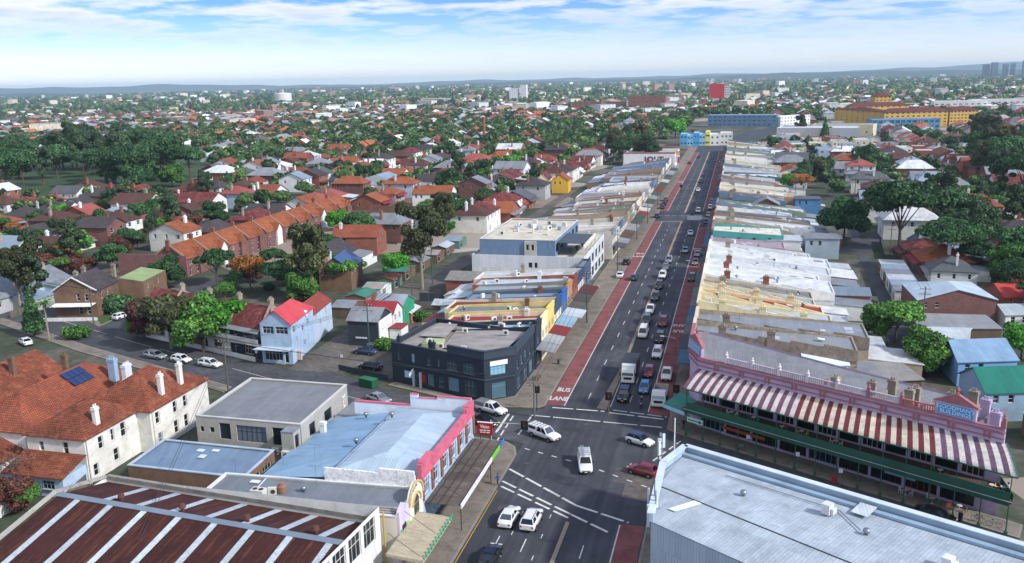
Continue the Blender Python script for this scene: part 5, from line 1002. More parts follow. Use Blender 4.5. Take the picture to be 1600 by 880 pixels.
b = MB(); b.beam(L2(-37.7, 217.2, 11.2), L2(-37.7, 236, 11.2), .3, 1.0); b.beam(L2(-37.7, 217.2, 9.6), L2(-37.7, 217.25, 11.0), .3, .3)
for y in (217.4, 223, 229.5, 235.8): b.box(*L2(-37.85, y - .15, 8.4), *L2(-37.55, y + .15, 11))
b.build('white_frame', mat('#d9d4c6'), t); b = MB(); b.box(*L2(-45.3, 220, 11.6), *L2(-38, 234, 11.8)); b.build('terrace_canopy', mat('#4a545e'), t)
for i in range(10): ac_unit(t, L2(-62 + 1.6 * i, 226 + (i * 7 % 11) * 2.0, 12.4), i, 1.5)
for i in range(5): b = MB(); b.cbox(L2(-60 + i * 3.2, 236 + (i % 2) * 4, 12.8), (1.8, 1.4, 1.0), i); b.build('roof_plant', mat('#9ea9b3', rough=.4), t)
for i in range(3): b = MB(); b.lathe(L2(-42 + i * .9, 222 + i * 4.5, 8.6), [(.3, 0), (.34, .4), (.6, .6), (.5, 1.2), (.1, 1.4)], 8); b.build('planter', mat('#3f5a38', c2='#2c4028'), t)
cols = ['#c9c7c0', '#8f9296', '#a3927e', '#cfc6ac', '#6c7f94', '#9a7a66', '#bfc5c9', '#7e8a78', '#cfc9bd', '#84746a', '#e0dcd2', '#55657a']
nmc = {'#c9c7c0': 'pale grey', '#8f9296': 'mid grey', '#a3927e': 'tan', '#cfc6ac': 'cream', '#6c7f94': 'blue grey', '#9a7a66': 'pale brick', '#bfc5c9': 'light grey', '#7e8a78': 'sage', '#cfc9bd': 'off white', '#84746a': 'brown', '#e0dcd2': 'white', '#55657a': 'slate blue'}
rfs = [(GREYMET, 'grey metal'), (PALEMET, 'pale metal'), (WHITEMET, 'white metal'), (BLUEMET, 'bluish metal'), (DARKMET, 'dark metal'), (RUSTY, 'rusted')]
y = 256.5; i = 0; rows = []
while y < 500:
    w_ = rnd.uniform(5.5, 9.5) if y < 345 else rnd.uniform(8, 18)
    if 330 < y < 341: y = 341; continue
    c = cols[(i * 5 + 1) % 12]; rf = rfs[(i * 7 + i // 3) % (6 if y < 340 else 4)]
    awc = rnd.choice(['#5a4a3a', '#4b4d50', '#7a3430', '#8c8f92', '#b9b9b4', '#3e4e44'])
    rows.append(shop_left(y, y + w_, rnd.uniform(7.2, 9.0), rnd.uniform(22, 30), c_(c), c_(rnd.choice(cols)), rf[0], nmc[c] + ' shop with ' + rf[1] + ' roof in the left row', mat(awc, 'corr'), zb=rnd.uniform(4.6, 6)))
    y += w_ + .1; i += 1
# ---- right of the main road: facades turn away, long roofs and stepped party walls run back from it
def shop_right(y0, y1, zf, xb, wal, rof, label, zb=None, step=True, par=1.0, chim=2, pw=None, cm=None, rear=True, awn=None, up=.5):
    zb = zb or zf - 3.2; W_ = y1 - y0 - .08; D = xb - FR
    t = bldg('shop', label, 'shop', rect(FR, y0, xb, y1 - .08), zf, wal, rof, 'flat', slope=[zf - par, zb, zb, zf - par], wallz=[zf, zb + .25, zb + .25, zf], ops={1: row(W_, max(1, int(W_ / 3)), .9, 1.3, max(.8, zb - 2.2), 'sash')})
    cx_, cy_ = t.location.x, t.location.y
    if step:
        b = MB(); n = 5; x = FR - cx_
        for k in range(n):
            xa, xb_ = x + D * k / n, x + D * (k + 1) / n; za = zf + up - (zf - zb) * (k / n); zc2 = zf + up - .5 - (zf - zb) * ((k + 1) / n)
            b.add([(xa, -W_ / 2 - .17, za - 2.6), (xb_, -W_ / 2 - .17, za - 2.6), (xb_, -W_ / 2 + .17, za - 2.6), (xa, -W_ / 2 + .17, za - 2.6), (xa, -W_ / 2 - .17, za + .25), (xb_, -W_ / 2 - .17, zc2 + .25), (xb_, -W_ / 2 + .17, zc2 + .25), (xa, -W_ / 2 + .17, za + .25)], [(0, 3, 2, 1), (4, 5, 6, 7), (0, 1, 5, 4), (1, 2, 6, 5), (2, 3, 7, 6), (3, 0, 4, 7)])
        b.build('party_wall', pw or wal, t)
    for k in range(chim): chimney(t, (FR - cx_ + D * (.18 + .3 * k), -W_ / 2, zf - (zf - zb) * (.18 + .3 * k)), 1.8, 1.3, .55, cm or pw or STONE, pots=2)
    b = MB(); b.box(FR - .25 - cx_, -W_ / 2, zf - .6, FR + .15 - cx_, W_ / 2, zf + .35); b.box(FR - .4 - cx_, -W_ / 2, zf + .35, FR + .2 - cx_, W_ / 2, zf + .5); b.build('facade_parapet', rnd.choice([ROSE, wal, mat('#c9bfa8')]), t)
    awning(t, FR - .06 - cx_, -9.2 - cx_, -W_ / 2 + .05, W_ / 2 - .05, 4.0, 3.7, awn or mat(rnd.choice(['#55585c', '#4a6a86', '#6a6d70', '#3f4a52', '#7a4a3c']), 'corr'))
    if rear:
        d2 = rnd.uniform(5, 10); b = MB(); b.prism([(D / 2 + .02, -W_ / 2 + .3), (D / 2 + d2, -W_ / 2 + .3), (D / 2 + d2, W_ / 2 - .9), (D / 2 + .02, W_ / 2 - .9)], 0, [3.6, 3.0, 3.0, 3.6]); b.build('rear_annex', rnd.choice([wal, BRICKR, RENDW]), t)
        slab('annex_roof', [(D / 2 + .02, -W_ / 2 + .2, 3.72), (D / 2 + d2 + .3, -W_ / 2 + .2, 3.12), (D / 2 + d2 + .3, W_ / 2 - .8, 3.12), (D / 2 + .02, W_ / 2 - .8, 3.72)], rnd.choice([WHITEMET, PALEMET, GREYMET, rof]), t)
    roof_clutter(t, lambda x: zf - par + (zb - zf + par) * (x + D / 2) / D, -D / 2 + 1, D / 2 - 1, W_ / 2, 5)
    if rnd.random() < .5: skylight(t, (rnd.uniform(-D * .2, D * .3), rnd.uniform(-.5, .5), (zf - par + zb) / 2 + .12), 0, (0, R(8)), 1.2, .8, '#dfe2e0')
    return t
shop_right(150.0, 158.6, 9.6, 21, STONE, mat('#7f848a', 'corr', var=.14), 'shop with wide grey roof and stone party wall behind the corner pediment', zb=7.6, pw=mat('#8a8073', c2='#5c554d', var=.3, vs=.7), chim=2)
shop_right(158.7, 168.4, 9.2, 24, mat('#a59a8a', c2='#857a6c', var=.2), mat('#858c96', 'corr', var=.12), 'shop with long lavender grey roof below the cream parapets', zb=7.4, pw=mat('#7c7266', c2='#544d46', var=.3, vs=.7), chim=1)
CW = mat('#d8cba4', var=.16, vs=.5, c2='#c9b98a', orand=.03)
shop_right(168.5, 176.4, 9.8, 19, CW, mat('#aeb9c2', 'corr'), 'cream shop nearest the camera with stepped party wall', zb=6.6, cm=CW, chim=3, up=.95)
shop_right(176.5, 183.6, 9.7, 18, CW, REDMET, 'middle cream shop with dark red rear roof', zb=6.4, cm=CW, chim=3, up=.9)
shop_right(183.7, 190.6, 9.6, 17, mat('#d9d0b4', c2='#c0b695'), mat('#97a3af', 'corr'), 'far cream shop with blue grey roof', zb=6.2, cm=CW, chim=3, up=.85)
shop_right(190.7, 197.4, 9.4, 17, mat('#c9c0ac', c2='#a89c88'), mat('#6f757b', 'corr'), 'weathered shop with shadowed grey roof and stone parapet', zb=6.2, pw=mat('#a08f7c', c2='#776b5e', var=.25), chim=1)
shop_right(197.5, 209, 9.2, 22, RENDW, WHITEMET, 'wide shop with bright white metal roof and brown chimneys', zb=6.0, cm=BRICKR, chim=2, pw=RENDW)
shop_right(209.1, 217, 8.8, 20, RENDW, WHITEMET, 'white roofed shop beyond the brown chimneys', zb=5.6, cm=BRICKR, chim=1)
shop_right(217.1, 226, 8.8, 23, mat('#d9dcdc'), PALEMET, 'shop with pale ribbed roof in the middle of the right row', zb=5.6, cm=BRICKR, chim=1)
shop_right(226.1, 238, 8.6, 24, RENDW, WHITEMET, 'shop with long stepped white roof in the right row', zb=5.4, chim=2, cm=RENDW)
shop_right(238.1, 246, 8.4, 20, RENDW, PALEMET, 'shop with pale roof beside the pink tinted one', zb=5.2, chim=1)
shop_right(252, 262, 6.6, 14, mat('#b5a3ac'), mat('#a394a2', 'corr', c2='#b9b0b8'), 'low shop with pinkish grey roof', zb=5.4, step=False, chim=0)
TEAL = mat('#4f9a94', var=.12, vs=.4, orand=0)
t = shop_right(262.2, 276, 8.6, 14, TEAL, mat('#cfcac0', c2='#8a6a58'), 'teal rendered shop with windows along its side wall', zb=7.2, step=False, chim=0)
for k in range(4): put_window(t, (-7.4 + 4.4 * k, -7.0, 5.0), 0, .9, 1.6, 'sash', fm=mat('#3a3f42'))
b = MB(); b.box(-10.2, -6.98, 3.9, 10.2, -6.9, 4.1); b.build('string_course', mat('#3f847f'), t)
y = 276.2; i = 0
while y < 640:
    w_ = rnd.uniform(6, 10) if y < 420 else rnd.uniform(9, 20)
    if 332 < y < 346: y = 346; continue
    rf = rfs[[1, 2, 0, 2, 3, 1, 2, 5, 1, 2, 0][i % 11]]; c = rnd.choice(cols)
    rows.append(shop_right(y, y + w_, rnd.uniform(7.4, 9.2), rnd.uniform(15, 25), c_(c), rf[0], nmc[c] + ' shop with ' + rf[1] + ' roof in the right row', zb=rnd.uniform(4.8, 6.2), chim=rnd.choice((0, 1, 1, 2))))
    y += w_ + .1; i += 1
number_labels(rows)
# ------------------------------------------------------------------ buildings behind the right row
def box_house(label, poly, z, wm_, rm2, roof, rh, axis=0, cat='house', name='house', ops=None, ch=(), over=.3, **kw):
    t = bldg(name, label, cat, poly, z, wm_, rm2, roof, rh, axis, over=over, ops=ops or {0: [(1.2, 2.1, z - 1.9, z - .6), (3.6, 4.5, z - 1.9, z - .6)], 1: [(1.2, 2.1, z - 1.9, z - .6), (4, 4.9, z - 1.9, z - .6)]}, **kw)
    for (x, y, zz) in ch: chimney(t, loc_in(t, (x, y, zz)), 1.7, .9, .6, rnd.choice([STONE, BRICKR, RENDW]))
    return t
box_house('blue painted house with gabled blue metal roof and dormer', [(38.5, 157.5), (48.5, 160.5), (46.5, 171.5), (37.6, 169)], 4.6, mat('#6f9cc4', var=.1), mat('#7f9cb8', 'corr', rough=.45), 'gable', 2.2)
box_house('pale blue house with teal green metal roof and white gable window', [(38.8, 141), (53, 145), (50.5, 154), (37, 150)], 5.0, mat('#8aa3b8', 'board'), mat('#1f6f60', 'corr', rough=.5), 'gable', 2.6)
box_house('dark brick house with pale hipped metal roof and skylight', [(38.6, 195), (54.5, 198), (53, 214), (38, 211)], 6.2, BRICKM, mat('#b7c9d6', 'corr', rough=.45), 'half', 2.2, axis=1)
box_house('long grey ribbed shed beside the brick house', [(36.6, 181), (52, 183.5), (51.4, 193.5), (36.8, 192.6)], 3.6, TIMB, mat('#85888c', 'corr'), 'flat', 0, cat='shed', name='shed', over=.2, slope=None)
box_house('pale grey lean to shed next to the blue house', [(34.8, 168.2), (42, 172), (46, 181.5), (35.4, 181)], 3.9, mat('#a9b3bb'), mat('#b1bac0', 'corr'), 'flat', 0, cat='shed', name='shed', over=.2)
box_house('brick garage with blue grey curved roof by the right lane', rect(17.5, 205, 30.5, 213), 4.2, BRICKR, mat('#6f7f8e', 'corr'), 'gable', 1.0, cat='garage', name='garage')
box_house('grey roofed cottage with low white wall behind the shed', [(56, 196), (68, 199), (66, 207), (55, 204.5)], 3.4, RENDW, mat('#9aa5ac', 'corr'), 'gable', 1.2)
box_house('red metal roofed cottage near the right edge', [(60, 212), (74, 216), (71, 226), (58, 222)], 3.4, BRICKR, mat('#b2413c', 'corr'), 'gable', 2.0)
box_house('flat roofed timber shed below the green roofed house', [(44, 130.5), (56, 134), (54.5, 140), (43, 137)], 3.4, TIMB, mat('#8fa0ae', 'corr'), 'flat', 0, cat='shed', name='shed', over=.15)
box_house('open grey carport behind the verandah building', [(21, 147), (31.5, 150.5), (29, 161), (19.5, 157)], 3.2, TIMB, mat('#8c8a86', 'corr'), 'flat', 0, cat='carport', name='carport', over=.3)
box_house('small white gabled annex behind the stone party wall', [(12.5, 147), (19.5, 149.5), (18, 156), (11.5, 154)], 5.6, mat('#c9d3da'), mat('#c7d3dc', 'corr'), 'gable', 1.6)
for k in range(6):
    g_ = bldg('garage', 'narrow white garage with panel door along the right lane', 'garage', [(37.3 + k * .25, 214.5 + k * 6.2), (43.5 + k * .25, 214.2 + k * 6.2), (43.7 + k * .25, 220.2 + k * 6.2), (37.5 + k * .25, 220.4 + k * 6.2)], 3.2, [RENDW, mat('#7f9db5'), RENDW, TIMB, RENDW, BRICKR][k], [GREYMET, BLUEMET, PALEMET][k % 3], 'flat', over=.15, ops={3: [(1.2, 4.6, .1, 2.4, 'door')]})
    g_['label'] = ['pale grey', 'light blue', 'white', 'timber clad', 'plain white', 'brick'][k] + ' garage along the right rear lane'
for k, (x, y, c2, rf2, lb) in enumerate(((14, 262, RENDW, PALEMET, 'small grey shop with lettered fascia by the side street'), (25, 266, mat('#9fb0bd'), GREYMET, 'grey two storey workshop with navy awning'), (27, 352, mat('#4f83b0'), DARKMET, 'blue painted two storey corner house on the right'), (11, 336, mat('#5a463e', 'brick'), GREYMET, 'dark brick hall with white edged gable'))):
    box_house(lb, rect(x - 4.5, y, x + 5, y + 9), 6.0, c2, rf2, 'gable' if k > 2 else 'flat', 2.4, axis=1, cat='building', name='building', over=.25)
# yards behind the left shops: fences and sheds
FENCE = mat('#6b665e', 'board', var=.3)
def fence(label, pts, h=1.7, m=None, name='fence'):
    t = thing(name, label, 'fence', (*pts[0][:2], 0)); m = m or FENCE
    for a, c in zip(pts, pts[1:]):
        L = math.dist(a[:2], c[:2]); n = max(1, int(L / 2.4))
        for k in range(n):
            p = [a[j] + (c[j] - a[j]) * k / n - pts[0][j] for j in (0, 1)]; q = [a[j] + (c[j] - a[j]) * (k + .97) / n - pts[0][j] for j in (0, 1)]
            b = MB(); b.beam((*p, h / 2), (*q, h / 2), .06, h); b.build('fence_panel', m, t)
    return t
fence('timber paling fence behind the red roofed shop', [(-76.2, 184), (-62, 184.6)]); fence('weathered paling fence beside the vegetable yard', [(-76.2, 192), (-62.5, 192.6)]); fence('navy fence along the rear lane yard', [(-76.4, 198.5), (-64, 199)], 2.2, NAVYT); fence('paling fence between the car park and the townhouse', [(-70.5, 160.8), (-61.5, 160.2)])
fence('dark low wall along the car park front', [(-73.2, 145.2), (-61.2, 141.1)], 1.1, NAVYT, 'wall'); fence('timber fence beside the white house yard', [(-86.3, 92.5), (-84.2, 84)], 1.8); fence('brick front wall of the verandah side yard', [(36, 136), (37.2, 150)], 2.0, BRICKR, 'wall')
fence('white picket fence by the blue corner house terraces', [(-92, 146.6), (-126, 158)], 1.0, RENDW); fence('dark fence along the right lane', [(42.8, 268), (45.5, 296)], 1.8, DKFR); fence('white fence in front of the brick house', [(-160, 164.5), (-146.5, 167.6)], .9, RENDW)
sheds = []
for k, (x, y, w_, d_, rf2) in enumerate(((-65.5, 186, 6, 5, PALEMET), (-73, 178, 4.5, 6, WHITEMET), (-89, 180, 5, 7, GREYMET), (-90, 190, 5.5, 7, mat('#3f7f6c', 'corr')), (-89.5, 199, 5, 7, RUSTY), (-90, 209, 5, 6, TERRA2), (-91, 219, 5.5, 8, mat('#3f7f6c', 'corr')), (-90.5, 231, 5, 8, GREYMET), (-90, 243, 5.5, 7, RUSTY), (-90.5, 254, 5, 8, PALEMET), (-90, 266, 5, 8, BLUEMET), (-66, 195, 5, 4, WHITEMET))):
    sheds.append(bldg('shed', 'small ' + ['pale roofed', 'white roofed', 'grey roofed', 'green roofed', 'rust roofed', 'tile roofed', 'teal roofed', 'grey metal', 'rusty', 'pale metal', 'blue roofed', 'white metal'][k] + ' shed by the left rear lane', 'shed', rect(x - w_ / 2, y, x + w_ / 2, y + d_), 2.7, rnd.choice([TIMB, RENDW, BRICKR, mat('#5d7a6c')]), rf2, 'gable', .8, axis=k % 2, over=.2, ops={1: [(1.0, 3.4, .1, 2.2, 'door')]}))
# ------------------------------------------------------------------ far landmarks
def block(label, poly, z, wm_, rm2, n, floors, cat='building', name='building', edges=(0,), ww=1.6, wh=1.5, fm=None, par=.6, **kw):
    ops = {}
    for e in edges:
        a, c = poly[e], poly[(e + 1) % len(poly)]; L = math.dist(a, c); fh = z / floors
        ops[e] = [o for f in range(floors) for o in row(L, n if e in (0, 2) else max(2, int(n * .5)), ww, wh, f * fh + fh * .3, 'grid')]
    return bldg(name, label, cat, poly, z, wm_, rm2, 'flat', par=par, ops=ops, fm=fm, sill=False, **kw)
MUST = mat('#c8a24e', var=.1); 
for k, (poly, z, n, f) in enumerate((([(100, 1010), (136, 915), (148, 919), (112, 1014)], 15, 9, 5), ([(136, 912), (196, 930), (193, 942), (134, 925)], 15, 12, 5), ([(198, 931), (226, 943), (221, 957), (194, 945)], 15, 8, 5), ([(118, 1030), (180, 1045), (177, 1058), (115, 1043)], 17, 10, 5), ([(150, 1080), (168, 1084), (165, 1100), (147, 1096)], 26, 4, 8))):
    t = block('mustard yellow apartment block with maroon roof, ' + ['left wing', 'long front wing', 'right wing', 'rear wing', 'tall tower'][k], poly, z, MUST, mat('#6e3a36', 'tile'), n, f, 'apartments', 'apartment_block', edges=(0, 3) if k else (0, 3), ww=2.2)
    a = MB(); pl2 = [(p[0] - t.location.x, p[1] - t.location.y) for p in poly]; roof_mesh(a, pl2, z + .1, 3.4, 'hip', 0 if k else 1, .6); a.build('hipped_roof', mat('#6e3a36', 'tile'), t)
block('steel blue office building with white roof at the far bend', [(-32, 962), (38, 950), (41, 972), (-29, 984)], 12, mat('#5f7f9c', var=.1), WHITEMET, 14, 3, edges=(0,), ww=3, fm=mat('#d9dde0'))
block('white terrace of shops right of the far blue building', [(42, 950), (74, 990), (62, 1000), (32, 962)], 10, RENDW, WHITEMET, 10, 3, edges=(0,))
block('low cyan glass building in front of the yellow apartments', [(120, 872), (180, 882), (177, 900), (117, 890)], 10, mat('#3f86b4', var=.1), mat('#8fa3b3'), 12, 2, edges=(0, 3), ww=3.5, wh=2.6)
block('large pale grey factory with flat roof beyond the right shops', [(30, 740), (92, 730), (96, 765), (36, 775)], 11, mat('#b5b8bb', var=.08), WHITEMET, 6, 1, edges=(0,), ww=2, wh=1)
block('cream hall with grey roof behind the pale factory', [(62, 800), (110, 792), (116, 815), (66, 822)], 10, mat('#cfc8a8'), mat('#9c9a94', 'corr'), 5, 1)
t = block('white hall with painted lettering on its side by the main road', rect(-66, 520, FL, 560), 9, mat('#dcdcdc', var=.08), mat('#a9a9a6', 'corr'), 2, 1, edges=(1,), ww=3)
text('JOLT', 5.2, mat('#4a4c78', orand=0), t, loc_in(t, (-48, 519.9, 5.4)), (R(90), 0, 0), bold=.03)
b = MB(); b.box(*loc_in(t, (-66, 515, 0)), *loc_in(t, (-44, 519.9, 3.2))); b.build('lean_to', mat('#8c8a92', 'corr'), t)
b = MB(); b.box(*loc_in(t, (-65.9, 520.1, 9.05)), *loc_in(t, (FL - .1, 521, 10.0))); b.build('brick_parapet', mat('#94645a', 'brick'), t)
sg = thing('pole_sign', 'tall pole sign with yellow diamond and pink panels by the far shops', 'sign', (-33.6, 512, 0)); b = MB(); b.tube((0, 0, .1), (0, 0, 11), .2, .15, 8); b.build('pole', DKFR, sg)
b = MB(); b.cbox((0, -.3, 10.4), (2.2, .2, 2.2)); o = b.build('diamond', mat('#d8a92c', orand=0), sg); b = MB(); b.box(-1.2, -.4, 5.2, 1.2, -.2, 9); b.build('panel', mat('#d9d4dc', orand=0), sg); b = MB(); b.box(.1, -.46, 4.4, 1.2, -.42, 8); b.build('panel', mat('#c23f78', orand=0), sg)
for k, (x0, x1, c2, lb) in enumerate(((-46, -38, '#4aa0cf', 'cyan painted shop'), (-38, -31, '#7fb9dd', 'light blue shop'), (-31, -24, '#3f9fd4', 'bright blue shop'), (-24, -17, '#8fc0e0', 'sky blue shop'), (-17, -12, '#d8cf52', 'narrow yellow shop'), (-12, 0, '#e6e6e4', 'white shop'), (0, 14, '#dcdcda', 'wide white shop'))):
    x0, x1 = -44 + (x0 + 46) * .66, -44 + (x1 + 46) * .66; yy = 700 + (x0 + 20) * .25; block(lb + ' facing the camera at the end of the road', rect(x0 + .1, yy, x1 - .1, yy + 20), (9.5, 8.4, 10.2, 9.0, 10.8, 8.6, 9.6)[k], mat(c2, var=.1), WHITEMET, max(2, int((x1 - x0) / 3)), 2, cat='shop', name='shop', edges=(0,), ww=1.5)
for k, (x0, y0, x1, y1, z, lb) in enumerate(((-262, 1400, -214, 1425, 16, 'left brown brick block on the rise'), (-212, 1440, -172, 1460, 14, 'low middle brown brick block'), (-170, 1395, -112, 1425, 24, 'tall brown brick block with flat roof'))):
    block(lb, rect(x0, y0, x1, y1), z, mat('#7d5242', 'brick'), mat('#6c5f58'), 9, 4, edges=(0, 1), ww=2.4, wh=2)
block('bright red slab building on the horizon', rect(-62, 1900, -32, 1925), 35, mat('#b5282c', var=.06), mat('#a03030'), 3, 6, edges=(1,), ww=3, wh=3); block('white stair tower beside the red slab building', rect(-31.5, 1902, -20, 1920), 30, mat('#c7ccd0'), mat('#a9aeb2'), 3, 6, edges=(0,), ww=3)
t = thing('water_reservoir', 'round white water reservoir on a wooded rise', 'reservoir', (-1290, 2330, 0)); b = MB(); b.lathe((0, 0, 8), [(24, 0), (24, 20), (23, 21), (4, 23)], 40); b.build('tank', mat('#d8d8d4', var=.05), t); b = MB(); b.lathe((0, 0, -1), [(30, 0), (26, 9)], 24); b.build('mound', mat('#3f6a3a'), t)
block('slim white tower above the trees', rect(-520, 2100, -505, 2115), 40, RENDW, RENDW, 3, 8, edges=(0,)); block('white ribbed tower beside the slim one', rect(-548, 2100, -528, 2120), 32, RENDW, RENDW, 4, 7, edges=(0,))
for k, (px_, w_, hh) in enumerate(((1535, 30, 76), (1548, 30, 86), (1566, 24, 74), (1578, 20, 78), (1597, 28, 92))):
    p = P(px_, 131 - k * .5); p = p * (5600 / p.length); block('far grey blue office tower on the right horizon, ' + ['leftmost', 'second', 'middle', 'fourth', 'at the frame edge'][k], rect(p.x, p.y, p.x + w_, p.y + w_), hh, mat('#64788c'), mat('#6f8090'), 4, 10, edges=(0,), ww=5, wh=4, cat='tower', name='office_tower')
for k, (a, b2, hh, lb) in enumerate(((900, 172, 8, 'white warehouse among trees left of the brick blocks'), (690, 160, 10, 'long white school building on the left rise'), (1500, 175, 14, 'white flat roofed complex behind the yellow apartments'), (1560, 172, 14, 'long white office building at the right edge'), (30, 236, 8, 'white two storey terrace beyond the park'), (110, 232, 8, 'long white hall beyond the park'))):
    p = P(a, b2); w_ = p.length * .05; block(lb, rect(p.x - w_ / 2, p.y, p.x + w_ / 2, p.y + w_ * .3), hh, RENDW, WHITEMET, 9, 2, edges=(0,), ww=w_ / 18)
b = MB(); p = P(757, 228); b.lathe((p.x, p.y, 0), [(1.5, 0), (1.1, 22), (1.3, 22.5), (1.3, 24)], 14); tag(b.build('brick_chimney', mat('#84513f', 'brick')), 'tall brown brick factory chimney rising above the suburb', 'chimney')
# cluster of low commercial buildings where the road bends
com = []
for k in range(34):
    x = 32 + (k % 6) * 15 + rnd.uniform(-3, 3); y = 585 + (k // 6) * 26 + rnd.uniform(-5, 5)
    if y > 715 or (34 < x < 62 and y > 700): y = 860 + rnd.uniform(-18, 60); x = 66 + (k % 6) * 9
    w_, d_ = rnd.uniform(9, 14), rnd.uniform(10, 18); cn, cc = rnd.choice((('white', '#d9dbda'), ('grey', '#a5a8aa'), ('brick', '#84513f'), ('cream', '#d8d0ba'), ('pale blue', '#9fb4c6')))
    z = rnd.uniform(4.5, 9); t = block(cn + ' flat roofed commercial building near the road bend', rect(x, y, x + w_, y + d_), z, mat(cc, 'brick' if cn == 'brick' else None), rnd.choice([WHITEMET, PALEMET, GREYMET, BLUEMET]), 3, 2 if z > 6 else 1, edges=(0,), ww=1.4, wh=1.2); com.append(t)
number_labels(com)
# ------------------------------------------------------------------ trees
def ico(sub=1):
    bm = bmesh.new(); bmesh.ops.create_icosphere(bm, subdivisions=sub, radius=1); v = np.array([x.co[:] for x in bm.verts]); f = [[q.index for q in p.verts] for p in bm.faces]; bm.free(); return v, f
ICO1, ICO2 = ico(1), ico(2)
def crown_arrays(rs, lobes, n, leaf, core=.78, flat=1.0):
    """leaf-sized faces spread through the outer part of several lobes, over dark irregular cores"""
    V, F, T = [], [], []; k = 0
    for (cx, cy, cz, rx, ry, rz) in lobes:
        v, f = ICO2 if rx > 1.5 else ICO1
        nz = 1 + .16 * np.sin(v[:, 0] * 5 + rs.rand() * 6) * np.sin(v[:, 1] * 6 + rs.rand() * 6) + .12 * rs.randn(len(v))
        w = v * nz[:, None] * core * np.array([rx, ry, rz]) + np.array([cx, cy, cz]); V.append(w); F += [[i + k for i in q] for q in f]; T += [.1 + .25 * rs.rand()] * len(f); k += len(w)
    vol = np.array([l[3] * l[4] for l in lobes]); vol = vol / vol.sum()
    for li, m_ in enumerate((vol * n).astype(int)):
        cx, cy, cz, rx, ry, rz = lobes[li]
        d = rs.randn(m_, 3); d /= np.linalg.norm(d, axis=1)[:, None]; d[:, 2] = np.where(d[:, 2] < -.55, -d[:, 2], d[:, 2])
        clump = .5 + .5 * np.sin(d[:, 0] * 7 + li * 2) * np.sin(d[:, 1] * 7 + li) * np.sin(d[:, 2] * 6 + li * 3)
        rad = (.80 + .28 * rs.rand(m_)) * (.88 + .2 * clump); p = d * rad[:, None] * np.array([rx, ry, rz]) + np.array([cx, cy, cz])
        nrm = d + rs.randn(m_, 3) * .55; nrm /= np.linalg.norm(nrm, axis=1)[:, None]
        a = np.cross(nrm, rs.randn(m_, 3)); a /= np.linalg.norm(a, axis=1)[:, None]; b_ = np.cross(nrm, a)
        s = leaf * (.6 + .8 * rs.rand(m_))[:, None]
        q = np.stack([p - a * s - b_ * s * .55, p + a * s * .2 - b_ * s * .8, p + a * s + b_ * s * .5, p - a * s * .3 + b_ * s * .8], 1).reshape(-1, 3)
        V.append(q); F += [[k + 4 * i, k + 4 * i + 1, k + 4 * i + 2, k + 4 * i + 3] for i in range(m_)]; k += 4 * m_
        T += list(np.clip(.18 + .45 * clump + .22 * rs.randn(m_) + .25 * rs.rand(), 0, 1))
    return np.concatenate(V), F, T
def crown_mesh(rs, lobes, n, leaf, m, core=.78):
    V, F, T = crown_arrays(rs, lobes, n, leaf, core); me = bpy.data.meshes.new('crown'); me.from_pydata(V.tolist(), [], F); me.materials.append(m)
    at = me.attributes.new('tint', 'FLOAT', 'FACE'); at.data.foreach_set('value', T); return me
BARK = mat('#5a4a3c', var=.3, vs=2); BARKG = mat('#8c8378', var=.3, vs=2)
def trunk_mesh(rs, h, r, limbs, m):
    b = MB(); top = Vector((rs.uniform(-.2, .2), rs.uniform(-.2, .2), h)); b.tube((0, 0, -.1), top * .55, r, r * .75, 8); b.tube(top * .54, top, r * .76, r * .5, 8)
    for l in limbs: b.tube(top * rs.uniform(.6, .95), l, r * .42, r * .12, 6)
    return b.mesh('trunk', m)
LM = {'dark': leafmat('#1c2f1e', '#355634', '#557a42'), 'mid': leafmat('#26401c', '#456e30', '#6c9a42'), 'bright': leafmat('#2a581c', '#468a2a', '#78b844'), 'olive': leafmat('#2a2f1e', '#454c30', '#66683f'), 'autumn': leafmat('#5a3a1e', '#8a5a2c', '#a8743a'), 'rust': leafmat('#3a2420', '#5c3a30', '#7a5546'), 'bluegreen': leafmat('#1f2c22', '#3a4f36', '#5c7048')}
TREES = {}
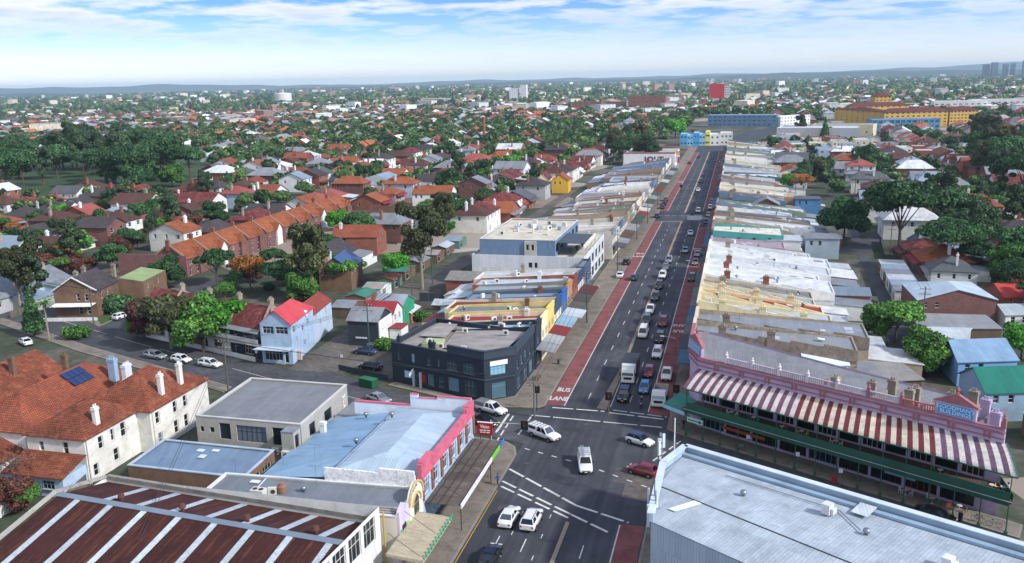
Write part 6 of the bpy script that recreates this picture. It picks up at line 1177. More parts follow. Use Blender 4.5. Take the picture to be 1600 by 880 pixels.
def make_tree(key, kind, seed, h, R_, shape='round', n=1500, leaf=.42):
    rs = np.random.RandomState(seed); lobes = []; th = h * .42
    n = int(n * 2.3); leaf = leaf * .64
    if shape == 'round':
        lobes.append((0, 0, h - R_ * .9, R_ * .62, R_ * .62, R_ * .66))
        for i in range(15): a = i * 2.4 + rs.rand(); e = rs.uniform(-.55, .75); rr = R_ * rs.uniform(.24, .44); lobes.append((math.cos(a) * R_ * .62, math.sin(a) * R_ * .62, h - R_ * .95 + e * R_ * .8, rr, rr, rr * .82))
    elif shape == 'wide':
        for i in range(19): a = i * 2.4 + rs.rand(); d = R_ * (0 if i == 0 else rs.uniform(.25, .8)); rr = R_ * rs.uniform(.2, .4); lobes.append((math.cos(a) * d, math.sin(a) * d, h - rr * .7 - rs.rand() * R_ * .25 - d * .22, rr * 1.15, rr * 1.15, rr * .7))
    elif shape == 'tall':
        for i in range(17): a = i * 2.4; i = i / 2; z = h * (.44 + .5 * i / 8) + rs.uniform(-1.6, 1.6); rr = R_ * (1.0 - .45 * abs(i / 8 - .6)) * rs.uniform(.2, .42); d = R_ * rs.uniform(.15, .8); lobes.append((math.cos(a) * d, math.sin(a) * d, z - rr * .4, rr, rr, rr * .95))
    elif shape == 'cone':
        for i in range(8): f_ = i / 7; rr = R_ * (1 - f_ * .82); lobes.append((rs.uniform(-.15, .15), rs.uniform(-.15, .15), h * (.18 + .76 * f_), rr, rr, h * .1))
    elif shape == 'shrub':
        for i in range(5): a = i * 1.3; rr = R_ * rs.uniform(.45, .65); lobes.append((math.cos(a) * R_ * .45, math.sin(a) * R_ * .45, rr * .8, rr, rr, rr * .9))
    limbs = [Vector((l[0], l[1], l[2] - l[5] * .2)) for l in lobes[:7]]
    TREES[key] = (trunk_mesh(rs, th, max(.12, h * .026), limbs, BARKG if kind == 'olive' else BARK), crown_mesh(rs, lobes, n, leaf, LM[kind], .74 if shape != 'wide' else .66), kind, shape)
def make_bare(key, seed, h, R_):
    rs = np.random.RandomState(seed); b = MB()
    def br(p, d, L, r, lev):
        q = p + d * L; b.tube(p, q, r, r * .6, 5 if lev else 7)
        if lev >= 4: return
        for i in range(4 if lev else 5):
            nd = (d + Vector(rs.uniform(-1, 1, 3)) * .75 + Vector((0, 0, .12))).normalized(); br(q, nd, L * rs.uniform(.55, .8), r * .55, lev + 1)
    br(Vector((0, 0, -.1)), Vector((0, 0, 1)), h * .3, h * .025, 0); tm = b.mesh('trunk', mat('#7d6a60', var=.2))
    rs2 = np.random.RandomState(seed + 1); TREES[key] = (tm, crown_mesh(rs2, [(0, 0, h * .68, R_, R_, h * .3)], 260, .16, LM['rust'], .02), 'bare', 'bare')
def make_palm(key, seed, h):
    rs = np.random.RandomState(seed); t_ = MB(); t_.tube((0, 0, -.1), (.1, 0, h), .22, .15, 8); V, F, T = [], [], []
    for i in range(26):
        a = i * 2.4; el = rs.uniform(-.35, .9); L = rs.uniform(2.0, 2.8); prev = Vector((0.1, 0, h)); d = Vector((math.cos(a) * math.cos(el), math.sin(a) * math.cos(el), math.sin(el))); sd = Vector((-math.sin(a), math.cos(a), 0))
        for s in range(5):
            nx = prev + d * L / 5; w0, w1 = .32 * (1 - s / 6), .32 * (1 - (s + 1) / 6); k = len(V); dr = Vector((0, 0, -.12))
            V += [prev + sd * w0 + dr, prev, prev - sd * w0 + dr, nx - sd * w1 + dr, nx, nx + sd * w1 + dr]; F += [(k, k + 1, k + 4, k + 5), (k + 1, k + 2, k + 3, k + 4)]; T += [rs.rand()] * 2; prev = nx; d = (d + Vector((0, 0, -.22))).normalized()
    me = bpy.data.meshes.new('crown'); me.from_pydata([tuple(v) for v in V], [], F); me.materials.append(LM['mid']); at = me.attributes.new('tint', 'FLOAT', 'FACE'); at.data.foreach_set('value', T)
    TREES[key] = (t_.mesh('trunk', BARKG), me, 'palm', 'palm')
make_tree('ficus', 'dark', 1, 11, 6.2, 'round', 3400, .42); make_tree('ficus2', 'mid', 2, 10, 5.5, 'round', 3000, .4); make_tree('big', 'dark', 3, 15, 8.5, 'wide', 4200, .5); make_tree('gum', 'olive', 4, 18, 6.0, 'tall', 3600, .42); make_tree('gum2', 'bluegreen', 5, 16, 5.5, 'tall', 3000, .42)
make_tree('green', 'bright', 6, 8, 4.2, 'round', 2200, .36); make_tree('green2', 'mid', 7, 7, 3.8, 'wide', 2000, .36); make_tree('aut', 'autumn', 8, 9, 5.0, 'wide', 2200, .38); make_tree('rust', 'rust', 9, 8, 4.5, 'round', 1500, .34)
make_tree('cone', 'dark', 10, 12, 2.8, 'cone', 1800, .34); make_tree('shrub', 'mid', 11, 2.4, 2.0, 'shrub', 700, .24); make_tree('shrub2', 'dark', 12, 3.0, 2.2, 'shrub', 700, .26); make_bare('bare', 13, 9, 3.6); make_palm('palm', 14, 8.5); make_tree('dk', 'dark', 15, 8.5, 4.6, 'wide', 2000, .4); make_tree('ol', 'olive', 16, 9, 4.4, 'round', 2000, .38)
NAMEK = {'dark': 'dark green', 'mid': 'mid green', 'bright': 'bright green', 'olive': 'grey olive', 'autumn': 'orange autumn', 'rust': 'brown leaved', 'bluegreen': 'blue green', 'bare': 'bare branched', 'palm': 'palm'}
SHP = {'round': 'rounded', 'wide': 'spreading', 'tall': 'tall', 'cone': 'conical', 'shrub': 'bushy', 'bare': 'twiggy', 'palm': 'slender'}
ALLT = []; TPOS = []
def place_tree(key, x, y, s=1.0, label=None, where='', sz=None):
    tm, cm_, kind, shp = TREES[key]; nm = {'shrub': 'shrub', 'palm': 'palm_tree'}.get(shp, 'tree')
    o = thing(nm, label or '%s %s %s %s' % (SHP[shp], NAMEK[kind] if kind != 'palm' else 'green', 'palm' if shp == 'palm' else 'shrub' if shp == 'shrub' else 'tree', where), 'shrub' if shp == 'shrub' else 'tree', (x, y, 0), rnd.uniform(0, 6.28), None if label else 'trees of the suburb')
    o.scale = (s, s, sz or s * rnd.uniform(.9, 1.12)); link('trunk', tm, o); link('crown', cm_, o)
    if not label: ALLT.append(o)
    TPOS.append((x, y)); return o
def tp(px, py): v = P(px, py); return v.x, v.y
# trees one can name
for k, (key, px_, py_, s, lab) in enumerate((('ficus2', 318, 550, 1.2, 'large rounded green tree in front of the maroon terraces'), ('green', 350, 545, 1.4, 'bright green tree at the right side of the big corner tree'), ('ol', 268, 545, 1.35, 'olive tinted tree at the left of the corner clump'), ('rust', 235, 527, 1.1, 'brown twiggy tree behind the corner clump'), ('green', 215, 528, .62, 'small bright shrubby tree at the street corner'),
        ('gum', 660, 452, 1.15, 'tall grey green gum tree beside the rear lane'), ('gum', 490, 470, 1.05, 'tall dark gum tree behind the maroon terraces'), ('big', 450, 462, .72, 'wide dark tree below the orange terraces'), ('aut', 392, 458, 1.15, 'spreading orange autumn tree behind the terraces'), ('ficus', 262, 450, .85, 'dark round tree left of the autumn tree'), ('dk', 340, 445, 1.15, 'low dark spreading tree in front of the orange terraces'),
        ('palm', 77, 532, 1.0, 'slender palm in front of the brick house'), ('cone', 55, 525, .9, 'dark conifer beside the palm'), ('shrub2', 190, 487, 2.0, 'large clipped dark hedge beside the brick house'), ('shrub', 120, 528, 1.6, 'dense bush under the palm'),
        ('green2', 1398, 535, 1.4, 'fresh green tree in the yard behind the right shops'), ('ficus2', 1372, 528, .7, 'smaller green tree against the grey rear wall'), ('ficus2', 1452, 583, .95, 'rounded tree behind the verandah building'), ('big', 1405, 392, 1.5, 'huge dark spreading tree by the right lane'), ('big', 1480, 425, 1.05, 'spreading tree left of the dark brick house'), ('dk', 1520, 430, 1.0, 'low dark tree above the pale metal roof'), ('ficus', 1318, 375, 1.35, 'dense dark tree at the lane corner'), ('ficus', 1495, 375, .9, 'round green tree near the white gabled house'),
        ('gum2', 1580, 372, 1.1, 'tall shady tree at the right edge'), ('big', 1590, 470, .7, 'yellow green tree at the right edge'), ('green', 1595, 560, .9, 'bright tree beside the teal roof'), ('green2', 540, 452, 1.1, 'small green tree beside the townhouse yard'), ('green', 620, 432, 1.0, 'bright green tree beside the rear lane'), ('green', 528, 360, 1.1, 'bright tree along the terrace street'),
        ('ficus', 700, 300, 1.1, 'dark tree left of the cream and yellow houses'), ('green', 800, 268, 1.4, 'vivid green tree behind the red roofs'), ('dk', 560, 385, 1.3, 'dark tree beside the red tiled house'), ('shrub', 405, 695, 1.3, 'small palm like bush below the vet windows'), ('rust', 20, 800, .7, 'reddish bare bush in the lower left yard'), ('green2', 45, 800, .5, 'small green bush in the lower left yard'), ('bare', 30, 770, .7, 'bare shrub beside the white house'), ('shrub2', 10, 700, 1.4, 'dark shrub beside the left house'),
        ('aut', 1255, 305, 1.1, 'russet creeper covered tree beside the blue corner house'), ('shrub', 1205, 400, 1.2, 'green and orange shrub behind the white roofs'), ('shrub', 1245, 393, 1.0, 'round shrub beside the brick garage'), ('shrub2', 1300, 440, 1.2, 'dark shrub at the lane bend'), ('shrub', 660, 500, 1.3, 'leafy bush in the vegetable yard'), ('shrub', 605, 545, 1.3, 'bush beside the townhouse'), ('bare', 1010, 205, 2.0, 'large bare grey tree near the end of the road'), ('green', 1055, 215, 2.4, 'large bright tree near the end of the road'), ('aut', 1085, 215, .8, 'small orange tree near the end of the road'), ('cone', 1288, 222, 1.5, 'dark pine beside the pale factory'))):
    place_tree(key, *tp(px_, py_), s, lab)
# avenue of trees along the terrace street
for k in range(16):
    x, y = tp(440 + k * 18, 432 - k * 7.0); place_tree(rnd.choice(['green', 'green2', 'ficus2', 'ficus2', 'dk']), x + rnd.uniform(-2, 2), y, rnd.uniform(.75, 1.0), where='in the avenue beside the orange terraces')
for k in range(20):
    x, y = tp(rnd.uniform(325, 570), rnd.uniform(428, 474))
    if x < -98 and y > 176: place_tree(['dk', 'green2', 'ficus2', 'ol', 'shrub2', 'green', 'rust'][k % 7], x, y, rnd.uniform(.55, .82), where='between the orange and maroon terraces')
# the park: large dark figs
for k in range(58):
    a, b2 = rnd.uniform(-10, 300), rnd.uniform(240, 306)
    x, y = tp(a, b2); place_tree(['big', 'ficus', 'dk', 'ficus2', 'gum2'][k % 5], x, y, rnd.uniform(1.25, 1.75) * (1.25 if k % 5 == 2 else 1), where='on the %s side of the dark park' % ('near' if b2 > 275 else 'far'))
# large dark trees on the right, and behind the left shops
for k in range(22):
    x, y = tp(rnd.uniform(1520, 1610), rnd.uniform(225, 330)); place_tree(rnd.choice(['big', 'gum2', 'ficus', 'gum']), x, y, rnd.uniform(1.0, 1.5), where='in the wooded right edge')
for k in range(14):
    x, y = tp(rnd.uniform(945, 1030), rnd.uniform(236, 262)); place_tree(rnd.choice(['big', 'gum2', 'ficus', 'gum', 'green2']), x, y, rnd.uniform(.9, 1.2), where='behind the long grey shop roofs')
for k in range(26):
    x, y = tp(rnd.uniform(1345, 1600), rnd.uniform(300, 440)) if k < 15 else tp(rnd.uniform(1165, 1350), rnd.uniform(216, 300))
    if 20 < x and not (30 < x < 52 and y < 370): place_tree(['green2', 'ficus', 'dk', 'green', 'ficus2', 'ol', 'gum2'][k % 7], x, y, rnd.uniform(.85, 1.3), where='among the yards right of the main road')
# ------------------------------------------------------------------ orange terraces
A0, A1 = Vector((-153.5, 213.5)), Vector((-153, 326)); td = (A1 - A0).normalized(); tn = Vector((-td.y, td.x)); NT = 10; wT = (A1 - A0).length / NT
terr = []
def facing(p, d): return p + d
for k in range(NT):
    a = A0 + td * (k * wT); c = A0 + td * ((k + 1) * wT - .2); q = [c, c + tn * 11, a + tn * 11, a]   # front faces the street on the right
    q = ccw([tuple(p) for p in q]); i0 = min(range(4), key=lambda j: (Vector(q[j]) - a).length); q = q[i0:] + q[:i0]
    t = bldg('terrace_house', 'orange tiled brick terrace house in the long stepped row', 'house', q, 5.4, BRICKM, ORANGE, 'gable', 3.9, axis=0, over=.25, ops={0: [(1.4, 2.6, 3.5, 4.9, 'grid'), (5.2, 7.4, 3.3, 4.9, 'grid'), (1.2, 2.2, .2, 2.4, 'door'), (4.5, 7.2, .7, 2.5, 'grid')]}); terr.append(t)
    l = lambda p, z: (p.x - t.location.x, p.y - t.location.y, z)
    b = MB(); b.beam(l(a - tn * .1, 5.6), l(a + tn * 5.5, 9.5), .3, .45); b.beam(l(a + tn * 5.5, 9.5), l(a + tn * 11.2, 5.6), .3, .45); b.build('party_wall', mat('#9c8878', c2='#7a685a'), t)
    chimney(t, l(a + tn * 5.6, 9.0), 1.6, 1.1, .7, BRICKR, rz=math.atan2(tn.y, tn.x), pots=3)
    m_ = a + td * (wT * .66); b = MB(); g0, g1, g2, g3 = m_ - td * 1.9 - tn * .7, m_ + td * 1.9 - tn * .7, m_ + td * 1.9 + tn * 3.2, m_ - td * 1.9 + tn * 3.2; roof_mesh(b, ccw([l(p, 0)[:2] for p in (g0, g1, g2, g3)]), 5.5, 2.1, 'gable', 1 if (Vector(ccw([l(p, 0)[:2] for p in (g0, g1, g2, g3)])[0]) - Vector(ccw([l(p, 0)[:2] for p in (g0, g1, g2, g3)])[1])).length < 3.85 else 1, .2); b.build('front_gable_roof', ORANGE, t)
    b = MB(); b.prism(ccw([l(p, 0)[:2] for p in (m_ - td * 1.7 - tn * .6, m_ + td * 1.7 - tn * .6, m_ + td * 1.7 + tn * .1, m_ - td * 1.7 + tn * .1)]), 0, 5.4); b.add([l(m_ - td * 1.7 - tn * .6, 5.4), l(m_ + td * 1.7 - tn * .6, 5.4), l(m_ - tn * .6, 7.3)], [(0, 1, 2)]); b.build('bay', RENDW if k % 3 == 1 else BRICKM, t)
    e = a + tn * 11.1; slab('rear_wing_roof', [l(e, 5.0), l(e + td * 4.6, 5.0), l(e + td * 4.6 + tn * 8, 4.0), l(e + tn * 8, 4.0)], [BLUEMET, PALEMET, WHITEMET][k % 3], t); b = MB(); b.prism(ccw([l(p, 0)[:2] for p in (e, e + td * 4.5, e + td * 4.5 + tn * 7.8, e + tn * 7.8)]), 0, 3.9); b.build('rear_wing', BRICKM, t)
    if k == 0:
        b = MB(); b.prism(ccw([l(p, 0)[:2] for p in (a - td * .3 - tn * .2, a + td * .02 - tn * .2, a + td * .02 + tn * 19, a - td * .3 + tn * 23)]), 0, 6.4); b.build('end_wall', mat('#7d5552', 'brick', var=.15), t)
number_labels(terr)
for o in terr: o['group'] = 'orange terraces in the long row'
# ------------------------------------------------------------------ suburb houses
HROOF = [('orange tiled', ORANGE, '#aa6038', 6), ('terracotta tiled', TERRA, '#a2502f', 6), ('brown tiled', mat('#5f4038', 'tile', var=.25), '#5f4038', 8), ('maroon tiled', MAROON, '#6f3231', 7), ('red metal', mat('#96504a', 'corr'), '#96504a', 3), ('grey metal', GREYMET, '#83888d', 9), ('white metal', WHITEMET, '#d4d6d6', 7), ('slate', SLATE, '#4c4648', 5), ('pale blue metal', BLUEMET, '#8496a6', 3), ('charcoal metal', DARKMET, '#55595d', 3)]
HWALL = [('white', RENDW, '#d9dbda', 8), ('cream', RENDER, '#d8d3c6', 5), ('brick', BRICKR, '#84513f', 6), ('dark brick', BRICKM, '#6d4a45', 4), ('grey', mat('#a5a8aa'), '#a5a8aa', 3), ('pale blue', mat('#a9bdcf'), '#a9bdcf', 1)]
wr = [r for r in HROOF for _ in range(r[3])]; ww_ = [r for r in HWALL for _ in range(r[3])]
PROTO = {}; wr2 = [HROOF[j] for j in (1, 2, 2, 2, 3, 3, 3, 4, 5, 5, 7, 7, 8, 9, 0)]
def house_proto(v):
    if v in PROTO: return PROTO[v]
    rs = random.Random(v * 31 + 5); w_, d_ = [(6.5, 12), (8.5, 12), (10.5, 11), (12.5, 13), (7, 14), (9.5, 15), (14, 12), (8, 10)][v % 8]; z = 6.0 if v % 8 in (0, 4, 5, 1) and v % 3 else 3.6; kind = ['gable', 'hip', 'gable', 'hip', 'half', 'gable', 'hip', 'half'][(v + v // 8) % 8]; ax = [0, 0, 1, 0, 1, 1, 0, 0][v % 8]; rh = [2.6, 2.8, 3.0, 3.0, 2.4, 2.9, 2.8, 2.3][v % 8]
    q = rect(-w_ / 2, -d_ / 2, w_ / 2, d_ / 2); wmb = MB(); ops = {0: row(w_, 2, 1.1, 1.4, z - 2.1) + ([(w_ / 2 - .5, w_ / 2 + .5, .15, 2.2, 'door')]), 1: row(d_, 3, .9, 1.3, z - 2.1), 2: row(w_, 2, 1.0, 1.3, z - 2.1), 3: row(d_, 2, .9, 1.3, z - 2.1)}
    wins = wall_mesh(wmb, q, 0, z, ops); rmb = MB(); roof_mesh(rmb, q, z, rh, kind, ax, .4); qq = [Vector(p) for p in q]; qq = qq[1:] + qq[:1] if ax else qq
    if kind in ('gable', 'half'):
        for a, b2 in [(qq[3], qq[0])] + ([(qq[1], qq[2])] if kind == 'gable' else []): mid = (a + b2) / 2; wmb.add([(a.x, a.y, z), (b2.x, b2.y, z), (mid.x, mid.y, z + rh - .15)], [(0, 1, 2)])
    ver = MB(); ver.add([(-w_ / 2, -d_ / 2 - 1.7, 2.5), (w_ / 2, -d_ / 2 - 1.7, 2.5), (w_ / 2, -d_ / 2 - .02, 3.0), (-w_ / 2, -d_ / 2 - .02, 3.0), (-w_ / 2, -d_ / 2 - 1.7, 2.4), (w_ / 2, -d_ / 2 - 1.7, 2.4), (w_ / 2, -d_ / 2 - .02, 2.9), (-w_ / 2, -d_ / 2 - .02, 2.9)], [(0, 1, 2, 3), (7, 6, 5, 4), (0, 4, 5, 1)])
    ann = MB(); aw_ = w_ * rs.uniform(.45, .8); ad = rs.uniform(4, 7); ann.prism(rect(-w_ / 2 + .02, d_ / 2 + .02, -w_ / 2 + aw_, d_ / 2 + ad), 0, [3.2, 3.2, 2.6, 2.6]); anr = MB(); anr.prism(rect(-w_ / 2 - .2, d_ / 2 + .03, -w_ / 2 + aw_ + .2, d_ / 2 + ad + .3), [3.22, 3.22, 2.6, 2.6], [3.36, 3.36, 2.74, 2.74])
    PROTO[v] = (wmb.mesh('wall', RENDW), rmb.mesh('roof', ORANGE), ver.mesh('verandah_roof', GREYMET), ann.mesh('rear_wing', RENDW), anr.mesh('rear_wing_roof', GREYMET), wins, z, rh, w_, d_); return PROTO[v]
nm = [('white gabled house with orange roof strip', 645, 325, 705, 300, RENDW, ORANGE), ('yellow rendered house with solar panels on an orange roof', 862, 302, 888, 285, mat('#d3a63c', var=.1), ORANGE), ('cream house with dark red roof beside the yellow house', 838, 300, 858, 285, mat('#dcd0a8'), MAROON), ('red tiled house beside the dark tree', 520, 400, 590, 372, BRICKR, TERRA), ('brick townhouse with blue solar roof behind the gum tree', 500, 455, 550, 435, BRICKB, mat('#3a5680', rough=.3))]
NMP = [(P((q[1] + q[3]) / 2, q[2]) + Vector((-1, 6, 0)))[:2] for q in nm]
lots = []
def inpoly(x, y, pl):
    r = False
    for i in range(len(pl)):
        (x1, y1), (x2, y2) = pl[i - 1], pl[i]
        if (y1 > y) != (y2 > y) and x < (x2 - x1) * (y - y1) / (y2 - y1) + x1: r = not r
    return r
PARK = [tp(-60, 318), tp(330, 306), tp(330, 236), tp(150, 226), tp(-60, 240)]
KEEP = [(-184, 196, -122, 340), (-171, 140, -84, 215)]          # hand-built ground
def free(x, y):
    if y < 105 or (x > -140 and y < 160): return False
    if inpoly(x, y, PARK) or any((x - a) ** 2 + (y - b2) ** 2 < 270 for a, b2 in NMP): return False
    if -96 < x < 62 and y < 228: return False
    if -96 < x < 52 and y < 290: return False
    if -84 < x < 27 and y < 505: return False
    if 32 < x < 53 and y < 375: return False
    if -70 < x < 26 and y < 730: return False
    if -60 < x < 110 and 690 <= y < 830: return False
    if 90 < x < 250 and 860 < y < 1110: return False
    if -50 < x < 120 and 830 < y < 1010: return False
    for x0, y0, x1, y1 in KEEP:
        if x0 < x < x1 and y0 < y < y1:
            s = (Vector((x, y)) - A0).dot(td); tt = (Vector((x, y)) - A0).dot(tn)
            if not (y > 215 and (tt > 30 or tt < -24)): return False
    d = math.hypot(x, y); px_ = PX((x, y, 0)); return -70 < px_[0] < 1670 and px_[1] < 900
def grid(org, ang, smax, tmin, tmax, smin=-200, period=64):
    u = Vector((math.sin(ang), math.cos(ang))); v = Vector((-u.y, u.x)); tk = math.floor(tmin / period)
    while tk * period < tmax:
        for off, face in ((0, -1), (27, 1)):
            s = smin
            while s < smax:
                w_ = rnd.uniform(9, 15.5)
                if (s % 170) > 158: s += 12; continue
                p = Vector(org) + u * (s + w_ / 2) + v * (tk * period + off + rnd.uniform(-1.5, 1.5))
                if free(p.x, p.y) and rnd.random() < .93: lots.append((p.x, p.y, math.atan2(u.y, u.x) + (0 if face < 0 else math.pi) + math.pi * (0), w_))
                s += w_ + rnd.choice((.6, 1.0, 1.8, 4))
        for s in np.arange(smin, smax, 9):   # yard and street trees
            for off, pr in ((11, .5), (16.5, .5), (45, .4), (51, .2)):
                if rnd.random() < pr:
                    p = Vector(org) + u * (s + rnd.uniform(-3, 3)) + v * (tk * period + off + rnd.uniform(-4, 4))
                    if free(p.x, p.y): treelots.append((p.x, p.y))
        tk += 1
treelots = []
grid((-157, 210), math.atan2(td.x, td.y), 1250, -40, 1500)
ng = len(lots); L0 = [l for l in lots if l[0] < -84 - max(0, (l[1] - 500)) * 0.0]; 
lots = [l for l in lots if l[0] < -60]; treelots = [q for q in treelots if q[0] < -60]; lt, ll = list(treelots), list(lots); treelots, lots = [], []
grid((78, 120), R(1.5), 1200, -900, 125, smin=0, period=60); lots = [l for l in lots if l[0] > 24]; treelots = [q for q in treelots if q[0] > 24]
lots += ll; treelots += lt
lots.sort(key=lambda l: math.hypot(l[0], l[1])); rnd.shuffle
used = []; NIND = 285; HS = []
def region(x, y):
    d = math.hypot(x, y); a = PX((x, y, 0))[0]
    side = 'far left' if a < 260 else 'left' if a < 560 else 'centre left' if a < 900 else 'right'
    return ('in the near %s suburb' if d < 330 else 'in the middle %s suburb' if d < 480 else 'in the distant %s suburb') % side
taken = []
for i, (x, y, rz, w_) in enumerate(lots):
    v = rnd.randrange(24); rf = rnd.choice(wr if i > 110 or x > 0 else wr2); wl = rnd.choice(ww_)
    if i < NIND:
        wm_, rm2, vm, am, ar_, wins, z, rh, pw_, pd = house_proto(v)
        t = thing('house', '%s roofed %s house %s' % (rf[0], wl[0], region(x, y)), 'house', (x, y, 0), rz + rnd.uniform(-.05, .05), 'houses of the suburb'); s = min(1.45, (w_ + .6) / pw_); t.scale = (s, min(1.15, s), min(1.15, max(1, s * .95))); HS.append(t)
        link('wall', wm_, t, mats=[wl[1]]); link('roof', rm2, t, mats=[rf[1]]); link('rear_wing', am, t, mats=[wl[1]]); m2 = rnd.choice([GREYMET, PALEMET, WHITEMET, BLUEMET, rf[1]]); link('rear_wing_roof', ar_, t, mats=[m2])
        if z < 5 or rnd.random() < .4: link('verandah_roof', vm, t, mats=[rnd.choice([GREYMET, rf[1], REDMET])])
        for p, r2, a, b2, st, f2 in wins: put_window(t, p, r2, a, b2, st, sill=False, name='door' if st == 'door' else 'window')
        if rnd.random() < .8: chimney(t, (pw_ * rnd.choice((-.3, .3)), rnd.uniform(-2, 2), z + rh * .4), rh * .6 + .9, .8, .6, rnd.choice([STONE, BRICKR, RENDW, wl[1]]))
        if rnd.random() < .12:
            for j in range(3): b = MB(); 
        taken.append((x, y))
    else: used.append((x, y, rz, w_, v, rf, wl))
number_labels(HS)
# back fences and garden shrubs of the nearer houses
fp = MB(); fp.box(-1.18, -.03, 0, 1.18, .03, 1.75)
for q in (-1.1, 0, 1.1): fp.box(q - .05, .03, 0, q + .05, .1, 1.8)
fpm = fp.mesh('fence_panel', FENCE); fcs, shr = [], []
for i, (x, y, rz, w_) in enumerate(lots[:120]):
    u = Vector((math.cos(rz), math.sin(rz))); v = Vector((-u.y, u.x)); c = Vector((x, y)) + v * 13.2; fk = rnd.choice((('brown paling', TIMB), ('weathered paling', FENCE), ('grey metal', GREYMET), ('white', RENDW)))
    if i % 3 != 2:
        t = thing('fence', fk[0] + ' back fence ' + region(x, y), 'fence', (c.x, c.y, -.05), rz); fcs.append(t); n = int((w_ + 1) / 2.4)
        for k in range(n): link('fence_panel', fpm, t, ((k - (n - 1) / 2) * 2.4, 0, 0), 0, [fk[1]])
        for k in range(2): link('fence_panel', fpm, t, (-n * 1.2, -1.3 - k * 2.4, 0), math.pi / 2, [fk[1]])
    q = Vector((x, y)) + v * rnd.uniform(10.5, 12.2) + u * rnd.uniform(-4, 4); o = place_tree(('shrub', 'shrub2')[i % 2], q.x, q.y, rnd.uniform(.5, 1.0), where=region(x, y)); shr.append(o)
number_labels(fcs)
nn_ = 0
for k in range(400):
    if nn_ >= 70: break
    x, y = tp(*((rnd.uniform(0, 330), rnd.uniform(318, 440)) if k % 3 else (rnd.uniform(540, 780), rnd.uniform(275, 400))))
    if free(x, y) and min((x - a) ** 2 + (y - b2) ** 2 for a, b2 in taken) > 75:
        nn_ += 1; place_tree(['green', 'green2', 'ficus2', 'dk', 'ol', 'ficus', 'rust', 'gum2'][k % 8], x, y, rnd.uniform(.6, 1.05), where=region(x, y))
# a few houses one can name
for lb, a, b2, c2, d2, wm_, rm2 in nm:
    p, q = P(a, b2), P(c2, b2); w_ = (q - p).length; u = (q - p).normalized(); v = Vector((-u.y, u.x, 0)); dd = 12
    box_house(lb, [tuple(p[:2]), tuple(q[:2]), tuple((q + v * dd)[:2]), tuple((p + v * dd)[:2])], 6.2, wm_, rm2, 'gable', 3.0, axis=1 if w_ < 14 else 0, ch=[(*(p + u * 2 + v * 4)[:2], 8.2)])
# ------------------------------------------------------------------ distant houses and trees (past counting)
def stuff_mesh(name, V, F, C, m, attr='Col', dom='FACE'):
    me = bpy.data.meshes.new(name); me.from_pydata(V, [], F); me.materials.append(m)
    at = me.attributes.new(attr, 'FLOAT_COLOR' if attr == 'Col' else 'FLOAT', dom)
    if attr == 'Col': at.data.foreach_set('color', np.array(C, dtype=np.float32).ravel())
    else: at.data.foreach_set('value', C)
    return link(name, me)
def add_house(V, F, C, x, y, rz, w_, d_, z, rh, kind, rc, wc, z0=0, det=True):
    cs, sn = math.cos(rz), math.sin(rz); T_ = lambda a, b2, c: (x + a * cs - b2 * sn, y + a * sn + b2 * cs, c + z0); k = len(V); hw, hd = w_ / 2, d_ / 2; e = .4
    V += [T_(-hw, -hd, 0), T_(hw, -hd, 0), T_(hw, hd, 0), T_(-hw, hd, 0), T_(-hw, -hd, z), T_(hw, -hd, z), T_(hw, hd, z), T_(-hw, hd, z)]
    F += [(k, k + 1, k + 5, k + 4), (k + 1, k + 2, k + 6, k + 5), (k + 2, k + 3, k + 7, k + 6), (k + 3, k, k + 4, k + 7)]; C += [wc] * 4
    k = len(V); hi = hd * .9 if kind == 'hip' else -e; r0, r1 = -hw + (hi if kind == 'hip' else -e), hw - (hi if kind == 'hip' else -e)
    if r0 > r1: r0 = r1 = 0
    V += [T_(-hw - e, -hd - e, z - .15), T_(hw + e, -hd - e, z - .15), T_(hw + e, hd + e, z - .15), T_(-hw - e, hd + e, z - .15), T_(r0, 0, z + rh), T_(r1, 0, z + rh)]
    F += [(k, k + 1, k + 5, k + 4), (k + 2, k + 3, k + 4, k + 5), (k + 1, k + 2, k + 5), (k + 3, k, k + 4)]; C += [rc, rc, rc if kind == 'hip' else wc, rc if kind == 'hip' else wc]
    if det:
        for (a, b2) in ((-hw * .45, -hd - .03), (hw * .45, -hd - .03)):
            k = len(V); V += [T_(a - .6, b2, z - 2), T_(a + .6, b2, z - 2), T_(a + .6, b2, z - .6), T_(a - .6, b2, z - .6)]; F.append((k, k + 1, k + 2, k + 3)); C.append((.03, .035, .04, 1))
        for a in (-hw * .3,):
            k = len(V); V += [T_(a - .4, -.4, z), T_(a + .4, -.4, z), T_(a + .4, .4, z), T_(a - .4, .4, z), T_(a - .4, -.4, z + rh + .9), T_(a + .4, -.4, z + rh + .9), T_(a + .4, .4, z + rh + .9), T_(a - .4, .4, z + rh + .9)]
            F += [(k, k + 1, k + 5, k + 4), (k + 1, k + 2, k + 6, k + 5), (k + 2, k + 3, k + 7, k + 6), (k + 3, k, k + 4, k + 7), (k + 4, k + 5, k + 6, k + 7)]; C += [(.35, .3, .27, 1)] * 5
        for s_ in (1,):
            k = len(V); zz = 3.0; d3 = hd + 5; V += [T_(-hw, hd, 0), T_(hw * .3, hd, 0), T_(hw * .3, d3, 0), T_(-hw, d3, 0), T_(-hw, hd, zz + .5), T_(hw * .3, hd, zz + .5), T_(hw * .3, d3, zz), T_(-hw, d3, zz)]
            rc2 = rnd.choice([(.25, .27, .29, 1), (.5, .52, .53, 1), (.68, .7, .7, 1), rc]); F += [(k + 1, k + 2, k + 6, k + 5), (k + 2, k + 3, k + 7, k + 6), (k + 3, k, k + 4, k + 7), (k + 4, k + 5, k + 6, k + 7)]; C += [wc, wc, wc, rc2]
V, F, C = [], [], []
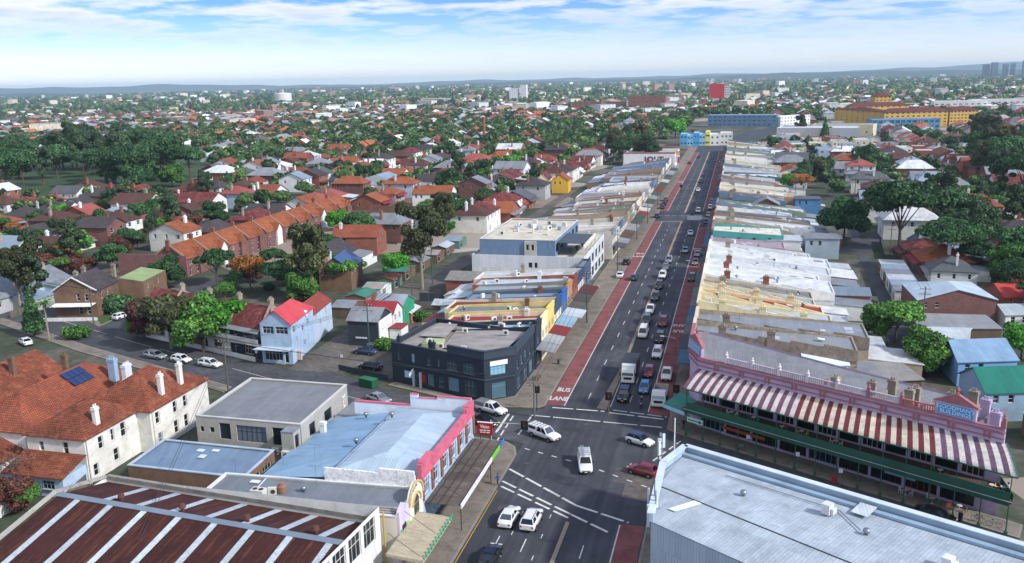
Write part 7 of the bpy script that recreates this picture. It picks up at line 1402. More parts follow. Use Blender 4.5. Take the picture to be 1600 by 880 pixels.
def jit(h, lo=.72, hi=1.2):
    k = rnd.uniform(lo, hi); return tuple(min(1, c * k) for c in lin(h)) + (1,)
for (x, y, rz, w_, v, rf, wl) in used: add_house(V, F, C, x, y, rz, w_, rnd.uniform(11, 15), rnd.choice((3.8, 4.2, 6.4)), rnd.uniform(2.8, 3.8), rnd.choice(('gable', 'hip')), jit(rf[2]), jit(wl[2]), det=math.hypot(x, y) < 1000)
def terrain(x, y):   # the land rises a little towards the horizon
    d = math.hypot(x, y); return max(0, d - 1500) * .0016
nf = 0
while nf < 5000:
    d = math.exp(rnd.uniform(math.log(1150), math.log(9000))); a = rnd.uniform(-50, 20) ; th = R(a) 
    x, y = d * math.sin(th), d * math.cos(th); px_ = PX((x, y, 0))[0]
    if not -60 < px_ < 1660 or (-60 < x < 260 and y < 1270): continue
    rf, wl = rnd.choice(wr), rnd.choice(ww_); big = rnd.random() < .07; k = min(1.8, max(1, d / 2600)); nf += 1
    if big: add_house(V, F, C, x, y, rnd.uniform(0, 3), rnd.uniform(18, 40), rnd.uniform(12, 22), rnd.uniform(6, 16 if d < 3000 else 26), .6, 'hip', jit(rnd.choice(['#d4d6d6', '#b9b4ac', '#9a9a98'])), jit(rnd.choice(['#d9dbda', '#c9bfae', '#a08070'])), det=False)
    else: add_house(V, F, C, x, y, rnd.uniform(0, 3.14), rnd.uniform(8, 14) * k, rnd.uniform(8, 12) * k ** .7, rnd.uniform(3.4, 6.5), rnd.uniform(2.2, 3.4) * k ** .4, rnd.choice(('gable', 'hip')), jit(rf[2]), jit(wl[2]), det=False)
stuff(stuff_mesh('distant_houses', V, F, C, attrmat('distant_house_paint')), 'mass of small tiled and metal roofed houses stretching to the horizon')
# trees: the nearest become things, the rest one mass
treelots.sort(key=lambda q: math.hypot(*q))
far_t = []
for i, (x, y) in enumerate(treelots):
    if any((x - a) ** 2 + (y - b2) ** 2 < 20 for a, b2 in taken) if i < 340 else False: continue
    if i < 330 and len(ALLT) < 290 + len(shr): place_tree(rnd.choice(['green', 'green2', 'ficus', 'ficus2', 'dk', 'dk', 'ol', 'ol', 'gum2', 'rust', 'aut', 'shrub2', 'gum', 'bare', 'cone']), x, y, rnd.uniform(.6, .95), where=region(x, y))
    else: far_t.append((x, y, rnd.uniform(.7, 1.25)))
number_labels(ALLT)
while len(far_t) < 13000:
    d = math.exp(rnd.uniform(math.log(620), math.log(9500))); th = R(rnd.uniform(-50, 20)); x, y = d * math.sin(th), d * math.cos(th); px_ = PX((x, y, 0))[0]
    if not -60 < px_ < 1660 or (d < 1200 and not free(x, y)) or (-50 < x < 250 and y < 1110): continue
    # the wooded belt is denser on the left and towards the ridge
    far_t.append((x, y, rnd.uniform(.9, 1.5) * min(3.4, max(1, d / 1700))))
V, F, T = [], [], []; k = 0; Vs = []; rs = np.random.RandomState(3); vi, fi = ICO1
protos = []
for j in range(9):
    lob = [(0, 0, 4.6, 3.0, 3.0, 2.8)] + [(math.cos(q) * 2.3, math.sin(q) * 2.3, 4.0 + rs.rand() * 1.8, 1.8, 1.8, 1.5) for q in np.arange(0, 6.2, 1.5) + rs.rand()]
    a, b2, c2 = crown_arrays(rs, lob[:1 + rs.randint(3, 5)], 70, .85, .86); protos.append((a, b2, c2))
lo = []
for j in range(4):
    w = vi * (1 + .22 * rs.randn(len(vi), 1)) * np.array([3.6, 3.6, 3.0]) + np.array([0, 0, 4.0]); lo.append((w, fi, list(rs.rand(len(fi)) * .8)))
for (x, y, s) in far_t:
    d = math.hypot(x, y); a, b2, c2 = protos[rs.randint(9)] if d < 1500 else lo[rs.randint(4)]
    sc = np.array([s * rs.uniform(.8, 1.3), s * rs.uniform(.8, 1.3), s * rs.uniform(.75, 1.25) if d < 2500 else min(s, 2.0) * rs.uniform(.7, 1.1)]); Vs.append(a * sc + np.array([x, y, -.3])); F += [[i + k for i in q] for q in b2]; off = rs.uniform(-.35, .35); T += [min(1, max(0, q + off)) for q in c2]; k += len(a)
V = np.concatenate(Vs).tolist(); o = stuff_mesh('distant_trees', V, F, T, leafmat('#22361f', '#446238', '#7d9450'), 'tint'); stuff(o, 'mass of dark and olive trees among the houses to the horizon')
# far hills on the horizon
def hills(name, dist, h0, h1, seed, m, a0=-62, a1=32):
    rs = np.random.RandomState(seed); n = 160; ph = rs.rand(6) * 6; vs = []; fs = []
    for i in range(n + 1):
        t_ = i / n; th = R(a0 + (a1 - a0) * t_); h = h0 + (h1 - h0) * t_ + (h0 + h1) * .22 * sum(math.sin(t_ * f * 9 + ph[j]) / (j + 1) for j, f in enumerate((1, 2.3, 4.1, 7.7, 13, 23)))
        for dd, z in ((dist, -2), (dist * 1.06, max(4, h)), (dist * 1.25, max(2, h * .6)), (dist * 1.3, -2)): vs.append((dd * math.sin(th), dd * math.cos(th), z))
    for i in range(n):
        for j in range(3): k = 4 * i + j; fs.append((k, k + 4, k + 5, k + 1))
    b = MB(); b.add(vs, fs); return structure(b.build(name, m, None, True))
HILL = mat('#33402f', var=.5, vs=.004, c2='#56524a', orand=0)
hills('near_ridge', 8200, 18, 40, 5, HILL); hills('hills', 13500, 44, 84, 9, mat('#36443a', var=.3, vs=.002, orand=0))
# ------------------------------------------------------------------ vehicles (built along +Y, the front at +Y)
TYRE = mat('#1c1c1e', rough=.9, orand=0); RIM = mat('#9fa3a8', metal=.8, rough=.3, orand=0); CGL = glass('#10161c', .08); LAMP = mat('#dfe6ea', rough=.15, orand=0); TAIL = mat('#9c1c1c', rough=.25, orand=0); BLK = mat('#232427', rough=.7, orand=0); PLATE = mat('#d8d3b4', rough=.5, orand=0)
wm1 = MB(); wm1.tube((-.11, 0, 0), (.11, 0, 0), .33, .33, 18); WHEEL = wm1.mesh('tyre', TYRE); wm2 = MB(); wm2.tube((-.125, 0, 0), (.125, 0, 0), .2, .2, 14); RIMM = wm2.mesh('rim', RIM)
def ring(hw, zl, zt, y): return [(-hw * .86, y, zl), (-hw * .97, y, zl + .08), (-hw, y, zl * .45 + zt * .55), (-hw * .95, y, zt - .07), (-hw * .84, y, zt), (hw * .84, y, zt), (hw * .95, y, zt - .07), (hw, y, zl * .45 + zt * .55), (hw * .97, y, zl + .08), (hw * .86, y, zl)]
CARS = {'sedan': (4.7, .9, .98, 1.45, (-1.75, -1.0, .25, 1.05), [(-2.35, .74, .42, .82), (-2.2, .85, .3, .98), (-1.5, .9, .26, 1.02), (0, .91, .26, .98), (1.0, .9, .26, .96), (1.8, .87, .28, .86), (2.25, .8, .32, .74), (2.36, .7, .4, .6)]),
        'hatch': (4.1, .87, .98, 1.5, (-1.95, -1.5, .25, .95), [(-2.05, .74, .42, .9), (-1.95, .84, .3, 1.02), (-1.2, .87, .26, 1.03), (0, .88, .26, 1.0), (.85, .87, .26, .98), (1.5, .84, .28, .9), (1.95, .77, .32, .76), (2.06, .68, .4, .62)]),
        'wagon': (4.8, .9, 1.0, 1.52, (-2.3, -1.95, .3, 1.1), [(-2.4, .76, .42, .95), (-2.3, .87, .3, 1.03), (-1.4, .91, .26, 1.04), (0, .91, .26, 1.0), (1.1, .9, .26, .98), (1.85, .87, .28, .88), (2.3, .8, .32, .76), (2.4, .7, .4, .62)]),
        'suv': (4.7, .94, 1.12, 1.72, (-2.25, -1.9, .35, 1.05), [(-2.35, .8, .48, 1.0), (-2.25, .91, .36, 1.12), (-1.3, .94, .32, 1.14), (0, .95, .32, 1.12), (1.05, .94, .32, 1.1), (1.75, .91, .34, 1.02), (2.22, .84, .38, .9), (2.34, .74, .46, .74)]),
        'ute': (5.3, .95, 1.14, 1.8, (-.85, -.6, .55, 1.25), [(-2.65, .88, .5, 1.05), (-2.55, .93, .42, 1.14), (-1.2, .95, .38, 1.14), (0, .95, .38, 1.12), (1.25, .94, .38, 1.1), (2.0, .92, .38, 1.04), (2.55, .86, .42, .92), (2.66, .76, .5, .76)]),
        'van': (5.0, .96, 1.15, 1.98, (-2.45, -2.35, 1.0, 1.75), [(-2.5, .86, .45, 1.1), (-2.42, .94, .36, 1.16), (-1.2, .96, .32, 1.16), (0, .96, .32, 1.16), (1.7, .95, .32, 1.12), (2.2, .92, .34, 1.0), (2.46, .84, .4, .84), (2.52, .76, .46, .7)])}
def car_proto(kind):
    L, hw, zb, zr, (y0, y1, y2, y3), st = CARS[kind]; t = thing('car', '', 'car'); b = MB(); vs = []; n = 10
    for (y, h_, zl, zt) in st: vs += ring(h_, zl, zt, y)
    fs = [(j * n + i, j * n + (i + 1) % n, (j + 1) * n + (i + 1) % n, (j + 1) * n + i) for j in range(len(st) - 1) for i in range(n)]
    b.add(vs, [f[::-1] for f in fs] + [tuple(range(n)), tuple(range((len(st) - 1) * n, len(st) * n))[::-1]]); o = b.build('body', carpaint('#d8dadc'), t)
    bm = bmesh.new(); bm.from_mesh(o.data); bmesh.ops.recalc_face_normals(bm, faces=bm.faces); bm.to_mesh(o.data); bm.free()
    o.data.polygons.foreach_set('use_smooth', [len(p.vertices) == 4 for p in o.data.polygons])
    hb, hr = hw * .86, hw * .68; zb2 = zb - .02
    B4 = [(-hb, y0, zb2), (hb, y0, zb2), (hb, y3, zb2 - .03), (-hb, y3, zb2 - .03)]; T4 = [(-hr, y1, zr - .05), (hr, y1, zr - .05), (hr, y2, zr - .04), (-hr, y2, zr - .04)]
    for nm_, (i, j) in (('rear_window', (0, 1)), ('side_window', (1, 2)), ('windscreen', (2, 3)), ('side_window', (3, 0))):
        g_ = MB(); g_.add([B4[i], B4[j], T4[j], T4[i]], [(0, 1, 2, 3)]); g_.build(nm_, CGL, t)
    r_ = MB(); e = .03; rp = [(-hr - e, y1 - .06), (hr + e, y1 - .06), (hr + e, y2 + .06), (-hr - e, y2 + .06)]; r_.prism(rp, zr - .07, zr - .01); ri = inset(rp, .16); r_.prism(ri, zr - .01, zr + .03)
    for i in range(4): r_.beam(B4[i], T4[i], .1, .1)
    for s in (-1, 1):
        for f_ in ((.45, .5) if kind != 'ute' else (.5,)): r_.beam((s * hb * 1.005, y0 + (y3 - y0) * f_, zb2), (s * hr * 1.01, y1 + (y2 - y1) * f_, zr - .04), .07, .09)
    r_.build('roof', carpaint('#d8dadc'), t)
    for s in (-1, 1):
        for y in (-L * .30, L * .31):
            a = MB(); a.tube((s * (hw - .06), y, .36), (s * (hw + .012), y, .36), .41, .41, 16); a.build('wheel_arch', BLK, t)
            w = link('wheel', WHEEL, t, (s * (hw - .1), y, .33)); link('rim', RIMM, w)
        h_ = MB(); h_.box(s * hw * .5 - .2, L / 2 - .17, zb * .6, s * hw * .5 + .24 * 1, L / 2 - .02, zb * .6 + .16); h_.build('headlight', LAMP, t)
        h_ = MB(); h_.box(s * hw * .74 - .12, -L / 2 - .005, zb * .66, s * hw * .74 + .12, -L / 2 + .14, zb * .66 + .2); h_.build('taillight', TAIL, t)
        h_ = MB(); h_.box(s * (hw + .0) - .0, y3 - .35, zb - .02, s * (hw + .17), y3 - .2, zb + .12); h_.build('mirror', BLK, t)
    g_ = MB(); g_.box(-hw * .55, L / 2 - .06, .42, hw * .55, L / 2 + .012, zb * .6 - .02); g_.build('grille', BLK, t); g_ = MB(); g_.box(-.2, L / 2, .44, .2, L / 2 + .03, .54); g_.build('number_plate', PLATE, t); g_ = MB(); g_.box(-.2, -L / 2 - .025, .6, .2, -L / 2 + .02, .7); g_.build('number_plate', PLATE, t)
    if kind == 'ute':
        g_ = MB(); g_.box(-hw * .82, -2.55, 1.1, hw * .82, -.95, 1.146); g_.build('tray_liner', BLK, t)
    if kind in ('suv', 'wagon'):
        for s in (-1, 1): g_ = MB(); g_.beam((s * hr * .92, y1, zr + .06), (s * hr * .92, y2 - .1, zr + .06), .05, .05); g_.build('roof_rail', RIM, t)
    return t
PROT = {}
def car(kind, x, y, rz, hexc, label, group=None, metal=0.0, cat=None, name=None):
    if kind not in PROT: c = car_proto(kind); PROT[kind] = (c, list(KIDS[c.as_pointer()]))
    else:
        src, kids = PROT[kind]; c = src.copy(); col.objects.link(c)
        for ch in kids: copy_tree(ch, c)
    c.location = (x, y, .012); c.rotation_euler = (0, 0, rz); c['label'] = label; c['category'] = cat or {'ute': 'pickup', 'van': 'van', 'suv': 'suv'}.get(kind, 'car'); c.name = name or {'ute': 'pickup_truck', 'van': 'delivery_van'}.get(kind, 'parked_car' if 'park' in label else 'car')
    if group: c['group'] = group
    s = 1.06; c.scale = (s, s, s); pm = carpaint(hexc, metal)
    for ch in KIDS[c.as_pointer()]:
        if ch.name.startswith(('body', 'roof')) and not ch.name.startswith('roof_rail'):
            ch.material_slots[0].link = 'OBJECT'; ch.material_slots[0].material = pm
    return c
def cpx(kind, px_, py_, rz, hexc, label, **k): v = P(px_, py_); return car(kind, v.x, v.y, rz, hexc, label, **k)
def heading(a, b): p, q = P(*a), P(*b); return math.atan2(-(q.x - p.x), q.y - p.y)
SO = math.pi
WH, BK, SI, GR, DG = '#d9dbdc', '#14161a', '#9aa0a6', '#5d6368', '#33383d'
cpx('sedan', 796, 814, R(-2), WH, 'white sedan seen from behind in the left lane near the bottom'); cpx('suv', 831, 819, R(-2), WH, 'white suv with roof rails seen from behind, bottom centre'); cpx('sedan', 767, 876, 0, BK, 'black sedan at the bottom edge of the road')
c = cpx('ute', 850, 684, heading((832, 678), (868, 691)), WH, 'white canopy pickup with roof bars crossing the junction')
def canopy(c, racks=True, ladder=False):
    b = MB(); b.box(-.8, -2.55, 1.13, .8, -.85, 1.78); b.build('canopy', carpaint(WH), c); b = MB(); b.box(-.82, -2.3, 1.25, .82, -1.0, 1.62); b.build('canopy_window', CGL, c)
    for i in range(5): b = MB(); b.box(-.75, -2.3 + i * .62, 1.86, .75, -2.22 + i * .62, 1.91); b.build('roof_bar', RIM, c)
    if ladder:
        b = MB()
        for x in (.1, .5): b.beam((x, -2.6, 1.98), (x, 1.2, 1.98), .06, .08)
        for i in range(12): b.box(.1, -2.5 + i * .31, 1.95, .5, -2.46 + i * .31, 2.0)
        b.build('ladder', mat('#b9bcbe', metal=.6, rough=.4), c)
canopy(c)
c = cpx('ute', 914, 730, heading((911, 705), (917, 750)), WH, 'white pickup carrying ladders in the middle of the junction'); canopy(c, ladder=True)
c = cpx('hatch', 1000, 694, heading((980, 688), (1020, 700)), WH, 'white hatchback with dark roof turning in the junction'); [setattr(s.material_slots[0], 'material', carpaint('#2e3c50')) for s in KIDS[c.as_pointer()] if s.name.startswith('roof')]
cpx('hatch', 1004, 741, heading((1026, 747), (985, 736)), '#7a1a26', 'dark red hatchback in the right of the junction')
c = cpx('ute', 768, 645, heading((745, 638), (790, 650)), WH, 'white tray back pickup waiting in the left side street'); b = MB(); b.box(-.95, -2.7, 1.15, .95, -.8, 1.75); b.build('tray', mat('#8f9498', metal=.5, rough=.4), c)
cpx('sedan', 757, 664, heading((740, 658), (780, 668)), BK, 'black sedan beside the white tray back pickup'); cpx('sedan', 592, 628, heading((575, 622), (610, 632)), SI, 'silver sedan on the left side street', metal=.5)
hd = heading((243, 559), (330, 572))
cpx('wagon', 243, 560, hd, SI, 'silver wagon parked first along the left street', metal=.4); cpx('hatch', 284, 566, hd, WH, 'white hatchback parked between two wagons on the left street'); cpx('wagon', 329, 573, hd, WH, 'white wagon parked nearest the power pole')
cpx('hatch', 190, 498, R(-10), WH, 'white hatchback parked beside the verge of the brick house'); cpx('sedan', 213, 482, R(-8), BK, 'black sedan parked beyond the white hatchback')
cpx('sedan', 571, 553, R(80), '#1f3a5c', 'dark blue sedan in the small car park'); cpx('sedan', 579, 577, R(78), BK, 'black sedan at the front of the small car park'); cpx('wagon', 593, 544, R(80), SI, 'silver wagon at the back of the small car park')
c = car('sedan', *kp(35.5, -1.6), math.atan2(-KD.x, KD.y), BK, 'black sedan parked under the verandah building'); 
Q = [('suv', 975, 623, BK, 'black suv first in the queue beside the median'), ('hatch', 1007, 611, '#3f78b4', 'blue hatchback second row behind the motorcycle'), ('hatch', 1014, 586, '#8c1d2c', 'red hatchback behind the blue one'), ('ute', 1042, 590, WH, 'white pickup behind the tipper truck in the bus lane'), ('suv', 1027, 557, WH, 'white suv behind the red hatchback'), ('suv', 1031, 533, BK, 'black suv in the middle lane of the queue'), ('van', 1005, 525, WH, 'white van behind the box truck'), ('suv', 1036, 508, '#7a2434', 'burgundy suv in the middle lane'), ('suv', 1010, 505, '#39414a', 'dark grey suv behind the white van'), ('ute', 1016, 488, WH, 'white pickup further back in the median lane'), ('suv', 1024, 468, DG, 'charcoal suv in the middle of the long queue'), ('suv', 1030, 450, BK, 'black suv further up the queue'), ('suv', 1035, 434, WH, 'white suv near the end of the queue'), ('hatch', 1040, 421, GR, 'grey hatchback near the end of the queue'), ('suv', 1045, 410, SI, 'silver suv last in the queue'), ('sedan', 1071, 394, SI, 'silver sedan coming alone in the middle lane'), ('sedan', 1079, 367, '#c9ccd0', 'light silver car near the far bus lane gap'), ('suv', 1091, 332, WH, 'white suv coming down the far road'), ('sedan', 1091, 299, WH, 'white sedan at the far junction'), ('suv', 1095, 285, DG, 'dark suv at the far junction'), ('sedan', 1112, 247, DG, 'dark car far up the road on the right'), ('sedan', 1117, 252, '#6a5a3c', 'bronze car far up the road')]
for kd, a, b2, hx, lb in Q: cpx(kd, a, b2, SO, hx, lb)
for kd, a, b2, hx, lb in (('suv', 1081, 438, DG, 'dark suv parked in the right bus lane nearest the awnings'), ('sedan', 1086, 413, GR, 'grey sedan parked in the right bus lane'), ('sedan', 1090, 400, SI, 'silver sedan parked in the right bus lane'), ('sedan', 1104, 349, BK, 'black car parked beyond the side street'), ('sedan', 1107, 338, GR, 'grey car parked beyond the side street'), ('suv', 1110, 327, WH, 'white car parked beside the teal shop'), ('sedan', 1112, 317, '#8a7a5a', 'tan car parked up the right row'), ('sedan', 1124, 262, DG, 'dark car parked far up on the right'), ('suv', 1126, 255, SI, 'silver car parked far up on the right'), ('sedan', 1127, 248, BK, 'black car parked at the far right end')): cpx(kd, a, b2, SO, hx, lb)
for kd, a, b2, hx, lb in (('suv', 979, 413, BK, 'black suv parked at the left kerb'), ('sedan', 969, 433, WH, 'white sedan driving away at the left kerb'), ('hatch', 991, 437, '#2c3a4e', 'navy hatchback driving away in the left lane'), ('suv', 1027, 340, '#2a3550', 'navy suv parked at the far left kerb'), ('sedan', 1035, 326, DG, 'charcoal car parked at the far left kerb'), ('sedan', 1038, 320, BK, 'black car parked at the far left kerb'), ('suv', 1041, 314, GR, 'grey suv parked at the far left kerb'), ('sedan', 1092, 246, DG, 'dark car going away at the top of the road'), ('suv', 1077, 256, BK, 'black suv at the kerb near the white hall')): cpx(kd, a, b2, 0, hx, lb)
cpx('van', 1585, 402, R(160), '#7d9cb4', 'pale blue van parked among the right trees'); cpx('sedan', 1555, 408, R(160), WH, 'white car beside the pale blue van'); cpx('hatch', 1290, 372, R(80), '#7a2040', 'crimson car in the right side street'); cpx('suv', 1275, 365, R(85), DG, 'dark suv in the right side street'); cpx('hatch', 1310, 294, R(10), WH, 'white car beside the blue corner house'); cpx('sedan', 40, 538, R(60), WH, 'white car at the left edge of the side street')
# trucks
def truck(px_, py_, label, box=True):
    v = P(px_, py_); t = thing('truck', label, 'truck', (v.x, v.y, .012), SO); t.scale = (1.05,) * 3
    W = carpaint('#dcdedd'); b = MB(); b.prism([(-1.12, 1.6), (1.12, 1.6), (1.12, 3.2), (-1.12, 3.2)], .6, 1.55); b.add([(-1.12, 1.6, 1.55), (1.12, 1.6, 1.55), (1.12, 3.2, 1.55), (-1.12, 3.2, 1.55), (-1.05, 1.6, 2.7), (1.05, 1.6, 2.7), (1.05, 2.85, 2.7), (-1.05, 2.85, 2.7)], [(4, 5, 6, 7), (0, 1, 5, 4), (1, 2, 6, 5), (3, 0, 4, 7), (2, 3, 7, 6)]); b.build('cab', W, t)
    g_ = MB(); g_.add([(-1.0, 3.19, 1.62), (1.0, 3.19, 1.62), (.93, 2.885, 2.55), (-.93, 2.885, 2.55)], [(1, 0, 3, 2)]); g_.build('windscreen', glass('#3f5a5c', .08), t)
    for s in (-1, 1):
        g_ = MB(); g_.add([(s * 1.125, 1.9, 1.65), (s * 1.125, 3.0, 1.65), (s * 1.075, 2.8, 2.5), (s * 1.075, 1.9, 2.5)], [(0, 1, 2, 3)]); g_.build('side_window', CGL, t); g_ = MB(); g_.box(s * 1.15, 3.0, 1.5, s * 1.4, 3.1, 2.2); g_.build('mirror', BLK, t); g_ = MB(); g_.box(s * .8 - .2, 3.18, .75, s * .8 + .2, 3.24, 1.0); g_.build('headlight', LAMP, t)
    g_ = MB(); g_.box(-1.1, 3.2, .45, 1.1, 3.32, .72); g_.build('bumper', W if box else mat('#c9cbc9'), t); g_ = MB(); g_.box(-.7, 3.205, .95, .7, 3.23, 1.35); g_.build('grille', BLK, t); g_ = MB(); g_.box(-.9, -3.4, .55, .9, 1.6, .8); g_.build('chassis', BLK, t)
    for y in (-2.2, 2.3):
        for s in (-1, 1): w = link('wheel', WHEEL, t, (s * .98, y, .45)); w.scale = (1.5, 1.36, 1.36); link('rim', RIMM, w)
    if box:
        b = MB(); b.box(-1.22, -4.6, .85, 1.22, 1.45, 3.3); b.build('cargo_box', mat('#303338', rough=.5, var=.08, orand=0), t); b = MB(); b.box(-1.22, 1.46, .9, 1.22, 1.52, 3.3); b.build('box_front', W, t); b = MB(); b.box(-1.1, 1.6, 2.72, 1.1, 2.3, 3.2); b.build('wind_deflector', W, t)
    else:
        b = MB(); ip = rect(-1.1, -3.4, 1.1, 1.35)
        for x0, y0, x1, y1 in ((-1.15, -3.5, -1.05, 1.45), (1.05, -3.5, 1.15, 1.45), (-1.05, -3.5, 1.05, -3.4), (-1.05, 1.35, 1.05, 1.45)): b.box(x0, y0, .95, x1, y1, 1.9)
        b.box(-1.05, -3.4, .9, 1.05, 1.35, 1.0); b.build('tipper_tray', mat('#a8a49c', c2='#7d7a74'), t)
    return t
truck(984, 592, 'white cabbed box truck with dark cargo box in the queue'); truck(1031, 628, 'white tipper truck with open tray first in the bus lane', False)
# ------------------------------------------------------------------ people
def person(label, loc, rz, top, legs, hair='#2a211b', pose='walk'):
    t = thing('person', label, 'person', loc, rz)
    J, hz, zl = POSE[pose][:3]
    SK = mat('#b98a6e', rough=.6, orand=0); me = POSE[pose][3].copy()
    for x in (mat(top, rough=.85, orand=0), mat(legs, rough=.85, orand=0), SK): me.materials.append(x)
    me.polygons.foreach_set('material_index', [1 if p.center.z < zl and (pose != 'sit' or p.center.y < 9) and not (abs(p.center.x) > .19 and p.center.z > .6) else (2 if (abs(p.center.x) > .17 and p.center.z < (.98 if pose != 'sit' else .82)) else 0) for p in me.polygons]); link('body', me, t)
    h_ = MB(); h_.lathe((0, .03, hz - .13), [(.05, 0), (.085, .06), (.1, .14), (.095, .2), (.06, .25)], 12); h_.box(-.012, .12, hz - .02, .012, .16, hz + .03); h_.build('head', SK, t, True); k = MB(); k.lathe((0, .01, hz), [(.1, .0), (.112, .05), (.1, .11), (.05, .14)], 12); k.build('hair', mat(hair, orand=0), t, True)
    for s in (-1, 1):
        hx, hy, hzz = (J[14] if s > 0 else J[17])[:3]; f = MB(); f.box(hx - .02, hy - .03, hzz - .1, hx + .02, hy + .04, hzz)
        for q in range(4): f.box(hx - .015, hy - .03 + q * .019, hzz - .17 + abs(q - 1.5) * .012, hx + .012, hy - .014 + q * .019, hzz - .1)
        f.beam((hx, hy + .04, hzz - .03), (hx, hy + .075, hzz - .09), .018, .018); f.build('hand', SK, t)
    return t
p = P(778, 760); person('pedestrian in blue jacket and dark trousers on the left corner', (p.x, p.y, .13), R(60), '#24459c', '#1d1f26')
p = P(1068, 672); person('person in dark clothes standing at the verandah corner', (p.x, p.y, .13), R(200), '#22252b', '#1b1d22', pose='stand')
for k, (u, v, z, tc, lg, lb) in enumerate(((33.2, 2.4, .14, '#b9cde0', '#3a4250', 'diner in pale blue shirt at a footpath table'), (42.2, 2.2, 4.35, '#8fb2dc', '#30343c', 'diner in light blue shirt on the verandah'), (13.8, 2.0, 4.35, '#a3262c', '#2a2d33', 'diner in red top on the verandah'))):
    q = kp(u, v); person(lb, (*q, z), ang + R(90 if k else -90), tc, lg, pose='sit')
v = P(1002, 636); mt_ = thing('motorcycle', 'motorcycle waiting at the head of the queue', 'motorcycle', (v.x, v.y, .012), SO)
for y in (-.68, .7): w = link('wheel', WHEEL, mt_, (0, y, .33)); w.scale = (.55, 1, 1); link('rim', RIMM, w)
b = MB(); b.lathe((0, .15, .72), [(.1, 0), (.2, .1), (.16, .28)], 10); b.box(-.13, -.75, .72, .13, -.05, .84); b.beam((0, -.6, .5), (0, .6, .55), .2, .34); b.build('body', carpaint('#2a2c30'), mt_); b = MB(); b.tube((-.36, .45, 1.05), (.36, .45, 1.05), .025, .025, 6); b.tube((0, .7, .33), (0, .45, 1.05), .04, .04, 6); b.build('handlebar', RIM, mt_); b = MB(); b.tube((0, .6, .85), (0, .68, .85), .1, .1, 12); b.build('headlight', LAMP, mt_); b = MB(); b.box(-.12, .55, .95, .12, .6, 1.3); b.build('windshield', CGL, mt_)
rp_ = person('rider in dark jacket and pale helmet on the motorcycle', (v.x, v.y + .25, .33), SO, '#2b2f36', '#22252a', hair='#d9dbd8', pose='sit')
# ------------------------------------------------------------------ poles, wires, lights and small street furniture
POLE = mat('#5d5a50', var=.25, vs=1.5); STEEL = mat('#6f7a78', metal=.3, rough=.5); GRN = mat('#3b5a4e', rough=.5)
poles = {}
def power_pole(key, px_, py_, h, label, m=None, arm=0.0, rz=0.0):
    v = P(px_, py_); t = thing('power_pole', label, 'pole', (v.x, v.y, 0)); b = MB(); b.tube((0, 0, -.1), (0, 0, h), .17, .11, 8); b.build('post', m or POLE, t)
    for z in (h - .5, h - 1.6):
        b = MB(); d = Vector((math.cos(rz), math.sin(rz), 0)); b.beam(-d * 1.15 + Vector((0, 0, z)), d * 1.15 + Vector((0, 0, z)), .1, .12); b.build('crossarm', mat('#6b5a48'), t)
        for k in (-1, -.4, .4, 1): b = MB(); b.tube(d * k + Vector((0, 0, z + .06)), d * k + Vector((0, 0, z + .24)), .05, .04, 6); b.build('insulator', mat('#c9cccb'), t)
    poles[key] = (Vector((v.x, v.y, h - .3)), rz); return t
power_pole('a', 357, 613, 10, 'timber power pole beside the vet building'); power_pole('b', 148, 516, 10, 'timber power pole at the brick house corner'); power_pole('c', 578, 555, 11, 'green timber pole beside the small car park', GRN); power_pole('d', 835, 652, 7, 'short service pole in front of the dark corner building'.replace('front', 'front'), STEEL); power_pole('e', 917, 505, 12, 'tall green power pole on the left footpath', GRN, rz=0.0)
power_pole('f', 965, 423, 12, 'timber power pole beside the white sedan'); power_pole('g', 995, 375, 12, 'timber power pole along the tan shops'); power_pole('h', 1012, 350, 12, 'timber power pole near the mural wall'); power_pole('i', 1027, 322, 12, 'timber power pole at the far left kerb'); power_pole('j', 645, 482, 11, 'timber power pole beside the rear lane fence'); power_pole('k', 676, 445, 11, 'green pole beside the rear lane gum', GRN); power_pole('l', 1440, 520, 10, 'timber pole beside the dark brick house'); power_pole('m', 1390, 402, 10, 'timber pole on the right lane corner'); power_pole('n', 1335, 312, 11, 'pole beyond the lane corner tree'); power_pole('o', -20, 470, 10, 'timber pole at the left street'); power_pole('p', 1242, 318, 10, 'timber pole beside the blue corner house')
# move the short service pole to the footpath at the dark corner building
def wire(ka, kb, label, sag=.9, offs=(-.9, 0, .9), z=0.0, pb=None):
    a, ra = poles[ka]; b2, rb = poles[kb] if pb is None else (Vector(pb), 0); t = MB()
    for o in offs:
        p = a + Vector((math.cos(ra), math.sin(ra), 0)) * o + Vector((0, 0, z)); q = b2 + Vector((math.cos(rb), math.sin(rb), 0)) * o + Vector((0, 0, z)); pts = [p.lerp(q, i / 8) - Vector((0, 0, sag * 4 * (i / 8) * (1 - i / 8))) for i in range(9)]
        for c1, c2 in zip(pts, pts[1:]): t.tube(c1, c2, .03, .03, 4)
    tag(t.build('power_line', mat('#3c3e42', orand=0)), label, 'cable')
wire('a', 'b', 'overhead wires along the left street to the corner pole'); wire('a', 'c', 'overhead wires from the vet pole to the car park pole'); wire('b', 'o', 'overhead wires leaving at the left edge'); wire('e', 'f', 'overhead wires along the left footpath, nearest span'); wire('f', 'g', 'overhead wires along the left footpath, second span'); wire('g', 'h', 'overhead wires along the left footpath, third span'); wire('h', 'i', 'overhead wires along the left footpath, far span'); wire('c', 'j', 'overhead wires up the rear lane, near span'); wire('j', 'k', 'overhead wires up the rear lane, far span'); wire('d', 'e', 'overhead wires rising to the tall green pole'); wire('l', 'm', 'overhead wires over the right lane'); wire('m', 'n', 'overhead wires past the lane corner tree')
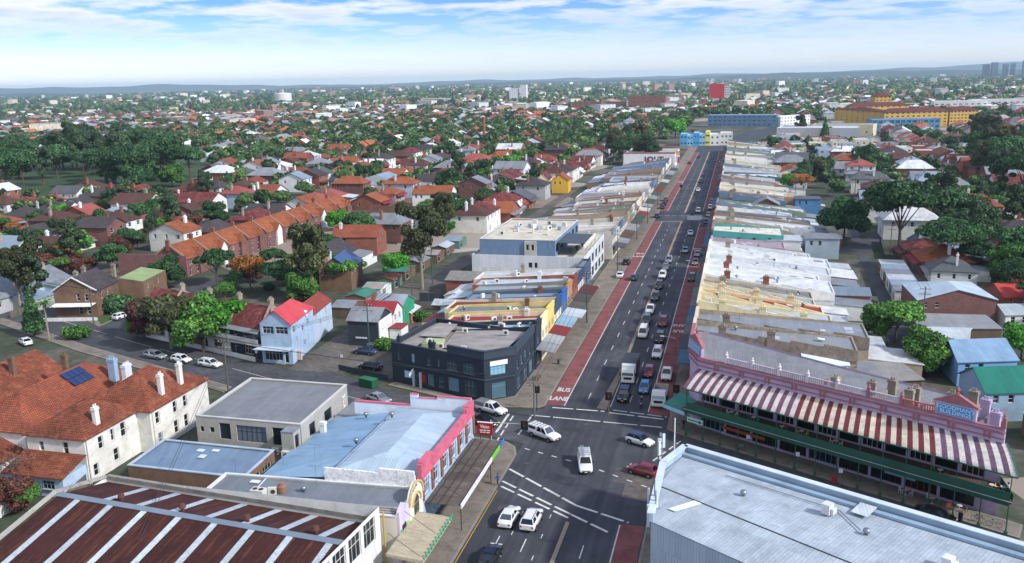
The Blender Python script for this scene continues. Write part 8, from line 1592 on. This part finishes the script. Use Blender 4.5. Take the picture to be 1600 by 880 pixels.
wire('a', 'x', 'service wire past the white house windows', .5, (0, .4), 0, (-60, 70, 7.5)); wire('d', 'a', 'service wires over the side street', .6, (-.4, .4))
def lamp_post(px_, py_, h, label, reach=2.4, dr=(-1, 0)):
    v = P(px_, py_); t = thing('street_lamp', label, 'lamp', (v.x, v.y, 0)); b = MB(); b.tube((0, 0, 0), (0, 0, h - 1), .09, .06, 8); d = Vector((*dr, 0)).normalized(); p = Vector((0, 0, h - 1))
    for i in range(5): q = Vector((0, 0, h - 1)) + d * reach * (1 - math.cos((i + 1) / 5 * 1.57)) + Vector((0, 0, math.sin((i + 1) / 5 * 1.57))); b.tube(p, q, .05, .05, 6); p = q
    b.build('post', STEEL, t); k = MB(); k.beam(p, p + d * .7, .2, .1); k.build('lamp_head', mat('#c9cccb'), t); return t
lamp_post(1058, 612, 10, 'curved street lamp beside the bus lane queue'); lamp_post(1091, 470, 10, 'street lamp above the right awnings'); lamp_post(1108, 390, 10, 'street lamp further up the right row')
def signal(px_, py_, label, h=3.4, mast=None, rz=0.0, loc=None):
    v = Vector((*loc, 0)) if loc else P(px_, py_); t = thing('traffic_light', label, 'traffic light', (v.x, v.y, .1), rz); b = MB(); b.tube((0, 0, 0), (0, 0, h if not mast else 5.4), .09, .07, 8)
    hx = 0
    if mast: b.tube((0, 0, 5.0), (mast, 0, 5.3), .07, .05, 8); hx = mast
    b.build('post', mat('#b9bcb8') if mast else mat('#6d6a3c') if 'median' in label else BLK, t); z = h - .4 if not mast else 4.6
    k = MB(); k.box(hx - .55, -.12, z - .15, hx + .55, -.06, z + 1.25); k.build('target_board', BLK, t); k = MB(); k.box(hx - .19, -.24, z, hx + .19, .12, z + 1.1); k.build('signal_head', mat('#1a1a1a', orand=0), t)
    for i, c in enumerate(('#8a1a1a', '#7a5a12', '#124a2a')): k = MB(); k.tube((hx, -.245, z + .92 - i * .36), (hx, -.26, z + .92 - i * .36), .13, .13, 12); k.build('lens', mat(c, rough=.2, orand=0), t)
    return t
signal(951, 650, 'traffic light on a yellow pole in the median nose', 3.2); signal(839, 642, 'traffic light at the dark building corner', 3.6); signal(0, 0, 'traffic light on a long mast arm over the near left corner', 3.6, mast=5.2, loc=(-33.6, 113.8), rz=R(-4)); signal(1056, 640, 'traffic light at the verandah corner', 3.4); signal(1081, 352, 'far traffic light over the right side street', 3.4); signal(1064, 303, 'far traffic light at the left kerb', 3.4)
gt = thing('overhead_sign', 'grey overhead road sign on a cantilever above the bus lane', 'sign', (-8.6, 300, 0)); b = MB(); b.tube((0, 0, 0), (0, 0, 6.6), .16, .14, 8); b.beam((0, 0, 6.2), (-7.2, 0, 6.2), .16, .3); b.build('gantry', STEEL, gt); b = MB(); b.box(-7.4, -.1, 5.5, -2.8, .1, 7.0); b.build('sign_board', mat('#8b98a2', orand=0), gt)
v = P(576, 604); sk = thing('skip_bin', 'dark green skip bin beside the small car park wall', 'bin', (v.x, v.y, .02), R(-18)); b = MB(); b.prism(rect(-1.6, -.8, 1.6, .8), .1, 1.5); b.build('bin_body', mat('#1f5a3c', rough=.6), sk)
b = MB(); b.box(-1.66, -.86, 1.5, -.02, .86, 1.58); b.build('lid', mat('#2a6a48'), sk); b = MB(); b.box(.02, -.86, 1.5, 1.66, .86, 1.58); b.build('lid', mat('#2a6a48'), sk)
for i in range(5): b = MB(); b.box(-1.4 + i * .66, -.86, .15, -1.28 + i * .66, -.8, 1.45); b.build('rib', mat('#184a30'), sk)
def bollard_sign(px_, py_, label, c_='#d8d8d8', h=2.6, z=.13):
    v = P(px_, py_); t = thing('street_sign', label, 'sign', (v.x, v.y, z)); b = MB(); b.tube((0, 0, 0), (0, 0, h), .03, .03, 6); b.build('post', STEEL, t); b = MB(); b.box(-.25, -.02, h - .6, .25, .02, h); b.build('plate', mat(c_, orand=0), t)
for i, (a, b2, lb, c2) in enumerate(((860, 545, 'blue street sign beside the dark corner building', '#4f8fc4'), (935, 462, 'white bus stop sign on the left footpath', '#d8d8d8'), (1168, 707, 'white parking sign first under the verandah', '#d8d8d8'), (1245, 735, 'white parking sign in the middle of the verandah', '#d8d8d8'), (1312, 762, 'white parking sign beside the fire hydrant', '#d8d8d8'), (1480, 818, 'red and white parking sign near the verandah end', '#b03a3a'), (535, 575, 'white street sign at the lane corner', '#d8d8d8'), (402, 568, 'white parking sign before the blue corner house', '#d8d8d8'))): bollard_sign(a, b2, lb, c2)
def bin_(px_, py_, label, c_): v = P(px_, py_); b = MB(); b.lathe((0, 0, 0), [(.26, 0), (.28, .85), (.31, .88), (.25, 1.0)], 12); o = b.build('litter_bin', mat(c_, orand=0)); o.location = (v.x, v.y, .13); tag(o, label, 'bin')
bin_(873, 570, 'grey litter bin on the footpath by the dark building', '#4b4d50'); bin_(1500, 815, 'black litter bin under the verandah end', '#1d1f22'); bin_(1302, 755, 'red post under the middle of the verandah', '#b3242a')
bk = thing('wheelie_bin', 'blue wheelie bin with yellow lid behind the vet building', 'bin', (-59.5, 99.9, .02), .3); b = MB(); b.prism([(-.28, -.3), (.28, -.3), (.28, .3), (-.28, .3)], .08, 1.0); b.build('bin_body', mat('#1f3f86'), bk); b = MB(); b.box(-.32, -.36, 1.0, .32, .34, 1.07); b.build('lid', mat('#c9b51e', orand=0), bk)
for k, (x, y, lb) in enumerate(((-32.6, 109.5, 'dark timber bench beside the left corner'), (-34, 147, 'pale bench on the footpath beside the dark building'))):
    bn = thing('bench', lb, 'bench', (x, y, .13), R(90)); b = MB(); b.box(-1.1, -.22, .42, 1.1, .22, .48); b.build('seat', TIMB, bn); b = MB(); b.box(-1.1, .2, .5, 1.1, .26, .9); b.build('backrest', TIMB, bn)
    for s in (-.9, .9): b = MB(); b.box(s - .04, -.2, 0, s + .04, .24, .42); b.build('leg', STEEL, bn)
def bicycle(label, loc, rz, c_):
    t = thing('bicycle', label, 'bicycle', loc, rz); wb = MB()
    for i in range(16): a0, a1 = i * math.pi / 8, (i + 1) * math.pi / 8; wb.tube((math.cos(a0) * .33, 0, math.sin(a0) * .33), (math.cos(a1) * .33, 0, math.sin(a1) * .33), .025, .025, 4)
    wme = wb.mesh('wheel', TYRE)
    for x in (-.5, .5): link('wheel', wme, t, (x, 0, .36))
    b = MB(); F4 = [(-.5, 0, .36), (-.05, 0, .36), (-.2, 0, .85), (.4, 0, .9), (.5, 0, .36)]
    for i, j in ((0, 1), (1, 2), (0, 2), (2, 3), (1, 3), (3, 4)): b.tube(F4[i], F4[j], .028, .028, 5)
    b.build('frame', mat(c_, rough=.4, orand=0), t); b = MB(); b.box(-.32, -.06, .9, -.1, .06, .96); b.build('saddle', BLK, t); b = MB(); b.tube((.4, -.26, 1.0), (.4, .26, 1.0), .02, .02, 5); b.build('handlebar', BLK, t)
bicycle('turquoise bicycle leaning by the verandah post', (*kp(7.4, .9), .13), ang, '#2fb09a'); bicycle('dark bicycle at the right end of the verandah', (*kp(39.6, 1.2), .13), ang, '#3a4046'); bicycle('silver bicycle beside the blue bags at the verandah end', (*kp(41.4, 1.1), .13), ang + .2, '#a9b4bc')
# ------------------------------------------------------------------ the air: thin haze over the whole place
b = MB(); b.box(-21000, -3000, -3.0, 21000, 19500, 160); hz = b.build('haze', None) if False else None
me = bpy.data.meshes.new('haze'); me.from_pydata(b.v, [], b.f); hm = bpy.data.materials.new('haze_air'); hm.use_nodes = True; t = hm.node_tree; t.nodes.clear()
pv = N(t, 'ShaderNodeVolumePrincipled'); pv.inputs['Color'].default_value = (.6, .82, 1.0, 1); pv.inputs['Density'].default_value = 0.00006; pv.inputs['Anisotropy'].default_value = .1
ou = N(t, 'ShaderNodeOutputMaterial'); t.links.new(pv.outputs[0], ou.inputs['Volume']); me.materials.append(hm); hz = link('haze', me); stuff(hz, 'thin blue haze over the whole suburb')
